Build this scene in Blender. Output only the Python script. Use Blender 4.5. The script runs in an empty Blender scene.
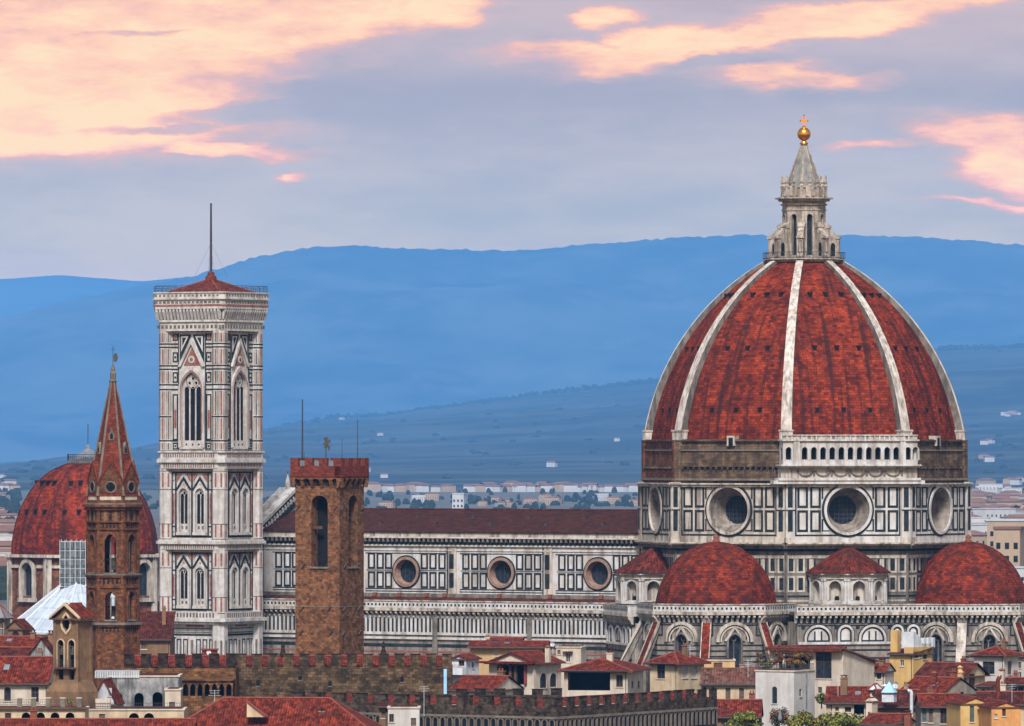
import bpy, math, random
from mathutils import Vector, Matrix
from mathutils.geometry import tessellate_polygon
random.seed(7)
RAD = math.radians
S = bpy.context.scene
COL = S.collection

# ---------------------------------------------------------------- camera
FPX = 6812.0            # focal length in pixels (long telephoto)
CAMZ, HOR = 54.0, 452.0  # eye height in metres, row of the horizon
cam_d = bpy.data.cameras.new('camera')
cam_d.sensor_width = 36.0
cam_d.lens = FPX / 1024 * 36.0
cam_d.shift_y = (HOR - 363.0) / 1024
cam_d.clip_start = 5.0
cam_d.clip_end = 140000.0
cam = bpy.data.objects.new('camera', cam_d)
cam.location = (0, 0, CAMZ)
cam.rotation_euler = (RAD(90), 0, 0)
COL.objects.link(cam)
S.camera = cam
S.render.resolution_x, S.render.resolution_y = 1024, 726
S.view_settings.view_transform = 'Standard'
S.view_settings.look = 'None'
S.view_settings.gamma = 1.0
S.view_settings.exposure = 0.3
S.cycles.use_denoising = True
S.cycles.max_bounces = 5
S.cycles.diffuse_bounces = 1
S.cycles.volume_bounces = 1
S.cycles.caustics_reflective = False
S.cycles.caustics_refractive = False

# ---------------------------------------------------------------- sun
SUN_AZ, SUN_EL = RAD(-3), RAD(48)     # azimuth measured from behind the camera, negative = left
sd = bpy.data.lights.new('sun', 'SUN')
sd.energy = 5.0
sd.angle = RAD(12)
sd.color = (1.0, 0.955, 0.91)
sun = bpy.data.objects.new('sun', sd)
_dir = Vector((math.sin(SUN_AZ) * math.cos(SUN_EL), -math.cos(SUN_AZ) * math.cos(SUN_EL), math.sin(SUN_EL)))
sun.rotation_euler = _dir.to_track_quat('Z', 'Y').to_euler()
sun.location = _dir * 3000
COL.objects.link(sun)

# ---------------------------------------------------------------- node helper
class NT:
    def __init__(s, tree):
        s.t = tree; s.n = tree.nodes; s.l = tree.links
    def add(s, typ, ins=None, **kw):
        nd = s.n.new(typ)
        for k, v in kw.items(): setattr(nd, k, v)
        if ins:
            for k, v in ins.items():
                if isinstance(v, tuple) and len(v) == 2 and hasattr(v[0], 'outputs'):
                    s.l.new(v[0].outputs[v[1]], nd.inputs[k])
                elif hasattr(v, 'outputs'):
                    s.l.new(v.outputs[0], nd.inputs[k])
                else:
                    nd.inputs[k].default_value = v
        return nd
    def math(s, op, a, b=0.0, c=None):
        ins = {0: a, 1: b}
        if c is not None: ins[2] = c
        return s.add('ShaderNodeMath', ins, operation=op)
    def mix(s, fac, a, b, blend='MIX'):
        return s.add('ShaderNodeMixRGB', {0: fac, 1: a, 2: b}, blend_type=blend)
    def smooth(s, v, a, b):
        return s.add('ShaderNodeMapRange', {0: v, 1: a, 2: b, 3: 0.0, 4: 1.0}, interpolation_type='SMOOTHSTEP')
    def ramp(s, v, stops):
        r = s.add('ShaderNodeValToRGB', {0: v})
        e = r.color_ramp.elements
        while len(e) > 1: e.remove(e[-1])
        e[0].position = stops[0][0]; e[0].color = c4(stops[0][1])
        for p, c in stops[1:]:
            q = e.new(p); q.color = c4(c)
        return r
def c4(c): return tuple(c) if len(c) == 4 else (c[0], c[1], c[2], 1.0)
def srgb(r, g, b):
    f = lambda x: (x / 255 / 12.92) if x / 255 <= 0.04045 else ((x / 255 + 0.055) / 1.055) ** 2.4
    return (f(r), f(g), f(b))

# ---------------------------------------------------------------- sky: daylight behind a deck of sunset cloud
world = bpy.data.worlds.new('World'); S.world = world; world.use_nodes = True
w = NT(world.node_tree); w.n.clear()
tc = w.add('ShaderNodeTexCoord')
sep = w.add('ShaderNodeSeparateXYZ', {0: (tc, 'Generated')})
az = w.math('ARCTAN2', (sep, 0), (sep, 1))
hyp = w.math('SQRT', w.math('ADD', w.math('MULTIPLY', (sep, 0), (sep, 0)), w.math('MULTIPLY', (sep, 1), (sep, 1))))
el = w.math('ARCTAN2', (sep, 2), hyp)
U0 = w.math('MULTIPLY', az, 6.812)      # cloud chart: 1 unit = 8.4 degrees
V0 = w.math('MULTIPLY', el, 6.812)
pv = w.add('ShaderNodeCombineXYZ', {0: U0, 1: w.math('MULTIPLY', V0, 3.2), 2: 0.3})
nz = w.add('ShaderNodeTexNoise', {'Vector': pv, 'Scale': 3.2, 'Detail': 7.0, 'Roughness': 0.6})
pv2 = w.add('ShaderNodeCombineXYZ', {0: U0, 1: w.math('MULTIPLY', V0, 5.0), 2: 7.7})
nz2 = w.add('ShaderNodeTexNoise', {'Vector': pv2, 'Scale': 2.4, 'Detail': 6.0, 'Roughness': 0.55})
pv3 = w.add('ShaderNodeCombineXYZ', {0: U0, 1: w.math('MULTIPLY', V0, 3.4), 2: 3.1})
nz3 = w.add('ShaderNodeTexNoise', {'Vector': pv3, 'Scale': 9.0, 'Detail': 8.0, 'Roughness': 0.68})
sepn = w.add('ShaderNodeSeparateXYZ', {0: (nz, 'Color')})
U = w.math('ADD', U0, w.math('MULTIPLY', w.math('SUBTRACT', (sepn, 0), 0.5), 0.24))
V = w.math('ADD', V0, w.math('MULTIPLY', w.math('SUBTRACT', (sepn, 1), 0.5), 0.075))
def ell(cx, cy, rx, ry, rot=0.0, wt=1.0):
    u0, v0 = (cx - 512) / 1000, (HOR - cy) / 1000
    du = w.math('SUBTRACT', U, u0); dv = w.math('SUBTRACT', V, v0)
    c, s_ = math.cos(RAD(rot)), math.sin(RAD(rot))
    a = w.math('DIVIDE', w.math('ADD', w.math('MULTIPLY', du, c), w.math('MULTIPLY', dv, s_)), rx / 1000)
    b = w.math('DIVIDE', w.math('SUBTRACT', w.math('MULTIPLY', dv, c), w.math('MULTIPLY', du, s_)), ry / 1000)
    q = w.math('ADD', w.math('MULTIPLY', a, a), w.math('MULTIPLY', b, b))
    return w.math('SUBTRACT', wt, q)
def mx(lst):
    r = lst[0]
    for q in lst[1:]: r = w.math('MAXIMUM', r, q)
    return r
lit = mx([ell(30, 62, 290, 92), ell(200, 18, 190, 70, 12), ell(330, 14, 130, 42, 18), ell(60, 132, 130, 26),
          ell(560, 66, 82, 16, -6), ell(650, 50, 105, 20, 15), ell(845, 9, 135, 18, 6), ell(755, 27, 115, 17, 12), ell(612, 22, 40, 14, 10, .75),
          ell(800, 74, 100, 19, 3), ell(760, 78, 50, 12, -6), ell(1022, 140, 100, 25, -8), ell(1022, 168, 58, 36), ell(300, 180, 20, 6, 4, .38),
          ell(985, 209, 80, 5, -3, .45), ell(885, 150, 70, 7, 3, .42), ell(450, 10, 60, 22, 10, .8), ell(215, 150, 90, 10, -6, .6)])
dk = mx([ell(300, 110, 165, 14, 2), ell(150, 128, 110, 10, 4, .6), ell(120, 31, 90, 6, 2, .45), ell(420, 92, 170, 34, 8), ell(900, 52, 120, 15, 8), ell(720, 60, 60, 9, 10)])
fld = w.math('SUBTRACT', w.math('MINIMUM', lit, 0.55), w.math('MULTIPLY', w.math('MAXIMUM', dk, 0.0), 1.3))
fld = w.math('ADD', fld, w.math('MULTIPLY', w.math('SUBTRACT', (nz2, 0), 0.5), 1.5))
fld = w.math('ADD', fld, w.math('MULTIPLY', w.math('SUBTRACT', (nz3, 0), 0.5), 1.9))
pv4 = w.add('ShaderNodeCombineXYZ', {0: w.math('ADD', U0, w.math('MULTIPLY', V0, 1.2)), 1: w.math('MULTIPLY', V0, 4.2), 2: 5.5})
nz4 = w.add('ShaderNodeTexNoise', {'Vector': pv4, 'Scale': 22.0, 'Detail': 8.0, 'Roughness': 0.72})
fld = w.math('ADD', fld, w.math('MULTIPLY', w.math('SUBTRACT', (nz4, 0), 0.5), 0.6))
m_lit = w.smooth(fld, -0.40, 0.48)
m_mid = w.smooth(fld, -0.95, 0.05)      # rosy thin edge round the lit cloud
glow = w.ramp(fld, [(0.0, srgb(228, 186, 186)), (0.22, srgb(248, 194, 180)), (0.45, srgb(255, 208, 182)), (0.75, srgb(255, 226, 190))])
# grey-violet deck, paler and bluer towards the horizon
deck = w.ramp(w.math('MULTIPLY', V0, 1.6), [(0.24, srgb(189, 199, 208)), (0.36, srgb(184, 197, 211)), (0.46, srgb(181, 191, 207)), (0.58, srgb(179, 183, 199)), (0.70, srgb(196, 184, 194)), (1.0, srgb(165, 168, 190))])
dvar = w.smooth(w.math('MULTIPLY_ADD', (nz3, 0), 0.35, w.math('MULTIPLY', (nz2, 0), 0.65)), 0.36, 0.64)
deck2 = w.mix(dvar, w.mix(0.24, deck, (*srgb(128, 136, 170), 1)), w.mix(0.30, deck, (*srgb(212, 196, 200), 1)))
deck3 = w.mix(w.math('MULTIPLY', m_mid, .5), deck2, (*srgb(212, 188, 194), 1))
cloud = w.mix(m_lit, deck3, glow)
# the sky stands behind the valley's blue air: brighter and warmer the more of that air it shines through
HAZE_D, HAZE_SAT, HAZE_TOP, HAZE_END = 3.3e-5, (.115, .30, .60), 1720.0, 68000.0
Lp = w.math('MINIMUM', w.math('DIVIDE', (HAZE_TOP - CAMZ) * 6.812, w.math('MAXIMUM', V0, 0.02)), HAZE_END)
Tr = w.math('EXPONENT', w.math('MULTIPLY', Lp, -HAZE_D))
inv = w.math('DIVIDE', 1.0, Tr)
bl = w.math('SUBTRACT', inv, 1.0)
EXPO = 2 ** S.view_settings.exposure
ccol = w.add('ShaderNodeVectorMath', {0: w.add('ShaderNodeVectorMath', {0: cloud, 'Scale': 1 / EXPO}, operation='SCALE'), 1: w.add('ShaderNodeCombineXYZ', {0: inv, 1: inv, 2: inv})}, operation='MULTIPLY')
csub = w.add('ShaderNodeVectorMath', {0: w.add('ShaderNodeCombineXYZ', {0: bl, 1: bl, 2: bl}), 1: HAZE_SAT}, operation='MULTIPLY')
cfin = w.add('ShaderNodeVectorMath', {0: w.add('ShaderNodeVectorMath', {0: ccol, 1: csub}, operation='SUBTRACT'), 1: (.01, .01, .01)}, operation='MAXIMUM')
bgc = w.add('ShaderNodeBackground', {0: cfin, 1: 1.0})
sky = w.add('ShaderNodeTexSky', sky_type='NISHITA', sun_disc=False)
sky.sun_elevation = SUN_EL
sky.sun_rotation = math.pi + SUN_AZ * -1.0
bgs = w.add('ShaderNodeBackground', {0: w.add('ShaderNodeHueSaturation', {'Saturation': .45, 'Color': sky}), 1: 0.12})   # thin white cloud over the blue
# the deck thins out overhead and lets the blue daylight through
thin = w.smooth(el, RAD(5), RAD(18))
open_ = w.math('MULTIPLY', thin, 1.0)
mixs = w.add('ShaderNodeMixShader', {0: open_, 1: bgc, 2: bgs})
w.add('ShaderNodeOutputWorld', {0: mixs})

# ---------------------------------------------------------------- placing: a point of the photo at a known distance
def PX(px, D): return (px - 512) * D / FPX
def PZ(py, D): return CAMZ + (HOR - py) * D / FPX

class Fr:
    """Wall frame: u runs to the right along the wall, d outward, phi = turn of the outward normal (0 faces -Y)."""
    def __init__(s, ox, oy, phi):
        s.ox, s.oy, s.phi = ox, oy, phi
        a = RAD(phi); s.c, s.s = math.cos(a), math.sin(a)
    def p(s, u, d, z):
        return (s.ox + u * s.c + d * s.s, s.oy + u * s.s - d * s.c, z)
    def sub(s, u, d, dphi=0.0):
        q = s.p(u, d, 0); return Fr(q[0], q[1], s.phi + dphi)
    def on(s, px, py, d=0.0):
        o = s.p(0, d, 0); t = (px - 512) / FPX
        u = (t * o[1] - o[0]) / (s.c - t * s.s)
        return u, PZ(py, s.p(u, d, 0)[1])
    def u(s, px, d=0.0): return s.on(px, 0, d)[0]
    def z(s, py, u=0.0, d=0.0): return PZ(py, s.p(u, d, 0)[1])

# ---------------------------------------------------------------- mesh builder
class MB:
    def __init__(s):
        s.v = []; s.key = {}; s.f = []; s.mi = []; s.uv = []; s.mats = []
    def vi(s, p):
        k = (round(p[0], 3), round(p[1], 3), round(p[2], 3))
        i = s.key.get(k)
        if i is None:
            i = len(s.v); s.key[k] = i; s.v.append((p[0], p[1], p[2]))
        return i
    def face(s, pts, mat, uv=None):
        ids = [s.vi(p) for p in pts]
        keep = []
        for j, i in enumerate(ids):
            if i != ids[j - 1]: keep.append(j)
        if len(keep) < 3: return
        ids2 = [ids[j] for j in keep]
        if len(set(ids2)) < len(ids2): return
        P = [Vector(pts[j]) for j in keep]
        if uv is None:
            n = Vector((0, 0, 0))
            for a in range(len(P)):
                n += P[a].cross(P[(a + 1) % len(P)])
            if n.length < 1e-9: n = Vector((0, 0, 1))
            n.normalize()
            if abs(n.z) > 0.97:
                uvs = [(p.x, p.y) for p in P]
            else:
                h = Vector((0, 0, 1)).cross(n); h.normalize(); q = n.cross(h)
                uvs = [(p.dot(h), p.dot(q)) for p in P]
        else:
            uvs = [uv[j] for j in keep]
        if mat not in s.mats: s.mats.append(mat)
        s.f.append(ids2); s.mi.append(s.mats.index(mat)); s.uv.append(uvs)
    def box(s, fr, u0, u1, d0, d1, z0, z1, mat):
        a = [fr.p(u0, d1, z0), fr.p(u1, d1, z0), fr.p(u1, d1, z1), fr.p(u0, d1, z1)]
        b = [fr.p(u0, d0, z0), fr.p(u1, d0, z0), fr.p(u1, d0, z1), fr.p(u0, d0, z1)]
        s.face(a, mat); s.face(b[::-1], mat)
        s.face([b[0], b[1], a[1], a[0]], mat); s.face([a[3], a[2], b[2], b[3]], mat)
        s.face([b[0], a[0], a[3], b[3]], mat); s.face([a[1], b[1], b[2], a[2]], mat)
    def prism(s, fr, poly, d0, d1, mat, side=None):
        a = [fr.p(u, d1, z) for u, z in poly]; b = [fr.p(u, d0, z) for u, z in poly]
        s.tess(a, mat); s.tess(b, mat)
        n = len(poly)
        for i in range(n):
            j = (i + 1) % n
            s.face([a[i], b[i], b[j], a[j]], side or mat)
    def tess(s, pts, mat):
        if len(pts) <= 4: s.face(pts, mat); return
        for t in tessellate_polygon([[Vector(p) for p in pts]]):
            s.face([pts[i] for i in t], mat)
    def wall(s, fr, outer, holes, d, depth, mat, rev=None):
        """front face with holes, and the reveals of the holes going in by depth"""
        loops = [outer] + holes
        flat = [q for lp in loops for q in lp]
        for t in tessellate_polygon([[Vector((u, z, 0)) for u, z in lp] for lp in loops]):
            s.face([fr.p(flat[i][0], d, flat[i][1]) for i in t], mat)
        for lp in holes:
            n = len(lp)
            for i in range(n):
                j = (i + 1) % n
                s.face([fr.p(lp[i][0], d, lp[i][1]), fr.p(lp[j][0], d, lp[j][1]), fr.p(lp[j][0], d - depth, lp[j][1]), fr.p(lp[i][0], d - depth, lp[i][1])], rev or mat)
    def ring(s, fr, outer, inner, d0, d1, mat, closed=True, din=None):
        n = len(outer)
        di = d1 if din is None else din
        for i in range(n if closed else n - 1):
            j = (i + 1) % n
            o, q, oi, qi = outer[i], outer[j], inner[i], inner[j]
            s.face([fr.p(o[0], d1, o[1]), fr.p(q[0], d1, q[1]), fr.p(qi[0], di, qi[1]), fr.p(oi[0], di, oi[1])], mat)
            s.face([fr.p(o[0], d0, o[1]), fr.p(q[0], d0, q[1]), fr.p(q[0], d1, q[1]), fr.p(o[0], d1, o[1])], mat)
            if din is None:
                s.face([fr.p(oi[0], d0, oi[1]), fr.p(qi[0], d0, qi[1]), fr.p(qi[0], d1, qi[1]), fr.p(oi[0], d1, oi[1])], mat)
    def panel(s, fr, u, z, w_, h, d, t, mat, fill=None, pr=0.05):
        o = [(u - w_ / 2, z - h / 2), (u + w_ / 2, z - h / 2), (u + w_ / 2, z + h / 2), (u - w_ / 2, z + h / 2)]
        i = [(u - w_ / 2 + t, z - h / 2 + t), (u + w_ / 2 - t, z - h / 2 + t), (u + w_ / 2 - t, z + h / 2 - t), (u - w_ / 2 + t, z + h / 2 - t)]
        s.ring(fr, o, i, d - 0.03, d + pr, mat)
        if fill:
            s.face([fr.p(a, d + 0.02, b) for a, b in i], fill)
    def inlay(s, fr, u0, u1, z0, z1, d, mat, pr=0.04):
        s.box(fr, u0, u1, d - 0.05, d + pr, z0, z1, mat)
    def lathe(s, cx, cy, prof, n, mat, a0=0.0, a1=360.0, cap=True):
        full = abs(a1 - a0 - 360) < 1e-6
        pts = []
        for r, z in prof:
            row = []
            for k in range(n if full else n + 1):
                a = RAD(a0 + (a1 - a0) * k / n)
                row.append((cx + r * math.sin(a), cy - r * math.cos(a), z))
            pts.append(row)
        vv = 0.0
        for j in range(len(prof) - 1):
            dv = math.hypot(prof[j + 1][0] - prof[j][0], prof[j + 1][1] - prof[j][1])
            m = len(pts[j])
            rr = max(prof[j][0], prof[j + 1][0])
            for k in range(n):
                k2 = (k + 1) % m
                da = RAD((a1 - a0) / n)
                s.face([pts[j][k], pts[j][k2], pts[j + 1][k2], pts[j + 1][k]], mat,
                       uv=[(k * da * rr, vv), ((k + 1) * da * rr, vv), ((k + 1) * da * rr, vv + dv), (k * da * rr, vv + dv)])
            vv += dv
        if cap and full:
            if prof[0][0] > 0.01: s.tess(pts[0][::-1], mat)
            if prof[-1][0] > 0.01: s.tess(pts[-1], mat)
    def tube(s, p, q, r, mat, n=6, r2=None):
        p, q = Vector(p), Vector(q); ax = (q - p).normalized()
        h = ax.orthogonal().normalized(); k = ax.cross(h)
        r2 = r if r2 is None else r2
        A = [p + (h * math.cos(2 * math.pi * i / n) + k * math.sin(2 * math.pi * i / n)) * r for i in range(n)]
        B = [q + (h * math.cos(2 * math.pi * i / n) + k * math.sin(2 * math.pi * i / n)) * r2 for i in range(n)]
        for i in range(n):
            j = (i + 1) % n
            s.face([A[i], A[j], B[j], B[i]], mat)
        s.face(A[::-1], mat)
        if r2 > 0.005: s.face(B, mat)
    def polyprism(s, poly, z0, z1, mat, top=None):
        """vertical prism over a ground polygon [(x, y)]"""
        n = len(poly)
        for i in range(n):
            j = (i + 1) % n
            s.face([(*poly[i], z0), (*poly[j], z0), (*poly[j], z1), (*poly[i], z1)], mat)
        s.tess([(*p, z1) for p in poly], top or mat); s.tess([(*p, z0) for p in poly], mat)
    def build(s, name, parent=None, smooth=False):
        o_ = Vector((0, 0, 0)); q = parent
        while q is not None:
            o_ += q.location; q = q.parent
        me = bpy.data.meshes.new(name)
        me.from_pydata([(a - o_.x, b - o_.y, c - o_.z) for a, b, c in s.v], [], s.f)
        for m in s.mats: me.materials.append(MAT[m])
        me.polygons.foreach_set('material_index', s.mi)
        if smooth: me.polygons.foreach_set('use_smooth', [True] * len(s.f))
        uvl = me.uv_layers.new(name='UVMap')
        flat = []
        for q in s.uv:
            for a in q: flat.extend(a)
        uvl.data.foreach_set('uv', flat)
        me.update()
        ob = bpy.data.objects.new(name, me)
        COL.objects.link(ob)
        if parent is not None: ob.parent = parent
        return ob

def tag(o, label=None, cat=None, group=None, kind=None):
    if label: o['label'] = label
    if cat: o['category'] = cat
    if group: o['group'] = group
    if kind: o['kind'] = kind
    return o
def thing(name, label, cat, loc, group=None):
    o = bpy.data.objects.new(name, None); o.empty_display_size = 1.0
    COL.objects.link(o); o.location = loc
    return tag(o, label, cat, group)

def arch(uc, zb, w_, zs, za, n=6):
    """outline of a window with a round or pointed head, from bottom left round to bottom right"""
    h = za - zs; x0 = max((h * h - w_ * w_ / 4) / w_, 0.0); r = x0 + w_ / 2
    pts = [(uc - w_ / 2, zb), (uc - w_ / 2, zs)]
    am = math.acos(min(1.0, x0 / r))
    sc = h / (r * math.sin(am)) if am > 1e-6 else 1.0
    L = []
    for i in range(1, n + 1):
        a = am * i / n
        L.append((x0 - r * math.cos(a), r * math.sin(a) * sc))
    for x, z in L: pts.append((uc + min(x, 0.0), zs + z))
    for x, z in L[-2::-1]: pts.append((uc - min(x, 0.0), zs + z))
    pts += [(uc + w_ / 2, zs), (uc + w_ / 2, zb)]
    return pts
def circ(uc, zc, r, n=32, rz=None):
    rz = rz or r
    return [(uc + r * math.sin(2 * math.pi * i / n), zc - rz * math.cos(2 * math.pi * i / n)) for i in range(n)]
def rect(u0, u1, z0, z1): return [(u0, z0), (u1, z0), (u1, z1), (u0, z1)]
def octo(cx, cy, phi, a, c):
    """ground plan of a square of half width a with corners cut by c"""
    f = Fr(cx, cy, phi)
    return [f.p(x, y, 0)[:2] for x, y in ((-a + c, a), (a - c, a), (a, a - c), (a, -a + c), (a - c, -a), (-a + c, -a), (-a, -a + c), (-a, a - c))]
def ngon(cx, cy, r, n, a0):
    return [(cx + r * math.sin(RAD(a0 + 360 * k / n)), cy - r * math.cos(RAD(a0 + 360 * k / n))) for k in range(n)]

# ---------------------------------------------------------------- materials
MAT = {}
def material(name, c1, c2, scale=0.6, streak=None, samt=0.5, sscale=0.8, brick=None, bvar=0.35, mortar=0.6, rough=0.85, bump=0.0, metallic=0.0, uvs=None, uvamt=.6,
             blot=None, bamt=0.5, bscale=0.25, ribs=None, ribamt=0.35, lo=0.38, hi=0.62, spec=0.3):
    m = bpy.data.materials.new(name); m.use_nodes = True
    t = NT(m.node_tree); t.n.clear()
    tc = t.add('ShaderNodeTexCoord')
    nz = t.add('ShaderNodeTexNoise', {'Vector': (tc, 'Object'), 'Scale': scale, 'Detail': 8.0, 'Roughness': 0.65})
    col = t.mix(t.smooth((nz, 0), lo, hi), (*c1, 1), (*c2, 1))
    hgt = (nz, 0)
    if brick:
        bw, bh = brick
        br = t.add('ShaderNodeTexBrick', {'Vector': (tc, 'UV'), 'Color1': (1 - bvar, 1 - bvar, 1 - bvar, 1), 'Color2': (1 + bvar, 1 + bvar, 1 + bvar, 1),
                                          'Mortar': (mortar, mortar, mortar, 1), 'Scale': 1.0, 'Mortar Size': min(bw, bh) * 0.07, 'Mortar Smooth': 0.3,
                                          'Brick Width': bw, 'Row Height': bh})
        col = t.mix(1.0, col, (br, 0), 'MULTIPLY')
    if ribs:
        sp = t.add('ShaderNodeSeparateXYZ', {0: (tc, 'UV')})
        wv = t.math('SINE', t.math('MULTIPLY', (sp, 0), 2 * math.pi / ribs))
        f = t.math('MULTIPLY_ADD', wv, ribamt * 0.5, 1.0 - ribamt * 0.25)
        col = t.mix(1.0, col, t.add('ShaderNodeCombineXYZ', {0: f, 1: f, 2: f}), 'MULTIPLY')
        cell = t.add('ShaderNodeTexWhiteNoise', {'Vector': t.add('ShaderNodeCombineXYZ', {0: t.math('FLOOR', t.math('DIVIDE', (sp, 0), ribs)), 1: t.math('FLOOR', t.math('DIVIDE', (sp, 1), ribs * 1.6)), 2: 0.0})}, noise_dimensions='3D')
        g = t.math('MULTIPLY_ADD', (cell, 0), 1.1, 0.45)
        col = t.mix(1.0, col, t.add('ShaderNodeCombineXYZ', {0: g, 1: g, 2: g}), 'MULTIPLY')
    if blot:
        nb = t.add('ShaderNodeTexNoise', {'Vector': (tc, 'Object'), 'Scale': bscale, 'Detail': 5.0, 'Roughness': 0.7})
        col = t.mix(t.math('MULTIPLY', t.smooth((nb, 0), 0.46, 0.66), bamt), col, (*blot, 1))
    if streak:
        mp = t.add('ShaderNodeMapping', {'Vector': (tc, 'Object'), 'Scale': (1.0, 1.0, 0.10)})
        ns = t.add('ShaderNodeTexNoise', {'Vector': mp, 'Scale': sscale, 'Detail': 6.0, 'Roughness': 0.7})
        col = t.mix(t.math('MULTIPLY', t.smooth((ns, 0), 0.44, 0.64), samt), col, (*streak, 1))
    if uvs:     # run-off streaks down the slope
        mp = t.add('ShaderNodeMapping', {'Vector': (tc, 'UV'), 'Scale': (uvs, uvs * .05, 1.0)})
        nu = t.add('ShaderNodeTexNoise', {'Vector': mp, 'Scale': 1.0, 'Detail': 4.0, 'Roughness': 0.6})
        col = t.mix(t.math('MULTIPLY', t.smooth((nu, 0), 0.47, 0.64), uvamt), col, (*(streak or blot or (.02, .015, .012)), 1))
    bs = t.add('ShaderNodeBsdfPrincipled', {'Base Color': col, 'Roughness': rough, 'Metallic': metallic, 'Specular IOR Level': spec})
    if bump:
        bp = t.add('ShaderNodeBump', {'Height': hgt, 'Strength': bump, 'Distance': 0.3})
        t.l.new(bp.outputs[0], bs.inputs['Normal'])
    t.add('ShaderNodeOutputMaterial', {0: bs})
    MAT[name] = m
    return m
material('marble', (.47, .42, .365), (.35, .31, .265), 0.5, streak=(.09, .065, .05), samt=.8, sscale=.9, rough=.6)
material('marble_white', (.50, .50, .51), (.42, .385, .35), 0.45, streak=(.15, .12, .10), samt=.6, sscale=.8, rough=.55)
material('marble_tower', (.475, .465, .46), (.38, .35, .325), 0.8, streak=(.17, .13, .105), samt=.5, sscale=1.2, rough=.55)
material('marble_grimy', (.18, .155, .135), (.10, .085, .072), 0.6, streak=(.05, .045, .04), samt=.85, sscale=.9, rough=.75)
material('green_marble', (.010, .016, .020), (.026, .032, .036), 0.9, rough=.5, spec=.06)
material('red_marble', (.20, .040, .034), (.26, .115, .08), 1.2, rough=.6)
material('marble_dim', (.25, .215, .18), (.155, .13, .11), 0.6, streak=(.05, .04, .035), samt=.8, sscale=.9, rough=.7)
material('marble_rib', (.50, .46, .42), (.36, .31, .27), 0.7, streak=(.10, .08, .065), samt=.75, sscale=1.3, rough=.6)
material('lantern_stone', (.39, .335, .28), (.24, .20, .165), 0.9, streak=(.075, .06, .048), samt=.7, sscale=1.6, rough=.7)
material('ring_stone', (.27, .17, .125), (.18, .115, .09), 1.2, rough=.7)
material('void_dark', (.008, .009, .012), (.014, .014, .016), 1.0, rough=.9, spec=.06)  # near-black standing in for the shade inside openings and holes
material('glass_dark', (.010, .014, .022), (.024, .03, .04), 1.5, rough=.45, spec=.12)
material('dome_tile', (.215, .030, .010), (.105, .016, .008), 0.35, brick=(.85, .5), bvar=.5, mortar=.34, streak=(.025, .010, .009), samt=.22, sscale=.9, rough=.85, spec=.06, uvs=.7, uvamt=.8)
material('tribune_tile', (.18, .026, .010), (.085, .016, .009), 0.5, brick=(.8, .48), bvar=.5, mortar=.3, blot=(.022, .011, .010), bamt=.7, bscale=.28, rough=.85, spec=.06, uvs=.4, uvamt=.4)
material('exedra_tile', (.12, .022, .013), (.07, .015, .010), 0.7, ribs=.62, ribamt=.5, blot=(.028, .016, .014), bamt=.6, rough=.85, spec=.06)
material('nave_tile', (.052, .019, .014), (.035, .014, .012), 0.5, brick=(.8, .5), bvar=.3, mortar=.6, rough=.9, spec=.06)
material('roof_tile', (.155, .026, .013), (.075, .016, .011), 0.9, ribs=.34, ribamt=.45, blot=(.04, .014, .012), bamt=.6, bscale=.5, rough=.85, spec=.06)
material('roof_tile_old', (.11, .05, .035), (.08, .055, .042), 0.5, ribs=.42, ribamt=.4, blot=(.14, .024, .018), bamt=.5, bscale=.25, rough=.9, spec=.06)
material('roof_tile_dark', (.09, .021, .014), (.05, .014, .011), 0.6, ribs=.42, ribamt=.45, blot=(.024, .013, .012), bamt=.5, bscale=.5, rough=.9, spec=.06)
material('ridge_tile', (.20, .05, .032), (.14, .035, .025), 2.0, rough=.85)
material('raw_masonry', (.15, .10, .062), (.065, .044, .03), 0.5, brick=(1.1, .5), bvar=.3, mortar=.65, streak=(.03, .022, .018), samt=.55, rough=.95, spec=.06)
material('raw_masonry_red', (.20, .078, .045), (.10, .046, .03), 0.5, brick=(1.0, .4), bvar=.3, mortar=.6, streak=(.03, .017, .014), samt=.5, rough=.95, spec=.06)
material('tower_stone', (.185, .082, .038), (.09, .043, .023), 1.1, brick=(.55, .34), bvar=.42, mortar=.6, blot=(.22, .13, .085), bamt=.35, bscale=1.2, rough=.95, bump=.3, spec=.06)
material('tower_stone_shaded', (.15, .075, .04), (.085, .045, .027), 1.1, brick=(.55, .34), bvar=.42, mortar=.6, rough=.95, bump=.3, spec=.06)  # dimmer copy of the tower stone, the right face's shade put into its colour
material('red_brick', (.155, .036, .023), (.10, .027, .019), 1.5, brick=(.5, .25), bvar=.3, mortar=.6, rough=.9, spec=.06)
material('badia_brick', (.17, .068, .030), (.075, .033, .018), 1.2, brick=(.6, .3), bvar=.35, mortar=.65, streak=(.045, .026, .02), samt=.4, rough=.95, spec=.06)
material('spire_tile', (.15, .033, .017), (.085, .021, .013), 1.2, brick=(.5, .4), bvar=.3, mortar=.5, rough=.85, spec=.06)
material('grey_stone', (.17, .145, .115), (.11, .09, .075), 1.0, streak=(.08, .07, .06), samt=.5, rough=.9)
material('palace_stone', (.115, .072, .038), (.048, .032, .02), 0.9, brick=(.8, .42), bvar=.5, mortar=.5, blot=(.018, .015, .012), bamt=.7, bscale=.35, rough=.95, bump=.3, spec=.06)
material('palace_stone_warm', (.17, .08, .033), (.075, .038, .02), 0.9, brick=(.7, .36), bvar=.45, mortar=.55, blot=(.028, .02, .014), bamt=.6, bscale=.4, rough=.95, bump=.3, spec=.06)  # warmer copy of the palace stone, with the left wing's sunlight put into it
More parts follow.
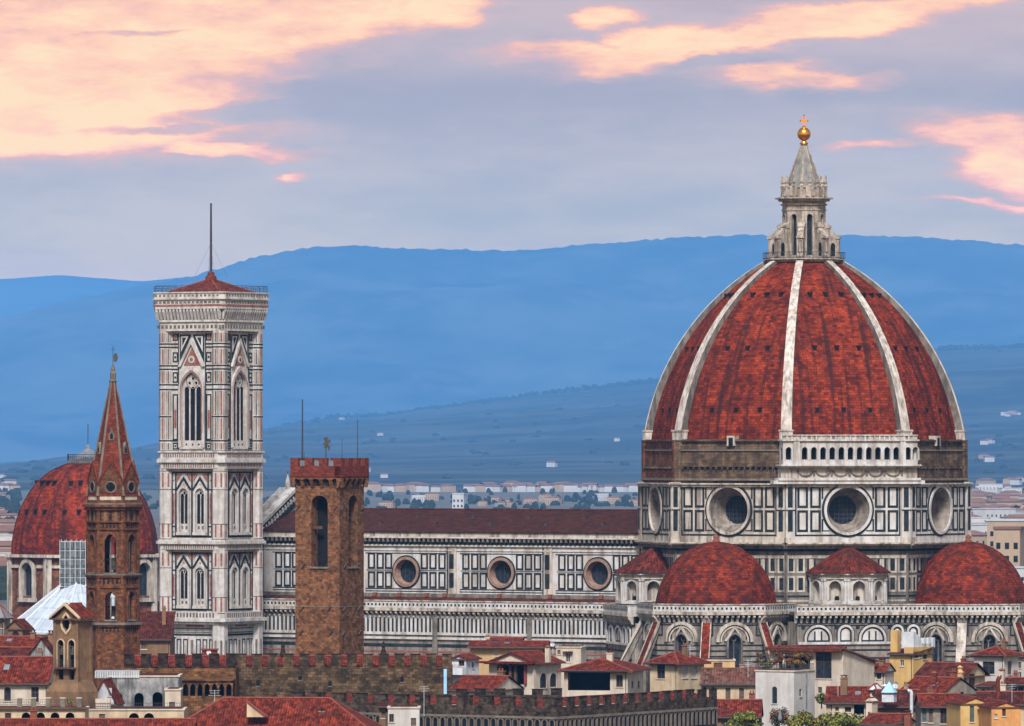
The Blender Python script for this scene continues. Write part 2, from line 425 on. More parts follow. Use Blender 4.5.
material('merlon_dark', (.04, .026, .019), (.02, .015, .013), 1.2, brick=(.6, .35), bvar=.5, mortar=.6, rough=.95, spec=.06)
material('dark_stone', (.06, .041, .029), (.024, .019, .016), 1.1, brick=(.6, .4), bvar=.55, mortar=.5, blot=(.12, .095, .07), bamt=.4, bscale=.9, rough=.95, spec=.06)
material('plaster_yellow', (.50, .335, .155), (.43, .28, .13), 0.7, streak=(.30, .20, .11), samt=.6, rough=.9)
material('plaster_cream', (.50, .39, .25), (.41, .31, .20), 0.7, streak=(.27, .20, .14), samt=.6, rough=.9)
material('plaster_pale', (.52, .45, .37), (.44, .37, .30), 0.6, streak=(.30, .25, .20), samt=.6, rough=.9)
material('plaster_white', (.47, .455, .44), (.40, .38, .36), 0.5, streak=(.34, .30, .27), samt=.6, rough=.9)
material('plaster_bluewhite', (.54, .56, .59), (.43, .45, .48), 0.7, streak=(.22, .22, .22), samt=.45, rough=.9)
material('plaster_orange', (.53, .26, .085), (.45, .21, .07), 0.7, streak=(.30, .15, .06), samt=.6, rough=.9)
material('plaster_gold', (.52, .34, .125), (.44, .28, .10), 0.7, streak=(.38, .22, .09), samt=.6, rough=.9)
material('plaster_ochre', (.205, .115, .058), (.135, .078, .042), 0.8, streak=(.12, .075, .05), samt=.5, rough=.9)
material('plaster_grey', (.26, .215, .17), (.165, .14, .115), 0.7, streak=(.10, .085, .07), samt=.6, rough=.92)
material('chapel_grey', (.30, .30, .295), (.16, .16, .16), 0.7, streak=(.045, .045, .045), samt=.8, sscale=1.1, rough=.9)
material('shutter', (.12, .085, .06), (.08, .06, .045), 2.0, rough=.7)
material('shutter_pale', (.45, .43, .42), (.38, .36, .35), 2.0, rough=.7)
material('shutter_green', (.07, .10, .10), (.05, .075, .08), 2.0, rough=.7)
material('red_wood', (.22, .035, .022), (.15, .028, .018), 1.5, rough=.7)
material('timber', (.10, .05, .03), (.06, .035, .025), 1.5, rough=.8)
material('wood_brown', (.11, .05, .025), (.075, .036, .018), 1.5, rough=.7)
material('lead_white', (.40, .46, .53), (.32, .37, .43), 0.35, brick=(2.2, 3.2), bvar=.06, mortar=.72, streak=(.36, .40, .46), samt=.4, rough=.45)
material('lead_grey', (.16, .18, .20), (.11, .12, .14), 0.7, streak=(.11, .12, .13), samt=.5, rough=.6)
material('cone_lead', (.17, .17, .165), (.11, .115, .115), 0.9, streak=(.27, .225, .18), samt=.5, sscale=1.4, rough=.7)
material('gold', (.95, .42, .06), (.80, .30, .04), 1.5, rough=.28, metallic=1.0)
material('iron', (.030, .030, .034), (.05, .05, .055), 2.0, rough=.6)
material('metal_pale', (.52, .56, .60), (.42, .45, .49), 1.5, rough=.4)
material('awning_blue', (.28, .50, .72), (.24, .44, .64), 1.0, rough=.6)
material('scaffold_net', (.13, .15, .16), (.08, .095, .105), 0.8, brick=(1.4, 1.6), bvar=.3, mortar=.35, rough=.9)
material('bronze', (.06, .05, .035), (.035, .035, .03), 2.0, rough=.6)
material('leaf_dark', (.022, .034, .008), (.042, .052, .010), 2.0, rough=.7)
material('leaf_bright', (.20, .20, .02), (.12, .13, .016), 2.0, rough=.7)
material('leaf_red', (.22, .035, .015), (.14, .05, .015), 2.0, rough=.7)
material('bark', (.07, .05, .035), (.05, .035, .025), 3.0, rough=.95)
material('terracotta', (.20, .06, .032), (.15, .045, .027), 3.0, rough=.85)
material('town_wall', (.30, .28, .25), (.24, .22, .20), 0.05, rough=.9)
material('town_wall_warm', (.36, .27, .18), (.30, .22, .15), 0.05, rough=.9)
material('town_wall_white', (.46, .46, .46), (.38, .38, .38), 0.05, rough=.9)
material('town_roof', (.17, .085, .06), (.13, .07, .055), 0.05, rough=.9)
material('town_roof_pale', (.42, .43, .44), (.36, .37, .38), 0.05, rough=.8)
material('town_ground', (.10, .095, .085), (.06, .065, .055), 0.01, rough=.95)
material('street_paving', (.16, .15, .14), (.12, .11, .10), 0.3, rough=.9)
material('far_tree', (.008, .016, .010), (.018, .026, .016), 0.05, rough=.95)
material('hill_near', (.004, .009, .008), (.038, .046, .036), 0.0016, blot=(.007, .012, .008), bamt=.85, bscale=.0028, rough=.95, lo=.44, hi=.58)
material('hill_far', (.006, .015, .012), (.060, .070, .050), 0.0005, blot=(.13, .13, .11), bamt=.35, bscale=.0016, rough=.95, lo=.42, hi=.62)
# ---------------------------------------------------------------- ground, hills and haze
mb = MB()
mb.face([(-20000, -350, 0), (20000, -350, 0), (20000, 67000, 0), (-20000, 67000, 0)], 'town_ground')
tag(mb.build('ground'), kind='structure')

def interp(tab, x):
    if x <= tab[0][0]: return tab[0][1]
    for (a, b), (c, d) in zip(tab, tab[1:]):
        if x <= c:
            t = (x - a) / (c - a); t = t * t * (3 - 2 * t) * .5 + t * .5
            return b + (d - b) * t
    return tab[-1][1]
from mathutils import noise as mnoise
def fbm(x, y, s, o=5):
    return mnoise.fractal(Vector((x / s, y / s, 3.3)), 0.9, 2.1, o)
def hill(name, D, front, back, ridge, mat, x0, x1, nx, ny, rough, label_k='structure', skew=1.0, fine=0.0):
    tab = [((px - 512) * D / FPX, CAMZ + (HOR - py) * D / FPX) for px, py in ridge]
    def h(x, y):
        r = interp(tab, x)
        if y <= D:
            t = max(0.0, (y - front) / (D - front)); s_ = t ** skew; s_ = s_ * s_ * (3 - 2 * s_) * .55 + s_ * .45
        else:
            t = max(0.0, (back - y) / (back - D)); s_ = t * t * (3 - 2 * t)
        nn = fbm(x, y, D * .075) * rough * s_ * (0.04 + 0.96 * min(1, abs(y - D) / (D - front) * 3))
        return max(-0.5, r * s_ + nn - 0.5)
    rows = []
    ys = [front + (D - front) * j / ny for j in range(ny + 1)] + [D + (back - D) * j / 8 for j in range(1, 9)]
    mb = MB()
    for j, y in enumerate(ys):
        row = []
        for i in range(nx + 1):
            x = x0 + (x1 - x0) * i / nx
            z = h(x, y)
            if fine and y >= D - 1: z += fine * (random.random() - .3)
            row.append((x, y, z))
        rows.append(row)
    for j in range(len(rows) - 1):
        for i in range(nx):
            mb.face([rows[j][i], rows[j][i + 1], rows[j + 1][i + 1], rows[j + 1][i]], mat, uv=[(0, 0)] * 4)
    tag(mb.build(name, smooth=True), kind='structure')
    return h
NEAR = [(-2500, 470), (-700, 505), (-60, 492), (60, 482), (130, 471), (165, 464), (215, 447), (265, 432), (300, 425), (340, 417), (385, 416), (440, 408), (500, 400), (540, 394), (600, 387), (655, 381), (800, 362), (945, 349), (1024, 347), (1300, 352), (2300, 400), (3600, 440)]
FAR = [(-2400, 420), (-700, 385), (-60, 338), (0, 320), (60, 302), (150, 284), (190, 276), (215, 269), (260, 255), (310, 247), (340, 245), (420, 248), (520, 250), (600, 243), (650, 238), (700, 235), (745, 233), (800, 236), (850, 235), (900, 236), (960, 240), (1024, 245), (1300, 262), (1900, 300), (2700, 350)]
FARTHEST = [(-1400, 330), (-300, 290), (-60, 281), (0, 279), (60, 275), (100, 278), (140, 281), (200, 276), (300, 290), (500, 300), (900, 330), (2500, 380)]
hn = hill('near_hill', 28000, 9000, 35500, NEAR, 'hill_near', -12000, 12000, 900, 64, 75, fine=12, skew=1.5)
hill('far_mountain', 43700, 37500, 54000, FAR, 'hill_far', -17000, 13500, 900, 60, 420, fine=14)
hill('farthest_mountain', 61000, 55000, 66000, FARTHEST, 'hill_far', -17000, 17000, 400, 16, 80)

hz = MB()
hz.box(Fr(0, 0, 0), -21000, 21000, -68000, 600, -1.0, HAZE_TOP, 'town_ground')
hz_o = tag(hz.build('haze'), kind='stuff')
hm = bpy.data.materials.new('haze_air'); hm.use_nodes = True
t = NT(hm.node_tree); t.n.clear()
vp = t.add('ShaderNodeVolumePrincipled', {'Color': (.15, .465, 1.0, 1), 'Density': HAZE_D, 'Anisotropy': 0.0})
om = t.add('ShaderNodeOutputMaterial'); t.l.new(vp.outputs[0], om.inputs['Volume'])
hz_o.data.materials.clear(); hz_o.data.materials.append(hm)

# ---------------------------------------------------------------- cathedral
CD = 1250.0
CX, CY = PX(804, CD), CD
PHI = -31.2
cath = thing('cathedral', 'huge marble cathedral with ribbed red dome and white lantern', 'cathedral', (CX, CY, 0))
K = CD / FPX
def zc(py, D=CD): return PZ(py, D)
def pol(a, r, z=None, c=(CX, CY)):
    q = (c[0] + r * math.sin(RAD(a)), c[1] - r * math.cos(RAD(a)))
    return q if z is None else (*q, z)
CORN = [PHI - 22.5 + 45 * k for k in range(8)]       # compass of the dome's corners
def face_frame(k, r): # facade of the octagon between corner k and k+1
    ap = r * math.cos(RAD(22.5)); f = PHI + 45 * k
    q = pol(f, ap); return Fr(q[0], q[1], f)

# --- dome
z0 = 56.0
def dome_r(h):          # h above the springing, metres
    return (-15.56 + math.sqrt(44.96 ** 2 - (h + 6.0) ** 2)) / 0.9936
HT = 33.3
NR = 36
prof = [(dome_r(HT * j / NR), z0 + HT * j / NR) for j in range(NR + 1)]
mb = MB()
for k in range(8):
    vv = 0
    for j in range(NR):
        (ra, za), (rb, zb) = prof[j], prof[j + 1]
        ra -= .55; rb -= .55
        wa, wb = 2 * ra * math.sin(RAD(22.5)), 2 * rb * math.sin(RAD(22.5))
        dv = math.hypot(rb - ra, zb - za)
        mb.face([pol(CORN[k], ra, za), pol(CORN[k] + 45, ra, za), pol(CORN[k] + 45, rb, zb), pol(CORN[k], rb, zb)], 'dome_tile',
                uv=[(k * 40 - wa / 2, vv), (k * 40 + wa / 2, vv), (k * 40 + wb / 2, vv + dv), (k * 40 - wb / 2, vv + dv)])
        vv += dv
dome = mb.build('dome', cath)
def dome_pt(k, u, h, out=0.0):
    """point on facet k: u sideways in metres, h above the springing"""
    r = (dome_r(h) - .55) * math.cos(RAD(22.5)) + out
    f = PHI + 45 * k; q = pol(f, r)
    return (q[0] + u * math.cos(RAD(f)), q[1] + u * math.sin(RAD(f)), z0 + h)
for k in range(8):      # little dormer holes, three rows of three on every facet
    if k in (3, 4, 5): continue
    for h, sp in ((5.2, .23), (16.4, .23), (26.2, .24)):
        wid = 2 * dome_r(h) * math.sin(RAD(22.5))
        for c in (-1, 0, 1):
            b = MB(); u = c * sp * wid
            p = dome_pt(k, u, h); q = dome_pt(k, u, h + .9)
            f = PHI + 45 * k
            fr = Fr(p[0], p[1], f)
            b.box(fr, -.34, .34, -1.2, .08, p[2] - .1, p[2] + .7, 'void_dark')
            b.box(fr, -.45, .45, -1.4, .2, p[2] + .7, p[2] + .85, 'roof_tile_dark')
            b.build('dormer_hole', dome)
for k in range(8):
    b = MB(); a = CORN[k]; L = Vector((math.cos(RAD(a)), math.sin(RAD(a)), 0))
    for j in range(NR):
        (ra, za), (rb, zb) = prof[j], prof[j + 1]
        ha, hb = 1.02 - .36 * j / NR, 1.02 - .36 * (j + 1) / NR
        P = [[Vector(pol(a, r + o, z)) + L * (s_ * h_) for s_ in (-1, 1) for o in (.35, -1.0)] for r, z, h_ in ((ra, za, ha), (rb, zb, hb))]
        A, B = P
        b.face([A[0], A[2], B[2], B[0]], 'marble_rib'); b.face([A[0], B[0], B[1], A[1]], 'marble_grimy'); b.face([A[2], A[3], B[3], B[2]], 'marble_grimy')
        # raised centre fillet
        A2 = [Vector(pol(a, ra + .55, za)) + L * s_ * ha * .5 for s_ in (-1, 1)]; B2 = [Vector(pol(a, rb + .55, zb)) + L * s_ * hb * .5 for s_ in (-1, 1)]
        b.face([A2[0], A2[1], B2[1], B2[0]], 'marble_rib')
        A3 = [Vector(pol(a, ra + .3, za)) + L * s_ * ha * .5 for s_ in (-1, 1)]; B3 = [Vector(pol(a, rb + .3, zb)) + L * s_ * hb * .5 for s_ in (-1, 1)]
        b.face([A2[0], B2[0], B3[0], A3[0]], 'marble_white'); b.face([A2[1], A3[1], B3[1], B2[1]], 'marble_white')
    fr = Fr(*pol(a, 28.9), a)
    b.box(fr, -1.2, 1.2, -1.6, .75, 55.2, 57.7, 'marble_rib')
    b.box(fr, -1.32, 1.32, -1.8, .88, 57.7, 58.0, 'marble_rib')
    b.build('dome_rib', cath)

# --- lantern
lan = MB(); zl = z0 + HT
def oct_at(r, off=0): return ngon(CX, CY, r, 8, CORN[0] + off)
lan.polyprism(oct_at(6.5), zl - 1.4, zl - .5, 'lantern_stone'); lan.polyprism(oct_at(7.1), zl - .5, zl + .1, 'lantern_stone')
zB = zc(257); zK = zc(200); zT = zc(197.5)
FB = [face_frame(k, 4.0) for k in range(8)]
for k in range(8):
    fr = Fr(*pol(PHI + 45 * k, 3.7), PHI + 45 * k)
    hole = arch(0, zB + .25, 1.05, zc(217.5), zc(214.5))
    lan.wall(fr, rect(-1.532, 1.532, zB - .6, zK), [hole], 0, .7, 'lantern_stone')
    lan.ring(fr, arch(0, zB + .25, 1.5, zc(217.2), zc(213)), arch(0, zB + .25, 1.06, zc(217.5), zc(214.5)), -.02, .1, 'lantern_stone', closed=False)
    lan.box(fr, -1.6, 1.6, -.2, .12, zc(211), zc(209.6), 'lantern_stone')
    lan.box(fr, -1.68, 1.68, -.2, .28, zc(205.5), zc(204), 'lantern_stone')
lan.polyprism(oct_at(4.75), zc(201.5), zc(199.3), 'lantern_stone'); lan.polyprism(oct_at(5.35), zc(199.3), zc(197.8), 'lantern_stone')
# crown of niches and pinnacles
lan.polyprism(oct_at(4.05), zc(197.8), zc(188), 'lantern_stone'); lan.polyprism(oct_at(4.3), zc(188), zc(186.8), 'lantern_stone')
lantern = lan.build('lantern', cath)
b = MB()
for k in range(8):
    fr = Fr(*pol(PHI + 45 * k, 3.62), PHI + 45 * k)
    b.face([fr.p(x, -.68, z) for x, z in arch(0, zB, 1.3, zc(217.5), zc(214))], 'glass_dark')
b.build('window_glass', lantern)
b = MB()
for k in range(8):
    for a, r in ((CORN[k], 4.0), (PHI + 45 * k, 3.8)):
        c_ = pol(a, r)
        zt = zc(178 if a == CORN[k] else 181.5)
        b.lathe(c_[0], c_[1], [(.34, zc(197.8)), (.34, zc(187)), (.45, zc(186.5)), (.20, zc(184.5)), (.36, zc(182.6)), (.10, zt + .5), (.26, zt + .1), (0.0, zt - .35)][:7] + [(0.0, zt + .45)], 6, 'lantern_stone')
    f = PHI + 45 * k; fr = Fr(*pol(f, 3.75), f)
    b.prism(fr, arch(0, zc(196.5), 1.7, zc(190), zc(185), 5), -.1, .28, 'lantern_stone')
b.build('pinnacle', lantern)
b = MB()
b.lathe(CX, CY, [(3.35, zc(190)), (3.0, zc(183)), (.52, zc(146)), (.62, zc(145.3)), (.62, zc(144))], 8, 'cone_lead', CORN[0], CORN[0] + 360)
for k in range(8):
    b.tube(pol(CORN[k], 3.1, zc(184)), pol(CORN[k], .55, zc(146)), .16, 'lantern_stone', 5)
b.build('cone_roof', lantern)
b = MB()
b.lathe(CX, CY, [(.45, zc(145)), (.75, zc(144)), (.8, zc(143)), (.4, zc(141.5)), (.42, zc(140.6))], 16, 'gold')
b.build('ball_neck', lantern, True)
b = MB(); zb_ = zc(134.0); Rb = 1.24
b.lathe(CX, CY, [(0.001 + Rb * math.sin(math.pi * j / 18), zb_ - Rb * math.cos(math.pi * j / 18)) for j in range(19)], 24, 'gold', cap=False)
b.build('gilded_ball', lantern, True)
b = MB(); fr = Fr(CX, CY, 0)
b.box(fr, -.16, .16, -.13, .13, zb_ + 1.15, zc(115.5), 'gold'); b.box(fr, -.62, .62, -.12, .12, zc(121.8), zc(120), 'gold')
b.lathe(CX, CY, [(.16, zc(128)), (.34, zc(127)), (.12, zc(125.5))], 8, 'gold')
for x, z in ((0, zc(115.4)), (-.64, zc(120.9)), (.64, zc(120.9))):
    b.lathe(CX + x, CY, [(0.0, z - .22), (.2, z), (0.0, z + .24)], 8, 'gold')
b.build('cross', lantern)
for k in range(8):
    a = CORN[k]; b = MB(); c_ = pol(a, 0); fr = Fr(c_[0], c_[1], a - 90)   # u runs outward along the corner
    R2 = lambda r: r
    pr = [(3.4, zB - .5), (6.55, zB - .5), (6.55, zc(239)), (6.75, zc(238.6)), (6.75, zc(237)), (6.2, zc(235)), (5.6, zc(233)), (5.0, zc(230)), (4.7, zc(226.5)), (4.5, zc(224)), (3.4, zc(222))]
    b.prism(fr, [(r, z) for r, z in pr], -.55, .55, 'lantern_stone')
    b.prism(fr, [(4.0, zc(223)), (4.9, zc(225.5)), (5.0, zc(227.5)), (4.6, zc(228.5)), (4.0, zc(229))], -.68, .68, 'lantern_stone')
    f2 = Fr(*pol(a, 6.55), a)
    b.panel(f2, 0, zc(247.5), .75, 2.3, 0, .14, 'marble_grimy')
    b.box(f2, -.7, .7, -.6, .25, zc(239), zc(237.3), 'lantern_stone'); b.box(f2, -.65, .65, -.3, .18, zB - .1, zc(255), 'lantern_stone')
    f3 = Fr(c_[0], c_[1], a - 90)
    b.prism(f3, arch(5.4, zB + .1, .8, zc(246), zc(243)), -.58, .58, 'void_dark')
    b.build('volute_buttress', lantern)
b = MB()
for k in range(8):
    A = pol(CORN[k], 7.6, 0); B = pol(CORN[(k + 1) % 8], 7.6, 0)
    for zz in (zl + .25, zl + 1.25): b.tube((A[0], A[1], zz), (B[0], B[1], zz), .06, 'iron', 4)
    for i in range(9):
        x, y = A[0] + (B[0] - A[0]) * i / 9, A[1] + (B[1] - A[1]) * i / 9
        b.tube((x, y, zl), (x, y, zl + 1.3), .05, 'iron', 4)
b.polyprism(oct_at(7.75), zl - .1, zl + .08, 'lantern_stone')
b.build('railing', lantern)

# --- drum: raw masonry band, then the marble storey with round windows
RM = 29.7
mb = MB()
for k in range(8):
    fr = face_frame(k, RM); hs = RM * math.sin(RAD(22.5))
    m = 'raw_masonry_red' if k == 7 else 'raw_masonry'
    mb.face([fr.p(-hs, 0, zc(486)), fr.p(hs, 0, zc(486)), fr.p(hs, 0, 56.3), fr.p(-hs, 0, 56.3)], m)
    mb.box(fr, -hs, hs, -.5, .45, zc(441.5), zc(440.2), 'raw_masonry'); mb.box(fr, -hs, hs, -.5, .22, zc(451), zc(449.5), 'grey_stone')
    mb.box(fr, -hs, hs, -.5, .28, zc(466.5), zc(465), 'raw_masonry')
    mb.box(fr, -hs, hs, -.5, .5, zc(480), zc(478), 'grey_stone')
    for i in range(17):
        u = -hs + 2 + (2 * hs - 4) * i / 16
        mb.box(fr, u - .28, u + .28, -.4, .03, zc(470), zc(467), 'void_dark')
        mb.box(fr, u - .5, u - .3, -.4, .5, zc(468.5), zc(466.6), 'raw_masonry')
    for sx in (-1, 1):
        mb.box(fr, sx * hs - 1.2 if sx > 0 else -hs, hs if sx > 0 else -hs + 1.2, -.5, .4, zc(484), zc(441.6), m)
mb.face([pol(CORN[k], RM + .2, 56.2) for k in range(8)], 'raw_masonry')
mb.build('masonry_band', cath)
# little roof doors at the foot of the dome
for k, px in ((0, 731.5), (1, 879.5), (2, 937)):
    fr = face_frame(k, RM); u = fr.u(px, .2)
    b = MB(); b.box(fr, u - .8, u + .8, -1.5, .5, zc(446), zc(436), 'marble'); b.box(fr, u - .45, u + .45, -1.2, .53, zc(446), zc(438), 'void_dark')
    b.build('roof_door', cath)

RD = 30.4
zA, zBt = zc(540.5), zc(484)       # marble storey
zmid = (zc(487) + zc(531)) / 2
mb = MB()
glass = []
for k in range(8):
    fr = face_frame(k, RD); hs = RD * math.sin(RAD(22.5))
    zo = zc(510, CD - 25); 
    mb.wall(fr, rect(-hs, hs, zA, zBt), [circ(0, zo, 4.05, 36)], 0, .05, 'marble_white' if k in (1, 2) else 'marble')
    # deep splay of the round window
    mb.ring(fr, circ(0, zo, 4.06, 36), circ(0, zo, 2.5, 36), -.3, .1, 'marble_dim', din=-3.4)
    mb.ring(fr, circ(0, zo, 4.5, 36), circ(0, zo, 4.02, 36), -.2, .32, 'marble_white' if k in (1, 2) else 'marble')
    mb.ring(fr, circ(0, zo, 4.9, 36), circ(0, zo, 4.48, 36), -.2, .10, 'green_marble')
    glass.append((fr, zo))
    # green panel frames
    for z in (zc(497, CD - 27), zc(521, CD - 27)):
        for u in (-8.45, -6.05, 6.05, 8.45):
            mb.panel(fr, u, z, 2.0, 3.9, 0, .42, 'green_marble')
        for s_ in (-1, 1):
            mb.inlay(fr, s_ * 4.75 - .15, s_ * 4.75 + .15, z - 1.85 if z < zo else z - .35, z + .35 if z < zo else z + 1.85, 0, 'green_marble', .045)
            uu = sorted((s_ * 4.75, s_ * 3.4)); zz = z + 1.7 if z > zo else z - 1.85
            mb.inlay(fr, uu[0], uu[1], zz, zz + .2, 0, 'green_marble', .045)
    mb.inlay(fr, -9.7, 9.7, zc(486.2, CD - 27), zc(484.6, CD - 27), 0, 'green_marble', .05)
    mb.inlay(fr, -9.7, 9.7, zc(536, CD - 27), zc(534.4, CD - 27), 0, 'green_marble', .05)
    for s_ in (-1, 1):
        mb.inlay(fr, s_ * 9.72 - .14, s_ * 9.72 + .14, zc(536, CD - 27), zc(484.6, CD - 27), 0, 'green_marble', .05)
        # corner pilasters with two green strips, high and low
        a, c_ = sorted((s_ * 10.0, s_ * hs))
        mb.box(fr, a, c_, -.3, .35, zA, zBt + .4, 'marble_white' if k in (1, 2) else 'marble')
        for z in (zc(497, CD - 27), zc(521, CD - 27)):
            mb.panel(fr, s_ * 10.85, z, .9, 3.7, .35, .27, 'green_marble', 'green_marble')
        a, c_ = sorted((s_ * 9.9, s_ * (hs + .1)))
        mb.box(fr, a, c_, -.3, .5, zA, zA + .9, 'marble')
        mb.inlay(fr, a + .1, c_, zmid - .12, zmid + .12, .35, 'green_marble')
    mb.box(fr, -hs, hs, -.4, .45, zc(486.3), zc(484.2), 'marble')
    mb.box(fr, -hs - .15, hs + .15, -.4, .75, zc(484), zc(482.6), 'marble')
drum = mb.build('drum', cath)
for fr, zo in glass:
    b = MB(); b.face([fr.p(u, -3.3, z) for u, z in circ(0, zo, 2.7, 28)], 'glass_dark')
    for i in range(-2, 3):
        b.box(fr, i * .8 - .04, i * .8 + .04, -3.1, -3.02, zo - 2.4, zo + 2.4, 'iron'); b.box(fr, -2.4, 2.4, -3.1, -3.03, zo + i * .8 - .04, zo + i * .8 + .04, 'iron')
    b.build('round_window', drum)

# --- finished gallery on the south-east face
fr = face_frame(1, RD); hs = RD * math.sin(RAD(22.5))
dg = 1.7
zg0, zg1 = zc(464.5, CD - 30), zc(441, CD - 30)
lo, hi_ = -hs - .9, hs + .9
b = MB()
def arcade(b, fr, u0, u1, us, d, zb, zs, za, w_, z0, z1, mat, depth=.5):
    b.wall(fr, rect(u0, u1, z0, z1), [arch(u, zb, w_, zs, za, 4) for u in us], d, depth, mat)
us = [-8.55 + 1.71 * i for i in range(11)]
arcade(b, fr, lo, hi_, [-11.55] + us + [10.75, 12.15], dg, zc(460, CD - 30), zc(450.5, CD - 30), zc(447, CD - 30), 1.05, zg0, zg1, 'marble_white')
for u in us + [-11.55, 10.75, 12.15]:
    b.ring(fr, arch(u, zc(460, CD - 30), 1.45, zc(450.5, CD - 30), zc(445.9, CD - 30), 4), arch(u, zc(460, CD - 30), 1.1, zc(450.5, CD - 30), zc(447, CD - 30), 4), dg - .05, dg + .09, 'marble_white', closed=False)
    for i in (-.35, 0, .35): b.box(fr, u + i - .09, u + i + .09, dg - .35, dg - .1, zg0 + .1, zc(459.5, CD - 30), 'marble_white')
for s_, e in ((-1, lo), (1, hi_)):
    f2 = fr.sub(e, dg, s_ * 90)
    arcade(b, f2, (-2.6 if s_ > 0 else 0) if False else (0 if s_ > 0 else -2.6), 2.6 if s_ > 0 else 0, [1.3 if s_ > 0 else -1.3], 0, zc(460, CD - 30), zc(450.5, CD - 30), zc(447, CD - 30), 1.0, zg0, zg1, 'marble_white')
    b.box(fr, *sorted((s_ * 9.75, s_ * 10.05 + s_ * .9)), dg - .1, dg + .3, zg0, zg1 + .9, 'marble_white') if False else None
for u in (-10.1, 9.75):
    b.box(fr, u - .55, u + .55, dg - .3, dg + .25, zg0, zg1, 'marble_white')
b.box(fr, lo - .25, hi_ + .25, -1.2, dg + .35, zg1, zg1 + .28, 'marble_white')
# parapet on top
b.box(fr, lo, hi_, dg - .5, dg - .1, zg1 + .28, zg1 + .95, 'marble')
b.box(fr, lo - .1, hi_ + .1, dg - .6, dg + .1, zg1 + .95, zg1 + 1.15, 'marble_white')
for i in range(27):
    u = lo + .7 + (hi_ - lo - 1.4) * i / 26
    b.box(fr, u - .14, u + .14, dg - .4, dg + .02, zg1 + .28, zg1 + .95, 'marble_white')
# cornice shelves below, stepping in
for z1_, z0_, d_, e_, m in ((464.5, 466, 2.1, .6, 'marble_white'), (466, 467.5, 1.8, .35, 'marble_white'), (467.5, 469, 1.35, 0, 'marble'), (469, 478, .95, .2, 'marble'), (478, 480.5, 1.3, .8, 'marble_white'), (480.5, 484, 1.1, 1.6, 'marble_white')):
    b.box(fr, lo - e_, hi_ + e_, -1.2, d_, zc(z0_, CD - 30), zc(z1_, CD - 30), m)
for i in range(6):     # swags of the frieze
    u = -8.2 + 3.28 * i; zt = zc(470.5, CD - 30)
    pts = [(u + 1.35 * math.cos(math.pi * j / 10), zt - 1.0 * math.sin(math.pi * j / 10)) for j in range(11)]
    for (a, c_), (e, f_) in zip(pts, pts[1:]): b.tube(fr.p(a, .98, c_), fr.p(e, .98, f_), .17, 'marble_grimy', 5)
    b.tube(fr.p(u + 1.6, 1.0, zt), fr.p(u + 1.6, 1.0, zt - .9), .2, 'marble_grimy', 5)
gal = b.build('gallery', cath)
b = MB(); b.face([fr.p(lo, .35, zg0), fr.p(hi_, .35, zg0), fr.p(hi_, .35, zg1), fr.p(lo, .35, zg1)], 'void_dark'); b.build('gallery_shade', gal)  # black sheet put in for the shade inside the gallery

# --- body of the octagon under the drum
RB = 29.6
mb = MB()
for k in range(8):
    fr = face_frame(k, RB); hs = RB * math.sin(RAD(22.5))
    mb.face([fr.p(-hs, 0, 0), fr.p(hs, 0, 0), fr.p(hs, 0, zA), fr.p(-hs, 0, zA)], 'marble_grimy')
    for z1_, z0_, d_, m in ((540.5, 542, 1.9, 'marble'), (542, 543.5, 1.5, 'marble'), (543.5, 546.5, 1.05, 'marble_grimy')):
        mb.box(fr, -hs - .2, hs + .2, -.5, d_, zc(z0_), zc(z1_), m)
    mb.box(fr, -hs, hs, -.5, .35, zc(549), zc(547), 'green_marble')
    mb.box(fr, -hs, hs, -.5, .16, zc(556), zc(553), 'marble')
    for u in (-10.4, -8.6, -6.6, 6.6, 8.6, 10.4):
        for y in (565, 584):
            mb.panel(fr, u, zc(y, CD - 28), 1.55, 2.9, 0, .34, 'marble' if abs(u) > 8 else 'green_marble', 'green_marble' if abs(u) > 8 else 'marble', .08)
    for y in (593, 597.5, 602):
        mb.inlay(fr, -hs, hs, zc(y + .9), zc(y - .9), 0, 'green_marble' if y != 597.5 else 'marble')
    for s_ in (-1, 1):
        a, c_ = sorted((s_ * 11.1, s_ * hs)); mb.box(fr, a, c_, -.3, .28, 0, zc(547), 'marble_grimy')
mb.build('octagon_body', cath)

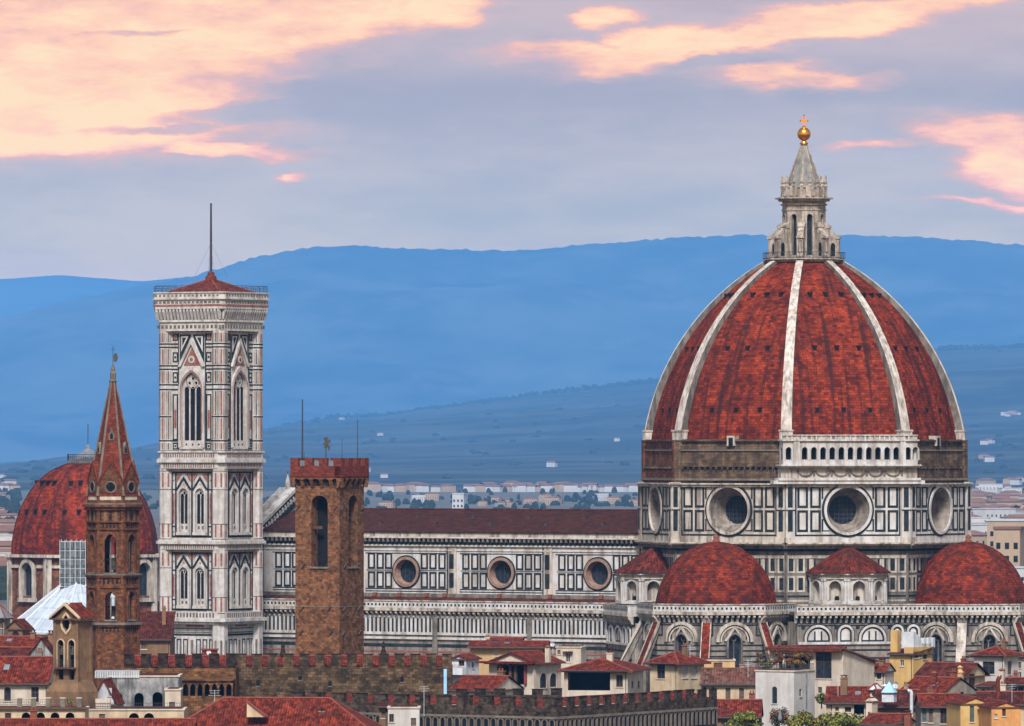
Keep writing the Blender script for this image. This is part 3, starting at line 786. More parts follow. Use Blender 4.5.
# --- parapet on a corbel table, shared by tribunes, sacristies and aisles
def gallery_run(b, fr, u0, u1, zt, d=0.0, over=.95, pitch=1.06, k=.1785):
    zb1 = zt - 8 * k; zb2 = zt - 11 * k; zb3 = zt - 19.5 * k
    b.box(fr, u0, u1, d - .6, d + over, zb1 + .02, zt, 'marble_white')
    b.box(fr, u0 - .05, u1 + .05, d - .7, d + over + .14, zt - .22, zt, 'marble')
    b.box(fr, u0 - .05, u1 + .05, d - .7, d + over + .16, zb2, zb1, 'marble')
    n = max(1, round((u1 - u0) / .83))
    for i in range(n):
        u = u0 + (u1 - u0) * (i + .5) / n
        b.inlay(fr, u - .17, u + .17, zb1 + .42, zb1 + .82, d + over, 'green_marble')
    b.box(fr, u0, u1, d - .5, d + .06, zb3, zb2, 'green_marble')  # dark band put behind the corbels for the shade in their gaps
    n = max(1, round((u1 - u0) / pitch))
    for i in range(n + 1):
        u = u0 + (u1 - u0) * i / n
        pr = [(d - .1, zb3 + .1), (d + .2, zb3 + .1), (d + over * .55, zb3 + .75), (d + over, zb2 - .45), (d + over, zb2), (d - .1, zb2)]
        f2 = fr.sub(u, 0, -90)      # profile plane
        b.prism(Fr(*fr.p(u, 0, 0)[:2], fr.phi - 90), pr, -.2, .2, 'marble')
    for i in range(n):
        u = u0 + (u1 - u0) * (i + .5) / n; hw = (u1 - u0) / n / 2
        b.prism(fr, [(u - hw, zb2), (u - hw, zb2 - .34), (u - hw * .55, zb2 - .12), (u, zb2 - .04), (u + hw * .55, zb2 - .12), (u + hw, zb2 - .34), (u + hw, zb2)], d + over - .3, d + over - .02, 'marble')
def stripes(b, fr, u0, u1, d, bands, mat='green_marble'):
    for z0_, z1_ in bands: b.inlay(fr, u0, u1, z0_, z1_, d, mat, .04)

# --- tribunes
def tribune(a, dist, first):
    c = pol(a, dist); Dt = c[1]
    kk = (Dt - 12) / FPX
    zt = PZ(604, Dt - 13); ztop = PZ(541.5, Dt)
    Rt, Rw = 11.1, 13.3
    corner = [a - 112.5 + 45 * i for i in range(6)]     # the east-facing half and a bit
    w_ = MB()
    pc = lambda ang, r, z: (c[0] + r * math.sin(RAD(ang)), c[1] - r * math.cos(RAD(ang)), z)
    hw = Rw * math.sin(RAD(22.5)); ap = Rw * math.cos(RAD(22.5))
    zw = zt - 19.5 * kk                                 # wall head under the corbels
    zs = PZ(641, Dt - 12.5)
    par = MB(); wins = []
    for i in range(5):
        f = corner[i] + 22.5; fr = Fr(c[0] + ap * math.sin(RAD(f)), c[1] - ap * math.cos(RAD(f)), f)
        ho = arch(0, 8, 2.25, PZ(641.5, Dt - 12), PZ(634.5, Dt - 12), 6)
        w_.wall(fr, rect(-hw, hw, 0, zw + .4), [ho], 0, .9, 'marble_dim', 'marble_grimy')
        w_.ring(fr, arch(0, zs - .2, 6.9, zs, zs + 3.4, 10), arch(0, zs - .2, 5.7, zs, zs + 2.85, 10), -.05, .38, 'marble', closed=False)
        w_.ring(fr, arch(0, zs - .2, 5.72, zs, zs + 2.86, 10), arch(0, zs - .2, 5.25, zs, zs + 2.62, 10), -.05, .12, 'green_marble', closed=False)
        w_.ring(fr, arch(0, zs - .2, 5.27, zs, zs + 2.63, 10), arch(0, zs - .2, 4.7, zs, zs + 2.35, 10), -.05, .2, 'marble', closed=False)
        # gothic surround with a steep gable
        w_.ring(fr, arch(0, 8, 3.0, PZ(641.5, Dt - 12), PZ(632, Dt - 12), 6), arch(0, 8, 2.25, PZ(641.5, Dt - 12), PZ(634.5, Dt - 12), 6), -.05, .3, 'marble_grimy', closed=False)
        w_.prism(fr, [(-1.9, zs), (-1.5, zs), (0, zs + 2.1), (1.5, zs), (1.9, zs), (0, zs + 2.75)], -.05, .34, 'marble')
        for s_ in (-1, 1):
            w_.panel(fr, s_ * 4.55, PZ(630, Dt - 12), 1.3, 2.2, 0, .26, 'green_marble', None, .06)
            w_.panel(fr, s_ * 2.55, PZ(636, Dt - 12), 1.0, 1.2, 0, .2, 'green_marble')
        stripes(w_, fr, -hw, -1.55, 0, [(PZ(y + .8, Dt - 12), PZ(y - .8, Dt - 12)) for y in (645.5, 651, 656.5, 662, 668, 676)])
        stripes(w_, fr, 1.55, hw, 0, [(PZ(y + .8, Dt - 12), PZ(y - .8, Dt - 12)) for y in (645.5, 651, 656.5, 662, 668, 676)])
        stripes(w_, fr, -hw, hw, 0, [(PZ(626, Dt - 12), PZ(624.4, Dt - 12))])
        wins.append((fr, Dt))
        hw2 = hw + .35
        gallery_run(par, fr, -hw2, hw2, zt, 0, .85, 1.0, kk)
    w_.polyprism([pc(x, Rw + .2, 0)[:2] for x in corner] , zt - 1.9, zt - 1.3, 'marble_grimy')
    tr = w_.build('tribune_wall', cath)
    par.build('parapet', tr)
    for fr, D_ in wins:
        b = MB()
        b.face([fr.p(u, -.85, z) for u, z in arch(0, 8, 2.3, PZ(641.5, D_ - 12), PZ(634.3, D_ - 12), 6)], 'glass_dark')
        b.box(fr, -.11, .11, -.8, -.45, 8, PZ(640, D_ - 12), 'marble_grimy')
        b.ring(fr, circ(0, PZ(638.6, D_ - 12), .55, 12), circ(0, PZ(638.6, D_ - 12), .32, 12), -.8, -.45, 'marble_grimy')
        b.build('gothic_window', tr)
    for i in range(1, 5):       # tiled raking spurs at the corners
        ang = corner[i]; b = MB(); fr = Fr(*pc(ang, 0, 0)[:2], ang - 90)
        za, zb = PZ(624.5, Dt - 13), PZ(667, Dt - 16)
        b.prism(fr, [(12.6, za), (13.6, za), (17.3, zb), (17.3, 0), (16.2, 0), (16.2, zb - .5), (13.1, za - 1.1), (12.6, za - 1.1)], -.5, .5, 'marble_dim')
        b.prism(fr, [(13.3, za + .25), (13.6, za + .25), (17.55, zb - .25), (17.55, zb - .6), (13.4, za - .3)], -.72, .72, 'marble' if (a > 0 and i == 1) else 'tribune_tile')
        for s_ in (-1, 1): b.prism(fr, [(13.3, za + .42), (13.65, za + .42), (17.6, zb - .1), (17.6, zb - .6), (13.4, za - .3)], s_ * .78 - .07, s_ * .78 + .07, 'marble')
        b.build('raking_spur', tr)
    d_ = MB(); n = 22
    H = ztop - (zt - 1.4)
    for q in range(8):
        a0 = a - 22.5 + 45 * q
        vv = 0
        for j in range(n):
            t0, t1 = j / n, (j + 1) / n
            # slightly pointed section
            def rz(t_):
                ang = t_ * math.pi / 2
                return Rt * (math.cos(ang) ** 1.0 * .95 + .05 * (1 - t_)), zt - 1.4 + H * math.sin(ang) ** 1.06
            (ra, za), (rb, zb) = rz(t0), rz(t1)
            dv = math.hypot(rb - ra, zb - za)
            m = 3
            for s_ in range(m):
                f0, f1 = s_ / m, (s_ + 1) / m
                def rr(f_, r): # chord point, eased a little towards the round
                    ch = r * math.cos(RAD(22.5)) / math.cos(RAD(45 * f_ - 22.5)); return ch * .55 + r * .45
                ws = r_ = 2 * Rt * math.sin(RAD(22.5))
                P = [pc(a0 + 45 * f0, rr(f0, ra), za), pc(a0 + 45 * f1, rr(f1, ra), za), pc(a0 + 45 * f1, rr(f1, rb), zb), pc(a0 + 45 * f0, rr(f0, rb), zb)]
                wa, wb = 2 * ra * math.sin(RAD(22.5)), 2 * rb * math.sin(RAD(22.5))
                d_.face(P, 'tribune_tile', uv=[(q * 20 + (f0 - .5) * wa, vv), (q * 20 + (f1 - .5) * wa, vv), (q * 20 + (f1 - .5) * wb, vv + dv), (q * 20 + (f0 - .5) * wb, vv + dv)])
            vv += dv
    do = d_.build('tribune_dome', cath)
    b = MB(); b.lathe(c[0], c[1], [(.75, ztop - .5), (.62, ztop + .25), (.35, ztop + .45), (.55, ztop + .8), (.3, ztop + 1.15), (0, ztop + 1.3)], 12, 'terracotta'); b.build('finial', do, True)
tribune(PHI, 32.8, True)
tribune(PHI + 90, 33.9, False)
tribune(PHI + 180, 33.0, False)

# --- exedrae on the diagonal faces, with the sacristy front below
def exedra(a, dist=28.2):
    c = pol(a, dist); Dt = c[1]
    zr0, zr1 = PZ(573.5, Dt - 6), PZ(546.5, Dt)
    zb, zw = PZ(605, Dt - 6), PZ(576.5, Dt - 6)
    r = 6.75
    N = 5; base = MB(); hw = r * math.tan(RAD(18))
    for i in range(5):
        f = a + (i - 2) * 36
        fr = Fr(c[0] + r * math.sin(RAD(f)), c[1] - r * math.cos(RAD(f)), f)
        base.wall(fr, rect(-hw, hw, zb - 3, zw), [arch(0, PZ(600.5, Dt - 6), 2.3, PZ(587.5, Dt - 6), PZ(581, Dt - 6), 6)], 0, 1.1, 'marble_white', 'marble')
        base.ring(fr, arch(0, PZ(600.5, Dt - 6), 3.0, PZ(587.5, Dt - 6), PZ(579.6, Dt - 6), 6), arch(0, PZ(600.5, Dt - 6), 2.28, PZ(587.5, Dt - 6), PZ(581, Dt - 6), 6), -.03, .22, 'marble_white', closed=False)
        base.box(fr, -hw, hw, -.2, .28, PZ(604, Dt - 6), PZ(601, Dt - 6), 'marble_white')
        for s_ in (-1, 1):      # paired half columns
            q = fr.p(s_ * (hw - .28), .05, 0)
            base.lathe(q[0], q[1], [(.24, PZ(601, Dt - 6)), (.22, PZ(582, Dt - 6)), (.36, PZ(580.5, Dt - 6)), (.36, PZ(579.3, Dt - 6))], 8, 'marble_white')
        base.box(fr, -hw - .1, hw + .1, -.5, .32, PZ(579, Dt - 6), PZ(577.6, Dt - 6), 'marble')
    pg = lambda rr: [(c[0] + rr * math.sin(RAD(a - 90 + 36 * i)) / 1.0, c[1] - rr * math.cos(RAD(a - 90 + 36 * i))) for i in range(6)]
    base.polyprism(pg(7.35), PZ(576.8, Dt - 6), PZ(574.8, Dt - 6), 'marble'); base.polyprism(pg(7.7), PZ(574.8, Dt - 6), PZ(573.6, Dt - 6), 'marble_white')
    ex = base.build('exedra', cath)
    b = MB()
    for i in range(5):
        f = a + (i - 2) * 36; fr = Fr(c[0] + r * math.sin(RAD(f)), c[1] - r * math.cos(RAD(f)), f)
        b.face([fr.p(u, -1.0, z) for u, z in arch(0, PZ(601, Dt - 6), 2.5, PZ(587.5, Dt - 6), PZ(580, Dt - 6), 6)], 'marble')
        b.prism(fr, arch(0, PZ(600.4, Dt - 6), .7, PZ(598, Dt - 6), PZ(596, Dt - 6), 3), -1.05, -.5, 'void_dark') if i in (1, 2, 3) else None
    b.build('niche', ex)
    b = MB(); b.lathe(c[0], c[1], [(7.75, zr0), (7.7, zr0 + .2), (5.1, zr0 + 1.9), (2.4, zr0 + 3.75), (.3, zr1)], 20, 'exedra_tile', a - 100, a + 100, cap=False)
    b.build('exedra_roof', ex)
    # sacristy front under the exedra
    ap = 35.7; q = pol(a, ap); fr = Fr(q[0], q[1], a); Dq = q[1]; k_ = Dq / FPX
    zt = PZ(604, Dq); W = 11.6
    s = MB(); zw = zt - 19.5 * k_; zs = PZ(640, Dq)
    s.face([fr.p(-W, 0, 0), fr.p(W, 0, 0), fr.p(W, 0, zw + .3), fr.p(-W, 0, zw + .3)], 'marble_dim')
    for s_ in (-1, 1): s.face([fr.p(s_ * W, 0, 0), fr.p(s_ * W, -9, 0), fr.p(s_ * W, -9, zw + .3), fr.p(s_ * W, 0, zw + .3)], 'marble')
    for u, wd in ((-7.8, 5.1), (-2.7, 3.0), (2.3, 5.1), (6.9, 2.4), (9.9, 2.5)):
        if not wd: continue
        zt_a = zs + 2.75; zsp = zt_a - wd / 2
        s.ring(fr, arch(u, zs - .3, wd, zsp, zt_a, 8), arch(u, zs - .3, wd - .8, zsp, zt_a - .4, 8), -.05, .3, 'marble_white', closed=False)
        s.ring(fr, arch(u, zs - .3, wd - .8, zsp, zt_a - .4, 8), arch(u, zs, wd - 1.4, zsp, zt_a - .7, 8), -.05, .1, 'green_marble', closed=True)
        s.tess([fr.p(x, .03, z) for x, z in arch(u, zs - .3, wd - 1.1, zsp, zt_a - .55, 8)], 'marble_white')
        s.ring(fr, arch(u, zs - .3, wd + .4, zsp, zt_a + .2, 8), arch(u, zs - .3, wd, zsp, zt_a, 8), -.05, .08, 'green_marble', closed=False)
        if wd > 4:
            for x in (-.62, .62): s.inlay(fr, u + x - .14, u + x + .14, zs, zs + 1.6, 0, 'green_marble', .08)
        s.panel(fr, u - wd / 2 - .2, zs + 2.3, .7, .7, 0, .18, 'green_marble', 'green_marble')
    s.box(fr, -W, W, -.1, .35, zs - .75, zs - .3, 'marble_white')
    stripes(s, fr, -W, W, 0, [(PZ(y + .9, Dq), PZ(y - .9, Dq)) for y in (650, 658, 668)])
    s.inlay(fr, -W, W, PZ(626, Dq), PZ(624.6, Dq), 0, 'green_marble')
    for x in range(-5, 6): s.panel(fr, x * 2.05, PZ(662.8, Dq), 1.2, 1.5, 0, .24, 'green_marble')
    s.box(fr, -W, W, -9, 0.0, zt - 2.0, zt - 1.4, 'marble_grimy')
    so = s.build('sacristy_front', cath)
    g = MB(); gallery_run(g, fr, -W - .4, W + .4, zt, 0, .9, 1.06, k_); g.build('parapet', so)
exedra(PHI + 45)
exedra(PHI - 45)

# --- nave: clerestory and aisle
NAV = Fr(CX, CY, PHI)           # u east, d south
LW = -111.0                     # west end
nC, nA = 11.5, 21.0
def zn(py): return PZ(py, CY - nC * NAV.c + 58 * .485)
def zai(py): return PZ(py, CY - nA * NAV.c + 58 * .485)
cl = MB()
zE = zn(533); 
BAY = 20.9; WIN = [-37.1 - BAY * i for i in range(4)]
zo = zn(573.0)
cl.wall(NAV, rect(LW, -26, zn(600), zE), [circ(u, zo, 2.35, 30) for u in WIN], nC, .05, 'marble_white')
for u in WIN:
    cl.ring(NAV, circ(u, zo, 2.36, 30), circ(u, zo, 2.05, 30), nC - .3, nC, 'ring_stone', din=nC - 1.2)
    cl.ring(NAV, circ(u, zo, 2.85, 30), circ(u, zo, 2.34, 30), nC - .2, nC + .3, 'ring_stone')
    cl.ring(NAV, circ(u, zo, 3.15, 30), circ(u, zo, 2.83, 30), nC - .2, nC + .1, 'green_marble')
    for z in (zn(562), zn(581)):
        for x in (-7.75, -5.8, -3.95, 4.0, 5.9, 7.9):
            cl.panel(NAV, u + x, z, 1.62, 3.1, nC, .38, 'green_marble')
        cl.panel(NAV, u + 10.05, z, .95, 2.75, nC + .12, .3, 'green_marble', 'green_marble', .06)
    for y in (554.2, 571.5, 590.2, 592.6):
        cl.inlay(NAV, u - 9.1, u + 8.95, zn(y + .5), zn(y - .5), nC, 'green_marble') if y != 571.5 else [cl.inlay(NAV, u + s_ * 6 - 2.9, u + s_ * 6 + 2.9, zn(y + .4), zn(y - .4), nC, 'green_marble', .03) for s_ in (-1, 1)]
    cl.box(NAV, u + 9.1, u + 11.1, nC - .2, nC + .12, zn(600), zn(547), 'marble')
    cl.inlay(NAV, u + 9.0, u + 9.25, zn(600), zn(546), nC + .12, 'green_marble')
for z0_, z1_, d_, m in ((537.5, 533, .8, 'marble'), (538.8, 537.5, 1.0, 'marble_white'), (545, 538.8, .3, 'green_marble'), (547, 545.5, .35, 'marble_white'), (551.5, 550.3, .16, 'marble_white')):  # dark band and the corbels below carry the cornice's shade in their colour
    cl.box(NAV, LW, -26, nC - .4, nC + d_, zn(z0_), zn(z1_), m)
n = 84
for i in range(n):
    u = LW + 84 * (i + .5) / n
    cl.box(NAV, u - .2, u + .2, nC + .25, nC + .95, zn(542.5), zn(539), 'marble_grimy')
cl.box(NAV, LW, -26, nC - .3, nC + .5, zn(598.5), zn(594.5), 'marble_grimy')
for u in (-100, -92, -85.5, -80, -74, -70, -58, -47, -36):
    cl.box(NAV, u - .35, u + .35, nC + .2, nC + 1.0, zn(598), zn(594), 'terracotta')
# north side and gable closing
cl.face([NAV.p(LW, -nC, 0), NAV.p(-26, -nC, 0), NAV.p(-26, -nC, zE), NAV.p(LW, -nC, zE)], 'marble')
cl_o = cl.build('clerestory_wall', cath)
for u in WIN:
    b = MB(); b.face([NAV.p(x, nC - 1.18, z) for x, z in circ(u, zo, 2.15, 28)], 'glass_dark')
    for i in (-1, 0, 1): b.box(NAV, u + i * .9 - .04, u + i * .9 + .04, nC - 1.17, nC - 1.1, zo - 1.7, zo + 1.7, 'iron')
    b.build('round_window', cl_o)
b = MB(); zR = PZ(510, CY + 28); oh = 12.6; zEv = zn(532.6)
b.face([NAV.p(LW, oh, zEv), NAV.p(-24, oh, zEv), NAV.p(-24, 0, zR), NAV.p(LW, 0, zR)], 'nave_tile')
b.face([NAV.p(LW, -oh, zEv), NAV.p(LW, 0, zR), NAV.p(-24, 0, zR), NAV.p(-24, -oh, zEv)], 'nave_tile')
b.face([NAV.p(LW, oh, zEv - .05), NAV.p(-24, oh, zEv - .05), NAV.p(-24, -oh, zEv - .05), NAV.p(LW, -oh, zEv - .05)], 'marble_grimy')
b.tube(NAV.p(LW, 0, zR), NAV.p(-24, 0, zR), .22, 'roof_tile_dark', 6)
for i in range(14):
    u = LW + 6 + i * 6.1; t_ = .35 + .3 * (i % 2)
    b.box(NAV, u - .3, u + .3, oh * t_ - .4, oh * t_ + .4, zEv + (zR - zEv) * (1 - t_) - .2, zEv + (zR - zEv) * (1 - t_) + .35, 'iron')
b.build('nave_roof', cath)
# aisle
a_ = MB(); zt = zai(601); kA = (CY - 2) / FPX
a_.face([NAV.p(LW, nA, 0), NAV.p(-20, nA, 0), NAV.p(-20, nA, zt - 2), NAV.p(LW, nA, zt - 2)], 'marble_dim')
a_.box(NAV, LW, -20, nA - .2, nA + .10, zai(634.5), zai(617.5), 'green_marble')
n = 98
for i in range(n + 1):
    u = LW + (89.5) * i / n
    a_.box(NAV, u - .23, u + .23, nA, nA + .2, zai(633.5), zai(618.5), 'marble_white')
a_.box(NAV, LW, -20, nA, nA + .26, zai(636), zai(633.3), 'marble_white'); a_.box(NAV, LW, -20, nA, nA + .26, zai(618.6), zai(616.4), 'marble_white')
for z0_, z1_, m in ((642.5, 641, 'marble_grimy'), (648.2, 645, 'green_marble'), (653.5, 652, 'red_marble'), (661, 657.5, 'green_marble'), (668, 666, 'green_marble'), (676, 674, 'green_marble')):
    a_.inlay(NAV, LW, -20, zai(z0_), zai(z1_), nA, m, .06)
a_.box(NAV, LW, -20, nA - .2, nA + .32, zai(640.5), zai(638.2), 'marble_white')
for u in (-66.5, -46, -87):      # flat pilaster strips
    a_.box(NAV, u - .5, u + .5, nA - .1, nA + .42, 0, zai(614), 'marble_grimy')
a_.face([NAV.p(LW, nA + .1, zt - 2.2), NAV.p(-20, nA + .1, zt - 2.2), NAV.p(-20, nC, zn(597.5)), NAV.p(LW, nC, zn(597.5))], 'roof_tile_dark')
ai = a_.build('aisle_wall', cath)
g = MB(); gallery_run(g, NAV, LW, -21.5, zt, nA, .9, 1.06, kA); g.build('parapet', ai)
# west front rising over the roof, seen from behind
f = MB(); DW = CY + 53
zpk, zlo = PZ(488.5, DW), PZ(526, DW)
def g_pts(o, lo): return [(-13.2 - o, lo), (13.2 + o, lo), (13.2 + o, zlo + .3), (0, zpk + o), (-13.2 - o, zlo + .3)]
WF = Fr(*NAV.p(LW - 1.5, 0, 0)[:2], PHI + 90)      # faces east; u runs north
f.prism(WF, g_pts(0, 0), -2.2, 1.2, 'marble')
for dz, dd, m in ((0, 1.55, 'marble_white'), (-1.0, 1.45, 'green_marble'), (-1.7, 1.4, 'marble_white'), (-2.9, 1.36, 'green_marble')):
    for s_ in (-1, 1):
        f.prism(WF, [(s_ * 13.4, zlo + dz), (0, zpk + dz + .2), (0, zpk + dz - .5), (s_ * 13.4, zlo + dz - .7)], -2.4 if dz == 0 else 1.0, dd, m)
for i in range(13):
    for s_ in (-1, 1):
        u = s_ * (1 + i * .95); z = zpk + (zlo - zpk) * abs(u) / 13.2
        f.box(WF, u - .25, u + .25, 1.1, 1.5, z - 1.6, z - 1.05, 'marble_white')
        f.box(WF, u - .3, u + .3, -1.2, -.4, z - .2, z + .75, 'marble_white')
        f.box(WF, u - .28, u + .28, 1.1, 1.42, z - 2.85, z - 2.0, 'green_marble')
f.box(WF, -22, 22, -2.2, 1.0, 0, zai(603), 'marble')
for u in (-11.8, 0): f.lathe(*WF.p(u, -.5, 0)[:2], [(.5, (zpk if u == 0 else zlo) - 1), (.5, (zpk if u == 0 else zlo) + 1.2), (0, (zpk if u == 0 else zlo) + 3.0)], 6, 'marble')
f.tube(WF.p(0, -.5, zpk + 1), WF.p(0, -.5, PZ(471, DW)), .07, 'iron', 5)
f.build('facade_gable', cath)
# ---------------------------------------------------------------- campanile
BD = 1275.0
BX, BY = PX(211, BD), BD
def zt_(py): return PZ(py, BD - 6)
camp = thing('bell_tower', 'square marble bell tower with pink and green inlay, three window storeys and low red roof', 'bell tower', (BX, BY, 0))
HB, TC, TR = 6.35, 5.92, 1.5
shaft = MB(); win = []
LV = dict(top=322, s3=451, s2=541, s1=613)
faces = [Fr(BX, BY, PHI + 90 * q) for q in range(4)]
body = MB()
for q, f0 in enumerate(faces):
    fr = f0.sub(0, HB)
    b = MB()
    # --- upper storey, one tall three-light window
    o3 = arch(0, zt_(447.5), 4.5, zt_(389.5), zt_(372), 8)
    b.wall(fr, rect(-5.2, 5.2, zt_(456), zt_(322)), [o3], 0, .6, 'marble_tower')
    b.ring(fr, arch(0, zt_(447.5), 5.75, zt_(389.5), zt_(366), 8), arch(0, zt_(447.5), 4.5, zt_(389.5), zt_(372), 8), -.05, .35, 'marble_tower', closed=False)
    b.ring(fr, arch(0, zt_(440), 4.95, zt_(389.5), zt_(370), 8), arch(0, zt_(440), 4.65, zt_(389.5), zt_(371.3), 8), .2, .39, 'red_marble', closed=False)
    # tracery
    trac = rect(-2.25, 2.25, zt_(447.5), zt_(371))
    lights = [arch(x, zt_(440.5), 1.06, zt_(390), zt_(386.5), 3) for x in (-1.32, 0, 1.32)]
    b.wall(fr, arch(0, zt_(447.5), 4.5, zt_(389.5), zt_(372), 8), lights + [circ(x, z, .30, 8) for x, z in ((-.75, zt_(383)), (.75, zt_(383)), (0, zt_(378.5)))], -.28, .12, 'marble_tower')
    b.ring(fr, circ(0, zt_(380.8), 1.5, 14), circ(0, zt_(380.8), 1.35, 14), -.3, -.22, 'marble_grimy')
    for x in (-.66, .66):
        b.box(fr, x - .13, x + .13, -.4, -.2, zt_(441), zt_(389), 'marble_tower')
    b.box(fr, -2.3, 2.3, -.5, -.2, zt_(447.5), zt_(440.8), 'marble_tower')
    for x in (-1.4, 0, 1.4): b.inlay(fr, x - .16, x + .16, zt_(445.4), zt_(443.6), -.2, 'green_marble')
    b.box(fr, -2.6, 2.6, -.3, .3, zt_(449), zt_(447.4), 'marble_tower')
    # steep gable over the window
    b.prism(fr, [(-2.95, zt_(366.5)), (-2.35, zt_(366.5)), (0, zt_(344)), (2.35, zt_(366.5)), (2.95, zt_(366.5)), (0, zt_(338))], -.05, .42, 'marble_tower')
    b.prism(fr, [(-1.75, zt_(365)), (0, zt_(348)), (1.75, zt_(365))], -.05, .12, 'red_marble')
    b.prism(fr, circ(0, zt_(359.5), .72, 12), -.05, .24, 'marble_tower'); b.prism(fr, circ(0, zt_(359.5), .34, 10), .1, .28, 'marble_grimy')
    for s_ in (-1, 1):
        b.prism(fr, [(s_ * 2.75, zt_(363)), (s_ * 2.75, zt_(334.3)), (s_ * .3, zt_(334.3)), (s_ * .3, zt_(337.5))], -.05, .05, 'green_marble')
        b.prism(fr, [(s_ * 2.45, zt_(352)), (s_ * 2.45, zt_(336)), (s_ * .75, zt_(336))], -.05, .10, 'marble_white')
        b.prism(fr, [(s_ * 2.1, zt_(345.5)), (s_ * 2.1, zt_(337.5)), (s_ * 1.2, zt_(337.5))], -.05, .14, 'green_marble')
        # panel strips beside the window
        for y0, y1, m in ((352, 362, None), (372, 382.5, None), (394, 440, 1), (442.5, 449.5, None), (333.5, 340.5, 'r')):
            b.panel(fr, s_ * 3.75, (zt_(y0) + zt_(y1)) / 2, 1.15, zt_(y0) - zt_(y1), 0, .24, 'green_marble', None, .06)
            if m: b.inlay(fr, s_ * 3.75 - .2, s_ * 3.75 + .2, zt_(428 if m == 1 else 339.7), zt_(410 if m == 1 else 334.2), 0, 'red_marble', .07)
            if y0 in (352, 372, 442.5):
                b.prism(fr, circ(s_ * 3.75, (zt_(y0) + zt_(y1)) / 2, .22, 6), -.05, .07, 'green_marble')
        b.inlay(fr, s_ * 3.03 - .1, s_ * 3.03 + .1, zt_(450), zt_(333), 0, 'green_marble', .06)
    for y in (343.7, 347, 365.5, 369, 384.5, 389.3, 440.6, 451):
        for s_ in (-1, 1):
            a_, c_ = sorted((s_ * 3.0, s_ * 5.2)); b.inlay(fr, a_, c_, zt_(y + .7), zt_(y - .6), 0, 'green_marble', .09)
    b.inlay(fr, -5.2, 5.2, zt_(331.8), zt_(330.4), 0, 'red_marble', .06)
    for i in range(9): b.inlay(fr, -4.6 + i * 1.15 - .2, -4.6 + i * 1.15 + .2, zt_(331.9), zt_(330.2), 0, 'green_marble', .08)
    b.inlay(fr, -5.2, 5.2, zt_(323.6), zt_(322.3), 0, 'green_marble', .08)
    # --- the two double-light storeys
    for y0, y1, yg, ya, yl0, yl1, ysill in ((471.5, 537.4, 476.5, 488, 495.5, 523.8, 533.5), (552.3, 610.6, 554.8, 567, 572.7, 598.8, 607)):
        holes = [arch(x, zt_(ysill - 1.5), 1.95, zt_(ya + 6), zt_(ya + .3), 6) for x in (-1.83, 1.83)]
        b.wall(fr, rect(-5.2, 5.2, zt_(y1 + 5), zt_(y0 - 6)), holes, 0, .45, 'marble_tower', 'marble_tower')
        # outer dark frame
        b.panel(fr, 0, (zt_(y0) + zt_(y1)) / 2, 9.3, zt_(y0) - zt_(y1), 0, 0.3, 'green_marble', None, .08) if False else b.panel(fr, 0, (zt_(y0) + zt_(y1)) / 2, 9.3, zt_(y0) - zt_(y1) if zt_(y0) > zt_(y1) else 0, 0, .34, 'green_marble', None, .08)
        for x in (-3.62, 0, 3.62): b.inlay(fr, x - .17, x + .17, zt_(y1), zt_(y0), 0, 'green_marble', .07)
        for s_ in (-1, 1):
            for y in (y0 + 18, y1 - 11): 
                a_, c_ = sorted((s_ * 3.6, s_ * 4.6)); b.inlay(fr, a_, c_, zt_(y + .6), zt_(y - .6), 0, 'green_marble', .07)
            b.inlay(fr, s_ * 4.12 - .17, s_ * 4.12 + .17, zt_(y1 - 14), zt_(y0 + 22), 0, 'red_marble', .06)
            for y in (y0 + 9, y1 - 5.5): b.prism(fr, circ(s_ * 4.12, zt_(y), .16, 4), -.05, .07, 'red_marble')
        for x in (-1.83, 1.83):
            b.ring(fr, arch(x, zt_(ysill), 2.75, zt_(ya + 6), zt_(ya - 3), 6), arch(x, zt_(ysill), 1.95, zt_(ya + 6), zt_(ya + .3), 6), -.05, .26, 'marble_tower', closed=False)
            lg = [arch(x + e, zt_(yl1), .78, zt_(yl0 + 1), zt_(yl0 - 2), 3) for e in (-.46, .46)]
            b.wall(fr, arch(x, zt_(ysill - 1.5), 1.95, zt_(ya + 6), zt_(ya + .3), 6), lg + [circ(x, zt_(ya + 5.2), .3, 8)], -.18, .1, 'marble_tower')
            b.box(fr, x - .07, x + .07, -.3, -.1, zt_(yl1), zt_(yl0 + 1), 'marble_tower')
            for e in (-.45, .45): b.inlay(fr, x + e - .2, x + e + .2, zt_(yl1 + 5.2), zt_(yl1 + 2.2), -.18, 'marble_grimy')
            b.box(fr, x - 1.5, x + 1.5, -.1, .42, zt_(ysill + 1.6), zt_(ysill - 1.2), 'marble_tower')
            # gable with green steps and red corner triangles
            b.prism(fr, [(x - 1.72, zt_(yg + 13)), (x - 1.35, zt_(yg + 13)), (x, zt_(yg + 3)), (x + 1.35, zt_(yg + 13)), (x + 1.72, zt_(yg + 13)), (x, zt_(yg))], -.05, .2, 'green_marble')
            b.prism(fr, circ(x, zt_(yg + 8.5), .2, 6), -.05, .1, 'red_marble')
            for s_ in (-1, 1): b.prism(fr, [(x + s_ * 1.5, zt_(yg - 2.7)), (x + s_ * .45, zt_(yg - 2.7)), (x + s_ * 1.5, zt_(yg + 5.5))], -.05, .08, 'red_marble')
    # base storey
    b.face([fr.p(-5.2, 0, 0), fr.p(5.2, 0, 0), fr.p(5.2, 0, zt_(615.5)), fr.p(-5.2, 0, zt_(615.5))], 'marble_white')
    for y in (628.5, 632.5): b.inlay(fr, -5.2, 5.2, zt_(y + .6), zt_(y - .6), 0, 'marble_grimy', .05)
    b.inlay(fr, -5.2, 5.2, zt_(635.6), zt_(633.8), 0, 'green_marble', .08)
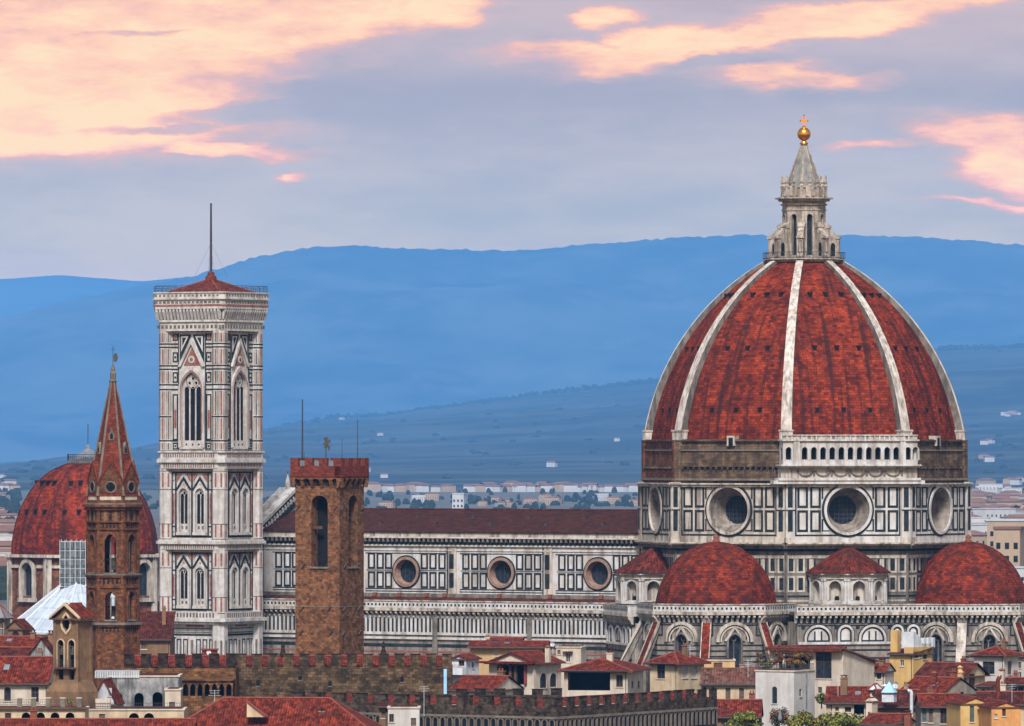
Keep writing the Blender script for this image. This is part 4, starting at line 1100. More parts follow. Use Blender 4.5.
    b.inlay(fr, -1.4, 2.6, zt_(626.6), zt_(625), 0, 'red_marble', .06)
    for i in range(7):
        x = -4.35 + i * 1.45
        if i in (3,): b.inlay(fr, x - .3, x + .3, zt_(654), zt_(640), 0, 'marble_grimy', .05); continue
        b.panel(fr, x, (zt_(660) + zt_(639)) / 2, 1.02, zt_(639) - zt_(660), 0, .2, 'green_marble', None, .07)
        b.prism(fr, [(x - .17, zt_(658)), (x - .17, zt_(648)), (x - .1, zt_(644.5)), (x + .1, zt_(644.5)), (x + .17, zt_(648)), (x + .17, zt_(658))], -.05, .22, 'marble_tower')
    for z in (zt_(668), zt_(690)): b.panel(fr, 0, z, 9.2, 3.0, 0, .3, 'green_marble')
    so = b.build('tower_face', camp)
    for u0_, u1_, yb, yt, dd in ((-2.3, 2.3, 448, 371, -.55), (-3.0, -.6, 533, 486, -.42), (.6, 3.0, 533, 486, -.42), (-3.0, -.6, 606, 565, -.42), (.6, 3.0, 606, 565, -.42)):
        v = MB(); v.face([fr.p(u, dd, z) for u, z in rect(u0_, u1_, zt_(yb), zt_(yt))], 'void_dark'); v.build('opening_shade', so)  # black sheet stands in for the deep shade behind the tracery
for q in range(4):          # octagonal corner turrets
    f0 = faces[q]; c_ = f0.p(TC, TC, 0); b = MB()
    b.lathe(c_[0], c_[1], [(TR, 0), (TR, zt_(322))], 8, 'marble_tower', f0.phi + 22.5, f0.phi + 382.5)
    apo = TR * math.cos(RAD(22.5))
    for e in (-45, 0, 45, 90, 135):
        fr = Fr(c_[0] + apo * math.sin(RAD(f0.phi + e)), c_[1] - apo * math.cos(RAD(f0.phi + e)), f0.phi + e)
        hw = TR * math.sin(RAD(22.5))
        for y in (343.7, 347, 365.5, 369, 384.5, 389.3, 416.5, 440.6, 451): b.inlay(fr, -hw, hw, zt_(y + .7), zt_(y - .6), 0, 'green_marble', .05)
        for y0, y1 in ((333, 342), (349, 364), (371, 383), (391, 415), (418, 439), (443, 449.5)):
            b.inlay(fr, -.16, .16, zt_(y1), zt_(y0), 0, 'red_marble' if (e + q) % 2 else 'marble_grimy', .04)
            for x in (-.42, .42): b.inlay(fr, x - .05, x + .05, zt_(y1), zt_(y0), 0, 'marble_grimy', .03)
        for y0, y1 in ((473, 487), (524, 537), (553, 566), (597, 611)): b.inlay(fr, -.17, .17, zt_(y1), zt_(y0), 0, 'red_marble', .04)
        for y in (471, 489.5, 524, 539, 568, 597, 613): b.inlay(fr, -hw, hw, zt_(y + .35), zt_(y - .35), 0, 'marble_grimy', .04)
        for y0, y1 in ((640, 659),): b.inlay(fr, -.2, .2, zt_(y1), zt_(y0), 0, 'marble_grimy', .04)
    b.build('corner_turret', camp)
def cband(y0, y1, a, c, m): b.polyprism(octo(BX, BY, PHI, a, c), zt_(y0), zt_(y1), m)
for grp in (((462.5, 459.5, 7.75, .8, 'marble_white'), (459.5, 458, 7.6, .8, 'marble_tower'), (458, 452.5, 7.42, 1.1, 'marble_tower'), (452.5, 451, 7.6, .8, 'marble_white'), (468.5, 462.5, 7.42, 1.1, 'marble_tower')),
                        ((544, 541, 7.75, .8, 'marble_white'), (541, 539.6, 7.5, .9, 'marble_tower'), (549.5, 544, 7.4, 1.1, 'marble_tower')),
                        ((621.5, 618.3, 7.85, .8, 'marble_white'), (618.3, 612, 7.4, 1.1, 'marble_tower'), (624, 621.5, 7.5, 1.0, 'marble_white'))):
    b = MB()
    for y0, y1, a, c, m in grp: cband(y0, y1, a, c, m)
    for f0 in faces:      # little inlay chequers along the string courses
        for y0, y1, d_, step in ((467.5, 463.5, 7.42, .5), (457.3, 453.5, 7.42, .5), (548.6, 545, 7.4, .5), (617.2, 612.8, 7.4, .72)):
            if not min(g[1] for g in grp) - 1 < y0 < max(g[0] for g in grp) + 1: continue
            n = int(11.6 / step)
            for i in range(n):
                u = -5.8 + 11.6 * (i + .5) / n
                b.inlay(f0, u - step * .26, u + step * .26, zt_(y0), zt_(y1), d_, 'red_marble' if (y0 < 600 and i % 3 == 0) else 'marble_grimy', .04)
    b.build('string_course', camp)
b = MB()
cband(331, 322, 7.3, 1.2, 'marble_tower'); cband(322, 319.8, 7.55, .9, 'marble_white')
cband(320, 309, 7.3, 1.2, 'green_marble')  # dark backing: the recess shade between corbels put in as dark stone
cband(309, 306, 8.05, .9, 'marble_tower'); cband(306, 304.5, 8.15, .9, 'red_marble'); cband(304.5, 299.5, 8.05, .95, 'marble_tower'); cband(299.5, 298, 8.3, .95, 'marble_white'); cband(298, 293.2, 8.15, .95, 'marble_white'); cband(293.2, 292, 8.3, .95, 'marble_tower')
for f0 in faces:
    n = 19
    for i in range(n):
        u = -6.9 + 13.8 * i / (n - 1)
        pf = Fr(*f0.p(u, 0, 0)[:2], f0.phi - 90)
        b.prism(pf, [(7.2, zt_(319.5)), (7.5, zt_(319.5)), (7.75, zt_(315)), (8.0, zt_(311.5)), (8.0, zt_(309)), (7.2, zt_(309))], -.22, .22, 'marble_tower')
    for i in range(16):
        u = -6.9 + 13.8 * i / 15
        b.inlay(f0, u - .2, u + .2, zt_(296.6), zt_(294.6), 8.15, 'marble_grimy', .04)
        b.inlay(f0, u - .3, u + .3, zt_(303.4), zt_(301), 8.05, 'marble_grimy', .05)
        b.inlay(f0, u - .26, u + .26, zt_(328.3), zt_(325), 7.3, 'marble_grimy', .05)
    for s_ in (-1, 1):      # corner corbels
        for e in (.25, .75):
            p = f0.p(7.0 + e * .5, 7.0 + e * .5, 0)
b.build('crowning_cornice', camp)
b = MB(); zr = zt_(291.5)
P = octo(BX, BY, PHI, 6.6, 1.0)
for i in range(8): b.face([(*P[i], zr - .2), (*P[(i + 1) % 8], zr - .2), (BX, BY, zt_(277.5))], 'roof_tile')
b.tess([(*p, zr - .2) for p in P], 'marble_grimy')
for i in range(4):
    f0 = faces[i]; b.tube(f0.p(6.1, 6.1, zr - .1), (BX, BY, zt_(277.6)), .16, 'ridge_tile', 5)
b.lathe(BX, BY, [(1.15, zt_(281)), (1.0, zt_(275.5)), (.7, zt_(274.5)), (.62, zt_(271.5)), (.2, zt_(271))], 8, 'red_brick')
rf = b.build('roof', camp)
b = MB(); b.tube((BX, BY, zt_(274)), (BX, BY, zt_(203)), .26, 'iron', 8, .17); b.lathe(BX, BY, [(0, zt_(203.6)), (.25, zt_(202.6)), (0, zt_(201.8))], 6, 'iron')
for f0 in faces: b.tube((BX, BY, zt_(242)), f0.p(2.3, 2.3, zt_(277)), .018, 'iron', 3)
b.build('mast', camp)
b = MB()
P = octo(BX, BY, PHI, 8.1, 1.1)
for i in range(8):
    A, B = P[i], P[(i + 1) % 8]; L = math.dist(A, B); n = max(1, int(L / 1.3))
    for z in (zt_(290), zt_(288), zt_(285.6)): b.tube((*A, z), (*B, z), .045, 'iron', 4)
    for j in range(n + 1):
        x, y = A[0] + (B[0] - A[0]) * j / n, A[1] + (B[1] - A[1]) * j / n
        b.tube((x, y, zt_(292)), (x, y, zt_(287)), .045, 'iron', 4)
        b.tube((x, y, zt_(287)), (x * .93 + BX * .07, y * .93 + BY * .07, zt_(285.2)), .04, 'iron', 4)
b.build('railing', camp)

# ---------------------------------------------------------------- crenellated brick tower (palace tower)
TD = 1000.0
tphi = -27.5
crn = (PX(339.5, TD - 4), TD - 4)
SW = 7.4
fA = Fr(0, 0, tphi)
o = (crn[0] - SW * fA.c, crn[1] - SW * fA.s)
fL = Fr(o[0], o[1], tphi); fRt = fL.sub(SW, 0, 90)
tc_ = fL.p(SW / 2, -SW / 2, 0)
tower = thing('palace_tower', 'square brown stone tower with red crenellated top and tall arched openings', 'tower', (tc_[0], tc_[1], 0))
tz = lambda y: PZ(y, TD - 2)
b = MB()
four = [fL, fRt, fRt.sub(SW, 0, 90), fL.sub(0, -SW, -90)]
for i, fr in enumerate(four):
    wd = 2.75 if i != 1 else 2.75
    m = 'tower_stone' if i != 1 else 'tower_stone_shaded'
    ctr = fL.u(319.5) if i == 0 else (fRt.u(353.3) if i == 1 else SW / 2)
    b.wall(fr, rect(0, SW, 0, tz(486)), [arch(ctr, tz(567), 2.75, tz(504), tz(495.5), 8)], 0, 1.9, m)
    b.box(fr, ctr - 1.6, ctr + 1.6, -.6, .18, tz(568.5), tz(566.8), 'grey_stone')
    b.box(fr, -.03, SW + .03, -.2, .05, tz(607), tz(606.2), 'grey_stone')
    b.box(fr, ctr - 1.35, ctr + .1 if i == 0 else ctr - .3, -.9, -.6, tz(529), tz(526), 'timber')
    for u, y in ((.55, 508), (SW - .6, 508), (1.4, 566), (SW - 2.2, 566), (1.2, 609), (SW - 1.7, 609), (1.0, 633), (SW - 1.4, 633)):
        p = fr.p(u - .3, .08, tz(y) - .3); q = fr.p(u + .3, .12, tz(y) + .35)
        b.tube(p, q, .09, 'iron', 4)
tb = b.build('tower_shaft', tower)
b = MB()
b.polyprism([fL.p(u, -d, 0)[:2] for u, d in ((1.95, 1.95), (SW - 1.95, 1.95), (SW - 1.95, SW - 1.95), (1.95, SW - 1.95))], tz(580), tz(492), 'void_dark')
b.build('opening_dark', tb)
b = MB(); OV = .55
for i, fr in enumerate(four):
    for j in range(6):
        u = -.3 + (SW + .6) * j / 5
        pf = Fr(*fr.p(u, 0, 0)[:2], fr.phi - 90)
        b.prism(pf, [(-.2, tz(487.5)), (.12, tz(487.5)), (.3, tz(484)), (OV, tz(480)), (OV, tz(478)), (-.2, tz(478))], -.26, .26, 'tower_stone')
        if j < 5:
            w_ = (SW + .6) / 5; uc = u + w_ / 2
            b.prism(fr, [(uc - w_ / 2 + .2, tz(478)), (uc - w_ / 2 + .2, tz(480.5)), (uc - .3, tz(479)), (uc, tz(478.6)), (uc + .3, tz(479)), (uc + w_ / 2 - .2, tz(480.5)), (uc + w_ / 2 - .2, tz(478))], OV - .3, OV - .02, 'tower_stone')
            b.box(fr, uc - w_ / 2 + .25, uc + w_ / 2 - .25, -.1, .02, tz(485), tz(479), 'merlon_dark')
    b.box(fr, -OV, SW + OV - .004, -.5, OV, tz(478), tz(466.2), 'red_brick')
    b.box(fr, -OV - .06, SW + OV + .06, -.5, OV + .07, tz(476.6), tz(475.4), 'red_brick')
    W_ = SW + 2 * OV; mw = W_ / 6.6
    for j in range(4):
        u = -OV + (W_ - mw) * j / 3
        b.box(fr, u + .002, u + mw - .002, -.15, OV - .003, tz(466.2), tz(458), 'red_brick')
b.box(fL, -.2, SW + .2, -SW - .2, .2, tz(480), tz(470), 'dark_stone')
b.build('crenellated_crown', tower)
for j in range(3):      # pale sheets closing the gaps behind the battlement
    for fr in (fL, fRt):
        b = MB(); W_ = SW + 2 * OV; mw = W_ / 6.6; u = -OV + (W_ - mw) * j / 3 + mw
        b.box(fr, u + .02, u + (W_ - mw) / 3 - mw - .02, -.12, 0.0, tz(466), tz(460.5), 'lead_grey')
        b.build('sheet', tower)
def pole(parent, px, y0, y1, r, d=-SW / 2):
    fr = Fr(0, TD + 2, 0); b = MB(); x = PX(px, TD + 2)
    b.tube((x, TD + 2, tz(y0)), (x, TD + 2, tz(y1)), r, 'iron', 5, r * .6); return b.build('flagpole', parent)
pole(tower, 302.5, 472, 399, .16); pole(tower, 342, 472, 438, .06); pole(tower, 357.5, 472, 419, .08); pole(tower, 304.5, 472, 452, .05)
b = MB(); x = PX(326, TD + 2); Y = TD + 2
b.tube((x, Y, tz(472)), (x, Y, tz(447)), .08, 'iron', 5)
fr = Fr(x, Y, 0)
b.prism(fr, [(-.35, tz(449)), (-.15, tz(446.5)), (-.5, tz(443.5)), (-.15, tz(441.5)), (-.35, tz(438.5)), (0, tz(436.5)), (.35, tz(438)), (.3, tz(440)), (.55, tz(440.5)), (.7, tz(439)), (.65, tz(442.2)), (.3, tz(442.5)), (.4, tz(445)), (.6, tz(447)), (.5, tz(450)), (.25, tz(451)), (.3, tz(448)), (0, tz(447))], -.09, .09, 'bronze')
b.build('weathervane', tower)

# ---------------------------------------------------------------- hexagonal brick bell tower with spire
HD = 1010.0
hx = PX(113, HD); hzf = lambda y: PZ(y, HD - 3)
hexa = thing('spired_bell_tower', 'slender hexagonal brick bell tower with a red tiled spire', 'bell tower', (hx, HD, 0))
hR = 3.86
HPHI = -3.0
hf = [HPHI + 60 * i for i in range(6)]
apx = math.cos(RAD(30))
def hfr(i, r): return Fr(hx + r * apx * math.sin(RAD(hf[i])), HD - r * apx * math.cos(RAD(hf[i])), hf[i])
b = MB(); zz = hzf
for i in range(6):
    fr = hfr(i, hR); h2 = hR / 2
    b.wall(fr, rect(-h2, h2, 0, zz(500)), [arch(0, zz(620), 1.55, zz(598.5), zz(591.5), 6), arch(0, zz(573), 1.75, zz(543), zz(534), 6)], 0, .7, 'badia_brick')
    for ya, ys, yb, w_ in ((591.5, 598.5, 620, 1.55), (534, 543, 573, 1.75)):
        b.ring(fr, arch(0, zz(yb), w_ + .55, zz(ys), zz(ya - 2), 6), arch(0, zz(yb), w_, zz(ys), zz(ya), 6), -.05, .12, 'badia_brick', closed=False)
        b.box(fr, -.1, .1, -.55, -.3, zz(yb), zz(ys - 1), 'marble_grimy')
        b.wall(fr, arch(0, zz(ys + 4), w_, zz(ys), zz(ya), 6), [arch(x, zz(ys + 4.05), w_ * .36, zz(ys), zz(ys - 2.2), 3) for x in (-w_ * .24, w_ * .24)], -.4, .2, 'badia_brick') if False else None
        b.box(fr, -1.0, 1.0, -.7, .2, zz(yb + 1.3), zz(yb - .3), 'grey_stone')
    for s_ in (-1, 1): # corner shafts
        a_, c_ = sorted((s_ * h2, s_ * (h2 - .38))); b.box(fr, a_, c_, -.2, .14, zz(700), zz(503), 'badia_brick')
    for y0, y1, d_ in ((575.5, 573.8, .38), (625, 622.5, .42), (588, 586.5, .16), (530, 528.5, .2)): b.box(fr, -h2 - d_ * .5, h2 + d_ * .5, -.3, d_, zz(y0), zz(y1), 'grey_stone' if y0 in (575.5, 625) else 'badia_brick')
    for yb, yt, n, wd in ((521, 510, 5, .42), (584, 577, 6, .34), (527.5, 522, 7, .28), (632, 626.5, 7, .28)):
        for j in range(n):
            u = -h2 + 2 * h2 * (j + .5) / n
            b.prism(fr, arch(u, zz(yb), wd, zz(yt + 3), zz(yt + .7), 3), -.1, .03, 'plaster_ochre' if yb == 521 and j % 2 else 'merlon_dark')
        b.box(fr, -h2 - .1, h2 + .1, -.2, .26, zz(yt + .4), zz(yt - 1.2), 'badia_brick')
b.polyprism(ngon(hx, HD, hR + .75, 6, HPHI + 30), zz(507), zz(504.5), 'badia_brick'); b.polyprism(ngon(hx, HD, hR + .4, 6, HPHI + 30), zz(510), zz(507), 'badia_brick'); b.polyprism(ngon(hx, HD, hR + .55, 6, HPHI + 30), zz(504.5), zz(503), 'grey_stone')
for i in range(6):
    fr = hfr(i, hR - .15); h2 = hR / 2
    b.box(fr, -h2 + .2, h2 - .2, -.4, .06, zz(503), zz(493), 'plaster_pale')
    b.box(fr, -h2 + .25, h2 - .25, -.3, .12, zz(493), zz(491.8), 'badia_brick')
    for s_ in (-1, 1):
        a_, c_ = sorted((s_ * (h2 + .02), s_ * (h2 - .35))); b.box(fr, a_, c_, -.3, .12, zz(503), zz(490), 'badia_brick')
sh = b.build('brick_shaft', hexa)
for yb, yt in ((571, 536), (618, 593)):
    b = MB()
    b.lathe(hx, HD, [(.7, zz(yb - 1)), (.62, zz(yb - 6)), (.3, zz(yb - 11)), (0, zz(yb - 12))], 10, 'bronze'); b.tube((hx - 3, HD, zz(yb - 11)), (hx + 3, HD, zz(yb - 11)), .12, 'timber', 5)
    b.build('bell', hexa)
b = MB(); r0, r1, za, zb_ = hR + .02, .36, zz(496), zz(381)
for i in range(6):
    A = [Vector((hx + r0 * math.sin(RAD(hf[i] + e)), HD - r0 * math.cos(RAD(hf[i] + e)), za)) for e in (-30, 30)]
    B = [Vector((hx + r1 * math.sin(RAD(hf[i] + e)), HD - r1 * math.cos(RAD(hf[i] + e)), zb_)) for e in (-30, 30)]
    b.face([A[0], A[1], B[1], B[0]], 'spire_tile')
    b.tube(A[0], B[0], .2, 'grey_stone', 5, .14)
    fr = hfr(i, hR - .1); h2 = hR / 2            # gables round the foot, each with a quatrefoil light
    b.prism(fr, [(-h2, zz(492)), (h2, zz(492)), (h2, zz(483)), (0, zz(463)), (-h2, zz(483))], -1.3, .02, 'badia_brick')
    b.prism(fr, [(-h2 - .1, zz(484)), (-h2 - .1, zz(481.5)), (0, zz(460.5)), (h2 + .1, zz(481.5)), (h2 + .1, zz(484)), (0, zz(464))], -1.5, .14, 'spire_tile')
    for x, z in ((0, .32), (0, -.32), (.32, 0), (-.32, 0)): b.prism(fr, circ(x, zz(487) + z, .34, 10), -.1, .1, 'void_dark')
    b.ring(fr, circ(0, zz(487), .9, 20), circ(0, zz(487), .72, 20), -.1, .16, 'grey_stone')
    # little dormer lights up the spire
    if i % 2 == 0 or True:
        t_ = .52 if i % 2 == 0 else .40
        rr = (r0 + (r1 - r0) * t_) * apx; zc_ = za + (zb_ - za) * t_
        f2 = Fr(hx + rr * math.sin(RAD(hf[i])), HD - rr * math.cos(RAD(hf[i])), hf[i])
        b.prism(f2, [(-.42, zc_ - .6), (.42, zc_ - .6), (.42, zc_ + .3), (0, zc_ + 1.2), (-.42, zc_ + .3)], -.5, .22, 'marble_grimy'); b.prism(f2, [(-.2, zc_ - .4), (.2, zc_ - .4), (.2, zc_ + .2), (0, zc_ + .5), (-.2, zc_ + .2)], 0, .25, 'void_dark')
b.build('spire', hexa)
b = MB(); b.lathe(hx, HD, [(.5, zz(382)), (.62, zz(380.5)), (.42, zz(379.5)), (.46, zz(373)), (.3, zz(371)), (.34, zz(369)), (.12, zz(364))], 8, 'grey_stone'); b.build('stone_finial', hexa)
b = MB(); b.tube((hx, HD, zz(365)), (hx, HD, zz(346)), .055, 'iron', 5); b.tube((hx - .35, HD, zz(349)), (hx + .35, HD, zz(349)), .045, 'iron', 4)
b.prism(Fr(hx, HD, 0), [(.1, zz(361)), (.5, zz(362)), (.72, zz(358)), (.62, zz(354)), (.35, zz(352.5)), (.1, zz(355))], -.1, .1, 'bronze'); b.build('weathervane', hexa)

# ---------------------------------------------------------------- domed church far left
MD = 1600.0
mx_, mz = PX(85, MD), lambda y: PZ(y, MD - 12)
chap = thing('domed_church', 'broad red tiled dome on a brick drum with large white framed windows', 'church', (mx_, MD, 0))
MPHI = -47.0
b = MB(); Rm = 17.9; Hm = mz(463) - mz(556)
vvp = []
for j in range(23):
    a = j / 22 * math.pi / 2 * .905
    vvp.append((Rm * math.cos(a) ** .93, mz(556) + Hm * math.sin(a) / math.sin(math.pi / 2 * .905)))
for k in range(8):
    a0 = MPHI - 22.5 + 45 * k; vv = 0
    for (ra, za), (rb, zb) in zip(vvp, vvp[1:]):
        wa, wb = 2 * ra * .3827, 2 * rb * .3827; dv = math.hypot(rb - ra, zb - za); c_ = (mx_, MD)
        b.face([pol(a0, ra, za, c_), pol(a0 + 45, ra, za, c_), pol(a0 + 45, rb, zb, c_), pol(a0, rb, zb, c_)], 'dome_tile', uv=[(k * 30 - wa / 2, vv), (k * 30 + wa / 2, vv), (k * 30 + wb / 2, vv + dv), (k * 30 - wb / 2, vv + dv)]); vv += dv
    for (ra, za), (rb, zb) in zip(vvp, vvp[1:]): b.tube(pol(a0, ra, za, c_), pol(a0, rb, zb, c_), .22, 'roof_tile_dark', 4)
cd = b.build('dome', chap)
for k in (7, 0, 1, 2):
    for j, sp in ((7, .27), (13, .24)):
        r, z = vvp[j]; wid = 2 * r * .3827
        for c in (-1, 0, 1):
            f = MPHI + 45 * k; q = pol(f, r * .924, None, (mx_, MD)); fr = Fr(q[0], q[1], f); b = MB()
            b.box(fr, c * sp * wid - .4, c * sp * wid + .4, -1.2, .15, z, z + 1.1, 'void_dark'); b.box(fr, c * sp * wid - .55, c * sp * wid + .55, -1.2, .3, z + 1.1, z + 1.3, 'roof_tile_dark'); b.build('dormer_hole', cd)
b = MB()
for k in range(8):
    f = MPHI + 45 * k; q = pol(f, 18.4 * .924, None, (mx_, MD)); fr = Fr(q[0], q[1], f); hs = 18.4 * .3827
    wu = 0 if k != 2 else 3.4
    hole = arch(wu, mz(596), 4.0, mz(572), mz(562.5), 7)
    b.wall(fr, rect(-hs, hs, 0, mz(557)), [hole], 0, 1.0, 'raw_masonry_red', 'marble')
    b.ring(fr, arch(wu, mz(601), 5.6, mz(572), mz(558), 7), arch(wu, mz(601), 4.0, mz(572), mz(562.5), 7), -.1, .7, 'marble', closed=False)
    b.box(fr, wu - 3.1, wu + 3.1, -.1, .8, mz(602), mz(598), 'marble')
    b.face([fr.p(u, -.9, z) for u, z in arch(wu, mz(597), 4.2, mz(572), mz(562), 7)], 'glass_dark')
    for x in (-.7, .7): b.box(fr, wu + x - .06, wu + x + .06, -.9, -.8, mz(596), mz(563), 'iron')
    for s_ in (-1, 1):
        a_, c_ = sorted((s_ * hs, s_ * (hs - 1.0))); b.box(fr, a_, c_, -.2, .6, 0, mz(557), 'marble')
    b.box(fr, -hs - .2, hs + .2, -.5, 1.1, mz(557.5), mz(554.5), 'marble'); b.box(fr, -hs, -3.4 if k != 2 else 0, -.3, .5, mz(568), mz(565), 'marble')
    b.box(fr, 3.4 if k != 2 else hs - .2, hs, -.3, .5, mz(568), mz(565), 'marble')
    if k in (0, 2): b.prism(fr, [(wu - 4, mz(557)), (wu + 4, mz(557)), (wu + 2.6, mz(551)), (wu - 2.6, mz(551))], -2, .6, 'roof_tile_dark')
b.build('drum', chap)
b = MB(); c_ = (mx_, MD); P = ngon(mx_, MD, 4.3, 8, MPHI + 22.5)
b.polyprism(P, mz(463.5), mz(460.5), 'marble_grimy'); 
for i in range(8):
    A, B = P[i], P[(i + 1) % 8]
    for z in (mz(457), mz(454.5)): b.tube((*A, z), (*B, z), .09, 'iron', 4)
    for j in range(6): b.tube((A[0] + (B[0] - A[0]) * j / 6, A[1] + (B[1] - A[1]) * j / 6, mz(461)), (A[0] + (B[0] - A[0]) * j / 6, A[1] + (B[1] - A[1]) * j / 6, mz(454)), .06, 'iron', 4)
b.lathe(PX(88, MD), MD, [(3.6, mz(461)), (3.5, mz(458)), (.7, mz(449)), (.5, mz(446)), (0, mz(444))], 8, 'lead_grey'); b.tube((PX(88, MD), MD, mz(447)), (PX(88, MD), MD, mz(424)), .1, 'iron', 5)
b.build('lantern_platform', chap)

# ---------------------------------------------------------------- white octagonal roof with a scaffolded lantern
OD = 1320.0; ox = PX(80, OD); oz = lambda y: PZ(y, OD - 6)
bap = thing('baptistery', 'octagonal building under a bright white ribbed pyramid roof', 'baptistery', (ox, OD, 0))
b = MB(); P = ngon(ox, OD, 15.3, 8, PHI + 22.5); Q = ngon(ox, OD, 1.7, 8, PHI + 22.5)
for i in range(8):
    j = (i + 1) % 8
    b.face([(*P[i], oz(632)), (*P[j], oz(632)), (*Q[j], oz(577)), (*Q[i], oz(577))], 'lead_white')
    b.tube((*P[i], oz(632)), (*Q[i], oz(577)), .2, 'metal_pale', 5)
    for e in (.33, .67):
        A = (P[i][0] * (1 - e) + P[j][0] * e, P[i][1] * (1 - e) + P[j][1] * e, oz(632)); B = (Q[i][0] * (1 - e) + Q[j][0] * e, Q[i][1] * (1 - e) + Q[j][1] * e, oz(577)); b.tube(A, B, .09, 'metal_pale', 4)
b.tess([(*q, oz(577)) for q in Q], 'metal_pale')
b.build('roof', bap)
b = MB(); b.polyprism(ngon(ox, OD, 14.6, 8, PHI + 22.5), 0, oz(633.5), 'marble'); b.polyprism(ngon(ox, OD, 15.4, 8, PHI + 22.5), oz(633.5), oz(632.2), 'marble_white')
for k in range(8):
    f = PHI + 45 * k; q = pol(f, 14.6 * .924, None, (ox, OD)); fr = Fr(q[0], q[1], f)
    for u in (-3.6, 0, 3.6): b.panel(fr, u, oz(652), 2.6, 3.2, 0, .4, 'green_marble')
b.build('wall', bap)
b = MB(); b.lathe(ox - .9, OD, [(1.5, oz(585)), (1.5, oz(562)), (1.8, oz(561)), (.2, oz(550)), (0, oz(548))], 8, 'marble')
b.build('lantern', bap)
sc = thing('scaffold', 'grey netted scaffold tower wrapped round the lantern on the white pyramid roof', 'scaffold', (ox - .9, OD - 1, oz(588)))
b = MB(); sx0, sx1 = PX(61, OD), PX(86.5, OD)
for x in [sx0 + (sx1 - sx0) * i / 5 for i in range(6)]:
    for y in (OD - 3.4, OD + 1.8): b.tube((x, y, oz(590)), (x, y, oz(540)), .07, 'metal_pale', 4)
for z in (587, 578, 569, 560, 551, 542):
    for y in (OD - 3.4, OD + 1.8): b.tube((sx0, y, oz(z)), (sx1, y, oz(z)), .06, 'metal_pale', 4)
    b.box(Fr(0, 0, 0), sx0, sx1, -OD - 1.8, -OD + 3.3, oz(z) - .1, oz(z), 'timber')
b.build('pole_frame', sc)
b = MB(); fr = Fr(0, OD - 3.3, 0); b.box(fr, sx0 + .1, sx1 - .1, -.03, .02, oz(586), oz(542), 'scaffold_net'); b.box(Fr(sx1 - .1, OD, 90), -3.2, 1.7, -.05, 0, oz(586), oz(542), 'scaffold_net'); b.build('netting', sc)
# ---------------------------------------------------------------- houses
def roof_solid(b, fr, u0, u1, d0, d1, ze, zr, kind, mat, th=.22, ridge=True):
    """d1 front edge, d0 back edge"""
    um, dm = (u0 + u1) / 2, (d0 + d1) / 2
    E = [fr.p(u0, d1, ze), fr.p(u1, d1, ze), fr.p(u1, d0, ze), fr.p(u0, d0, ze)]
    lo = [(x, y, z - th) for x, y, z in E]
    caps = []
    if kind == 'hip':
        W, L = u1 - u0, d1 - d0
        if W >= L:
            A, B = fr.p(u0 + L / 2, dm, zr), fr.p(u1 - L / 2, dm, zr)
            T = [[E[0], E[1], B, A], [E[1], E[2], B], [E[2], E[3], A, B], [E[3], E[0], A]]
            caps = [(E[0], A), (E[3], A), (E[1], B), (E[2], B), (A, B)]
        else:
            A, B = fr.p(um, d1 - W / 2, zr), fr.p(um, d0 + W / 2, zr)
            T = [[E[0], E[1], A], [E[1], E[2], B, A], [E[2], E[3], B], [E[3], E[0], A, B]]
            caps = [(E[0], A), (E[1], A), (E[2], B), (E[3], B), (A, B)]
    elif kind == 'gable_u':
        A, B = fr.p(u0, dm, zr), fr.p(u1, dm, zr)
        T = [[E[0], E[1], B, A], [E[2], E[3], A, B]]; caps = [(A, B)]
    elif kind == 'gable_n':
        A, B = fr.p(um, d1, zr), fr.p(um, d0, zr)
        T = [[E[0], A, B, E[3]], [E[1], E[2], B, A]]; caps = [(A, B)]
    elif kind == 'shed':        # rises to the back
        A, B = fr.p(u0, d0, zr), fr.p(u1, d0, zr)
        T = [[E[0], E[1], B, A]]
    elif kind == 'shed_back':   # high at the front, falls to the back (ze = back, zr = front)
        A, B = fr.p(u0, d1, zr), fr.p(u1, d1, zr)
        T = [[A, B, E[2], E[3]]]
        for q in (0, 1): E[q] = (E[q][0], E[q][1], zr)
        lo = [(x, y, z - th) for x, y, z in E]
    else:
        T = [E]
    for f in T: b.face(f, mat)
    b.face(lo[::-1], mat)
    for i in range(4):
        j = (i + 1) % 4
        b.face([lo[i], lo[j], E[j], E[i]], 'timber' if kind != 'flat' else mat)
    if kind == 'gable_n':       # verge thickness
        for a, c in ((E[0], caps[0][0]), (caps[0][0], E[1]), (E[2], caps[0][1]), (caps[0][1], E[3])):
            b.face([(a[0], a[1], a[2] - th), (c[0], c[1], c[2] - th), c, a], mat)
    if ridge:
        for a, c in caps: b.tube(a, c, .13, 'ridge_tile', 5)

